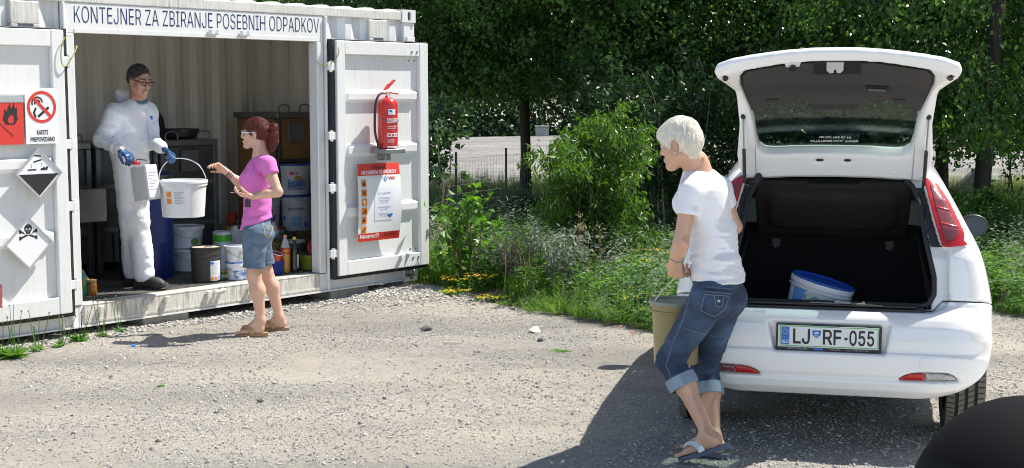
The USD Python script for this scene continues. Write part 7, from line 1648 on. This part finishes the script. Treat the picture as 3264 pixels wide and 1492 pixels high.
for lab, src, x, y, a, s in (('dark tree directly behind the right end of the container', T1, -2.1, 20.4, 1.9, 1.0), ('dark tree behind the container roof corner, farther back', T2, -1.95, 23.6, 4.1, 1.02), ('dark background tree between the two bare trunks', T1, 1.9, 24.6, 2.2, 1.05), ('dark background tree seen left of the raised tailgate', T2, 2.45, 21.6, 3.3, 1.0), ('dark background tree over the middle of the raised tailgate', T1, 4.6, 22.6, 5.2, 1.05), ('dark background tree at the right corner of the tailgate', T2, 5.0, 19.9, 1.1, 1.0), ('tree at the far right edge, its crown cut by the picture', T4, 7.55, 18.6, .6, 1.0), ('background tree behind the leaning one on the right', T4, 7.0, 22.4, 2.9, 1.05), ('far right background tree standing behind the edge tree', T1, 9.6, 22.0, 4.0, 1.08)):
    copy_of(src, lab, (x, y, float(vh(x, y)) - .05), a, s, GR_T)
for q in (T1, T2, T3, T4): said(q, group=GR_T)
# thicket under the trees
def bush(label, x, y, w, h, n, seed, leaf, L=.08, W=.05, name='bush', droop=.3, stems=9, d=None, zlow=.05):
    rg = np.random.default_rng(seed); t = thing(name, label, 'shrub', (x, y, float(vh(x, y)) - .03)); d = d or w
    P, D = [], []; tips = []
    for i in range(stems):
        a = 2 * PI * i / stems + rg.uniform(-.3, .3); q = rg.uniform(.2, 1) ** .7
        pts, rr2 = limb(rg, (.05 * math.cos(a), .05 * math.sin(a), 0), (q * .9 * math.cos(a) * w / h, q * .9 * math.sin(a) * d / h, 1.0), h * rg.uniform(.75, 1.08), .016, 8, .22, .08)
        part(t, 'stem', tube(pts, rr2, 5), TWIG, True); tips.append(pts)
        for _ in range(3):
            j = rg.integers(3, 8); p2, r2 = limb(rg, pts[j], rg.normal(0, .7, 3) + [0, 0, .6], h * .35, .007, 5, .3); tips.append(p2)
    tips = [p for p in tips]
    ii = rg.integers(0, len(tips), n); tt = rg.uniform(.15, 1, n) ** .8
    base = np.array([np.array([np.interp(q, np.linspace(0, 1, len(tips[i])), tips[i][:, k]) for k in range(3)]) for i, q in zip(ii, tt)])
    P = base + rg.normal(0, 1, (n, 3)) * np.array([.075, .075, .06]) * max(.6, w); P = P[P[:, 2] > zlow]
    D = rg.normal(0, .8, (len(P), 3)) + np.c_[P[:, :2] * .5, np.full(len(P), -droop)]; Lf = L * rg.uniform(.55, 1.2, len(P))
    part(t, 'foliage', leaf_mesh(P, D, rg.normal(0, .7, (len(P), 3)) + [0, 0, .7], Lf, Lf * W / L), leaf)
    return t
SHR = bush('tall light-green shrub with drooping narrow leaves at the middle of the verge', .80, 13.2, .74, 1.46, 13500, 11, LEAF_SHRUB, .080, .025, 'tall_shrub', .9, 22, .6)
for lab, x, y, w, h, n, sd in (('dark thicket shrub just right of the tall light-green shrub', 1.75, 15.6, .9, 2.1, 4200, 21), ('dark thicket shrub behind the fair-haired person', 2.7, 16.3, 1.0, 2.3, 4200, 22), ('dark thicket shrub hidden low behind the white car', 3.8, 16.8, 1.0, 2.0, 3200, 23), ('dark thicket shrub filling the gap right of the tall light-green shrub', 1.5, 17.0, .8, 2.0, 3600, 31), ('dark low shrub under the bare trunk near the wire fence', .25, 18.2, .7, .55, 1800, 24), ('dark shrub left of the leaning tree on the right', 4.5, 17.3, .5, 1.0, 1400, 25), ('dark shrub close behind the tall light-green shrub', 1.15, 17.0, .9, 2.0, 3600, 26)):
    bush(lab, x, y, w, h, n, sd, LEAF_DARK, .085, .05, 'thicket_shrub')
bush('low leafy weed bush at the foot of the leaning tree', 5.5, 15.6, .6, .75, 2200, 27, WEEDM, .07, .04, 'weed_bush'); bush('small several-stemmed tree at the far right edge', 7.35, 19.6, .9, 2.4, 2600, 28, LEAF_SHRUB, .08, .04, 'young_tree', .2, 5)
bush('light-green climbing plant against the right end of the container', -.42, 13.0, .16, .80, 420, 29, LEAF_VINE, .085, .075, 'climber', .3, 7, .16); bush('shaded leafy branch hanging beside the container corner', -.85, 15.2, .6, 1.75, 1500, 30, LEAF_DARK, .085, .07, 'hanging_branch', .5, 6, .45, .95)
# wire fence
fa, fd = np.array([-.63, 15.4]), unit(np.array([.56, 1.1, 0]))[:2]; sp_ = 1.23
fe = thing('wire_fence', 'low wire mesh fence on thin dark posts in front of the gravel lot', 'fence', (fa[0], fa[1], -.16), 0)
FPOST = mat('fence_post', (.035, .035, .04), .7); WIRE = mat('fence_wire', (.16, .16, .16), .5, .6)
for i in range(0, 8): q = fd * sp_ * i; part(fe, 'post', rbox(q[0] - .013, q[0] + .013, q[1] - .013, q[1] + .013, -.2, 1.23, .004), FPOST)
wires = []
d3 = np.array([fd[0], fd[1], 0]); a_, b_ = d3 * sp_ * -.3, d3 * sp_ * 7
for z in np.arange(.05, 1.18, .10): wires.append(cyl(a_ + (0, 0, z), b_ + (0, 0, z), .0014, n=4, caps=False))
for s_ in np.arange(-.3 * sp_, 7 * sp_, .075): wires.append(cyl(d3 * s_ + (0, 0, .05), d3 * s_ + (0, 0, 1.15), .0011, n=4, caps=False))
part(fe, 'mesh_wire', cat_(*wires), WIRE, kind='stuff')
# hedge far beyond the lot, as one mass
rg = np.random.default_rng(77); n = 52000; P = np.c_[rg.uniform(-26, 32, n), 61 + rg.normal(0, 1.2, n), rg.uniform(0, 1, n) ** 1.5 * 4.6 - .3]; P[:, 2] *= .75 + .3 * np.sin(P[:, 0] * .45) * np.sin(P[:, 0] * .13 + 1)
hd = part(None, 'far_hedge', leaf_mesh(P, rg.normal(0, 1, (n, 3)), rg.normal(0, 1, (n, 3)) + [0, -.6, .4], .24, .18), LEAF_DARK); said(hd, 'dark line of trees and hedge beyond the gravel lot', 'hedge', None, 'stuff')
p_ = onground(1362 * KP, 342 * KP, -.15); t = thing('concrete_box', 'tiny pale concrete box at the far edge of the gravel lot', 'box', (p_[0], p_[1] - 1.5, -.15)); part(t, 'box_body', rbox(-.28, .28, 0, .4, 0, .42, .02), CONC); part(t, 'box_top', rbox(-.31, .31, -.03, .43, .421, .47, .01), CONC)
p_ = onground(2446 * KP, 515 * KP, -.15); t = thing('rubble_slab', 'grey sloping slab of rubble beside the leaning tree on the right', 'slab', (p_[0], p_[1] + .3, -.16)); part(t, 'slab', hullpts([(-.42, 0, 0), (.30, -.1, 0), (.36, .5, 0), (-.35, .5, 0), (.20, .05, .62), (.27, .3, .64), (.10, .1, .50), (-.30, .1, .12)]), CONC); part(t, 'broken_edge', hullpts([(-.5, -.1, 0), (-.38, -.2, 0), (-.36, .0, .10), (-.46, .1, .06)]), CONC)
# ---- grass and low weeds of the verge
def tuft(seed, n, h, w, lean=.35, mat_wide=.006):
    r = np.random.default_rng(seed); V, F = [], []
    for i in range(n):
        a = r.uniform(0, 6.28); b = np.array([r.normal(0, w), r.normal(0, w), 0]); L = h * r.uniform(.5, 1.1); ln = r.uniform(.1, 1) * lean; d = np.array([math.cos(a), math.sin(a), 0]); s = np.array([-d[1], d[0], 0]) * mat_wide * r.uniform(.6, 1.3)
        p1 = b + d * L * ln * .3 + (0, 0, L * .55); p2 = b + d * L * ln * 1.1 + (0, 0, L * (1 - .35 * ln)); k = len(V)
        V += [b - s, b + s, p1 + s * .8, p1 - s * .8, p2]; F += [(k, k + 1, k + 2), (k, k + 2, k + 3), (k + 3, k + 2, k + 4)]
    return trimesh.Trimesh(np.array(V), F, process=False)
def herb(seed, n, h, L, W, spread=.10):
    r = np.random.default_rng(seed); z = r.uniform(.05, 1, n) * h; a = r.uniform(0, 6.28, n); rad = spread * (1.1 - .6 * z / h) * r.uniform(.1, 1, n)
    P = np.c_[rad * np.cos(a), rad * np.sin(a), z]; D = np.c_[np.cos(a), np.sin(a), r.uniform(-.3, .6, n)]; return leaf_mesh(P, D, r.normal(0, .5, (n, 3)) + [0, 0, 1], L * r.uniform(.6, 1.2, n), W)
protos = [tuft(1, 26, .20, .045, .5), tuft(2, 30, .29, .05, .7), tuft(3, 22, .17, .06, .9), tuft(4, 16, .50, .04, .35, .004), herb(5, 46, .34, .07, .022), herb(6, 40, .22, .06, .03, .14), herb(7, 60, .55, .05, .012, .10), tuft(8, 14, .62, .04, .22, .003)]
pm = [GRASSM, GRASSM, GRASSM, GRASSM, WEEDM, WEEDM, LEAF_SILVER, GRASSDRY]
rg = np.random.default_rng(9); N = 31000
gx_, gd_ = rg.uniform(-1.1, 10.5, N), rg.uniform(0, 1, N) ** 1.5 * 10.5
gy_ = verge_y(gx_) + (meshkit.fbm(np.c_[gx_ * 2.2, gx_ * 0, gx_ * 0], 3, 9) - .5) * .5 + gd_ + rg.normal(0, .06, N)
kin = np.abs((gx_ - 0) / gy_) < .66
ins = ((np.c_[gx_, gy_] - K0[:2]) @ KX[:2] < .12) & (gx_ < 0)     # not under the container
keep = kin & ~ins; gx_, gy_, gd_ = gx_[keep], gy_[keep], gd_[keep]; N = len(gx_)
nz = meshkit.fbm(np.c_[gx_ * .8, gy_ * .8, gx_ * 0], 3, 41); idx = np.where(nz + rg.normal(0, .14, N) > .43, rg.choice([4, 5, 6, 2], N, p=[.34, .34, .10, .22]), rg.choice([0, 1, 2, 3, 7], N, p=[.36, .33, .22, .07, .02]))
sc = rg.uniform(.55, 1.15, N) * np.clip(.35 + gd_ * .9, .35, 1.0) * np.where(gd_ > 3.5, 1.1, 1)
FLOW = [(1137, 697, .75), (1135, 727, .5), (1195, 690, .8), (1262, 745, .55), (1215, 770, .45), (1292, 768, .4)]
for a_, b_, k_ in FLOW:
    q_ = at(a_ * KP, b_ * KP, verge_y(at(a_ * KP, b_ * KP, 11.5)[0]) + k_); f_ = ~((np.abs(gx_ - q_[0] * gy_ / q_[1]) < .17) & (gy_ - q_[1] > -.75) & (gy_ - q_[1] < .06)); sc = np.where(f_, sc, sc * .42)
N = len(gx_)
instancer('verge_grass', protos, pm, np.c_[gx_, gy_, vh(gx_, gy_) - .03], idx, sc, zrot(rg.uniform(0, 6.28, N)), 'mixed grass and low weeds covering the verge', 'grass')
# tall grass along the fence, and grass creeping into the shade of the lot's edge
N2 = 5000; gx2 = rg.uniform(-2.5, 10, N2); gy2 = rg.uniform(20, 26, N2)
instancer('far_grass', [protos[1], protos[3], protos[7]], [GRASSM, GRASSM, GRASSDRY], np.c_[gx2, gy2, vh(gx2, gy2) - .02], rg.integers(0, 3, N2), rg.uniform(.6, 1.1, N2), zrot(rg.uniform(0, 6.28, N2)), 'tall grass at the edge of the gravel lot', 'grass')
# ---- plants one can tell apart
def flower_clump(label, px, py, seed, n=9, h=.42, cat='flower', spread=.12, name='yellow_flower', head=.020, back=.5):
    rg = np.random.default_rng(seed); p = at(px * KP, py * KP, verge_y(at(px * KP, py * KP, 11.5)[0]) + back); t = thing(name, label, cat, (p[0], p[1], float(vh(p[0], p[1])) - .03)); hh = p[2] - float(vh(p[0], p[1])) + .03
    st, hd_ = [], []
    for i in range(n):
        q = np.array([rg.normal(0, spread), rg.normal(0, spread), hh * rg.uniform(.8, 1.06)]); st.append(tube([q * (.3, .3, 0), q * (.6, .6, .55), q], [.004, .003, .002], 4))
        for _ in range(8): hd_.append(moved(hullpts(np.random.default_rng(seed * 31 + i * 7 + _).normal(0, 1, (7, 3)) * (.6, .6, .25)), q + rg.normal(0, .018, 3) * (1, 1, .3), s=head * .62))
    part(t, 'stems', cat_(*st), WEEDM, kind='stuff'); part(t, 'flower_heads', cat_(*hd_), YFLOW, kind='stuff'); part(t, 'leaves', moved(herb(seed, 70, hh * .8, .08, .018, spread * 1.4), (0, 0, 0)), WEEDM)
for i, (lab, px, py, n, sp2) in enumerate((('yellow flower clump nearest the container foot, the larger upper one', 1137, 697, 12, .10), ('yellow flower clump just below the larger one near the container', 1135, 727, 8, .08), ('yellow flower clump right of the two by the container', 1195, 690, 9, .10), ('yellow flower clump at the middle front edge of the verge', 1262, 745, 10, .11), ('low yellow flower clump just left of the middle front one', 1215, 770, 6, .07), ('yellow flower clump right of the middle front one', 1292, 768, 7, .08))):
    flower_clump(lab, px, py, 200 + i, n, .40, 'flower', sp2, back=(.75, .5, .8, .55, .45, .4)[i])
for i, (lab, px, py) in enumerate((('tall yellow mustard flowers beside the container corner, upper', 1190, 600), ('tall yellow mustard flowers lower against the container corner', 1110, 632), ('yellow mustard flowers left of the fair-haired person, upper', 1645, 632), ('yellow mustard flowers beside the olive bucket, lower', 1650, 655), ('yellow flowers right of the white car, below its mirror', 2515, 635), ('few yellow flowers just behind the olive bucket rim', 1625, 735))):
    flower_clump(lab, px, py, 230 + i, 14, .62, 'flower', .14, 'mustard_plant', .012, (1.6, 1.2, 2.2, 1.9, 3.2, .5)[i])
for i, (lab, px, py, bk) in enumerate((('lone yellow flower clump among the grass below the tall light-green shrub', 1395, 735, .9), ('small yellow flowers in the grass right of the dock stalk', 1545, 742, .9), ('small yellow flowers near the verge edge left of the olive bucket', 1590, 768, .6), ('yellow flowers in the taller grass left of the silvery weed', 1330, 700, 1.5), ('yellow flowers deep in the grass behind the dead branch', 1250, 668, 2.0), ('yellow flowers between container corner and climbing plant', 1080, 668, 1.2))):
    flower_clump(lab, px, py, 260 + i, 7, .4, 'flower', .09, back=bk)
bush('silvery grey-leaved weed in the middle of the verge front', float(onground(1800, 955, -.08)[0]), float(onground(1800, 955, -.08)[1]) + .25, .30, .62, 750, 41, LEAF_SILVER, .07, .026, 'silver_weed', .2, 9)
bush('grey-green weed between the flowers and the tall light-green shrub', float(onground(1640, 940, -.08)[0]), float(onground(1640, 940, -.08)[1]) + .6, .36, .62, 800, 42, LEAF_SILVER, .05, .014, 'grey_weed', .0, 12)
p_ = onground(1880, 950, -.08); t = thing('dock_plant', 'tall dry brownish dock stalk in front of the tall light-green shrub', 'weed', (p_[0], p_[1] + .3, float(vh(p_[0], p_[1])))); rg = np.random.default_rng(4)
for i in range(5):
    pts, r2 = limb(rg, (.02 * i, 0, 0), (rg.normal(0, .2), 0, 1), .62 + .12 * (i == 2), .006, 6, .15); part(t, 'stalk', tube(pts, r2, 5), TWIG)
    q = pts[rg.integers(2, 7, 90)] + rg.normal(0, .02, (90, 3)); part(t, 'seeds', leaf_mesh(q, rg.normal(0, 1, (90, 3)), rg.normal(0, 1, (90, 3)), .022, .014), GRASSDRY, kind='stuff')
for lab, px, py, dx, sd in (('bare dead branch arching over the weeds beside the container', 1180, 560, 1.2, 5), ('bare dead twig lying over the grass left of the fair-haired person', 1622, 640, -.7, 6)):
    p_ = onground(px * KP, py * KP, .35); t = thing('dead_branch', lab, 'branch', (p_[0], p_[1], float(vh(p_[0], p_[1])))); rg = np.random.default_rng(sd)
    pts, r2 = limb(rg, (0, 0, -.1), (dx, .1, .7), .55 if dx < 0 else 1.1, .008, 9, .2, -.04); part(t, 'bough', tube(pts, r2, 6), TWIG, True)
    for i in range(9): q, r3 = limb(rg, pts[2 + i % 7], (dx, rg.normal(0, .4), rg.normal(.1, .3)), .25 if dx < 0 else .55, .004, 6, .25, -.03); part(t, 'twig', tube(q, r3, 4), TWIG, True)
# weeds along the foot of the container and single ones on the gravel
def rosette(label, px, py, n, L, W, seed, m=WEEDM, up=.5, z=-.12, name='weed', stalks=0, sh=.2):
    p_ = onground(px * KP, py * KP, z); zz = float(gravel_h(np.array(p_[0]), np.array(p_[1]))); rg = np.random.default_rng(seed); t = thing(name, label, 'weed', (p_[0], p_[1], zz))
    a = rg.uniform(0, 6.28, n); D = np.c_[np.cos(a), np.sin(a), rg.uniform(.1, 1.2, n) * up]; part(t, 'leaves', leaf_mesh(rg.normal(0, .012, (n, 3)) * (1, 1, .2), D, np.tile([0, 0, 1.], (n, 1)) + rg.normal(0, .2, (n, 3)), L * rg.uniform(.6, 1.1, n), W), m)
    for i in range(stalks):
        q = np.array([rg.normal(0, .05), rg.normal(0, .05), sh * rg.uniform(.7, 1.15)]); s2 = part(t, 'stalk', tube([(q[0] * .2, q[1] * .2, 0), q * (.7, .7, .6), q], [.003, .0025, .002], 4), WEEDM); part(s2, 'seed_head', moved(hullpts(np.random.default_rng(i).normal(0, 1, (9, 3)) * (.5, .5, 1.1)), q, s=.0075), mat('seed_head', (.26, .19, .12), .9))
rosette('small green plantain growing alone on the open gravel', 1408, 872, 26, .085, .016, 1, up=.25, z=-.08)
rosette('plantain with long bright leaves in the left foreground below the left door', 38, 912, 34, .17, .035, 2, LEAF_VINE, .9, -.13, 'weed', 4, .34)
for i, (lab, px, py, n, L, st, sh) in enumerate((('bushy weed at the left lower corner of the doorway', 200, 868, 40, .12, 5, .26), ('weed under the left door, right of the plantain', 95, 893, 26, .09, 6, .24), ('weed with pinkish heads under the left door, near the doorway corner', 150, 882, 24, .08, 6, .20), ('weed at the very left edge beneath the left door', 5, 915, 22, .10, 4, .22), ('thin weed hanging before the sill over the long concrete block', 302, 842, 18, .08, 3, .30), ('tiny weed on the left foreground gravel', 402, 992, 14, .03, 0, 0), ('thin weed before the sill, right of the doorway corner', 255, 858, 16, .07, 4, .25))):
    rosette(lab, px, py, n, L, .022, 300 + i, WEEDM, 1.0, -.14, 'weed', st, sh)
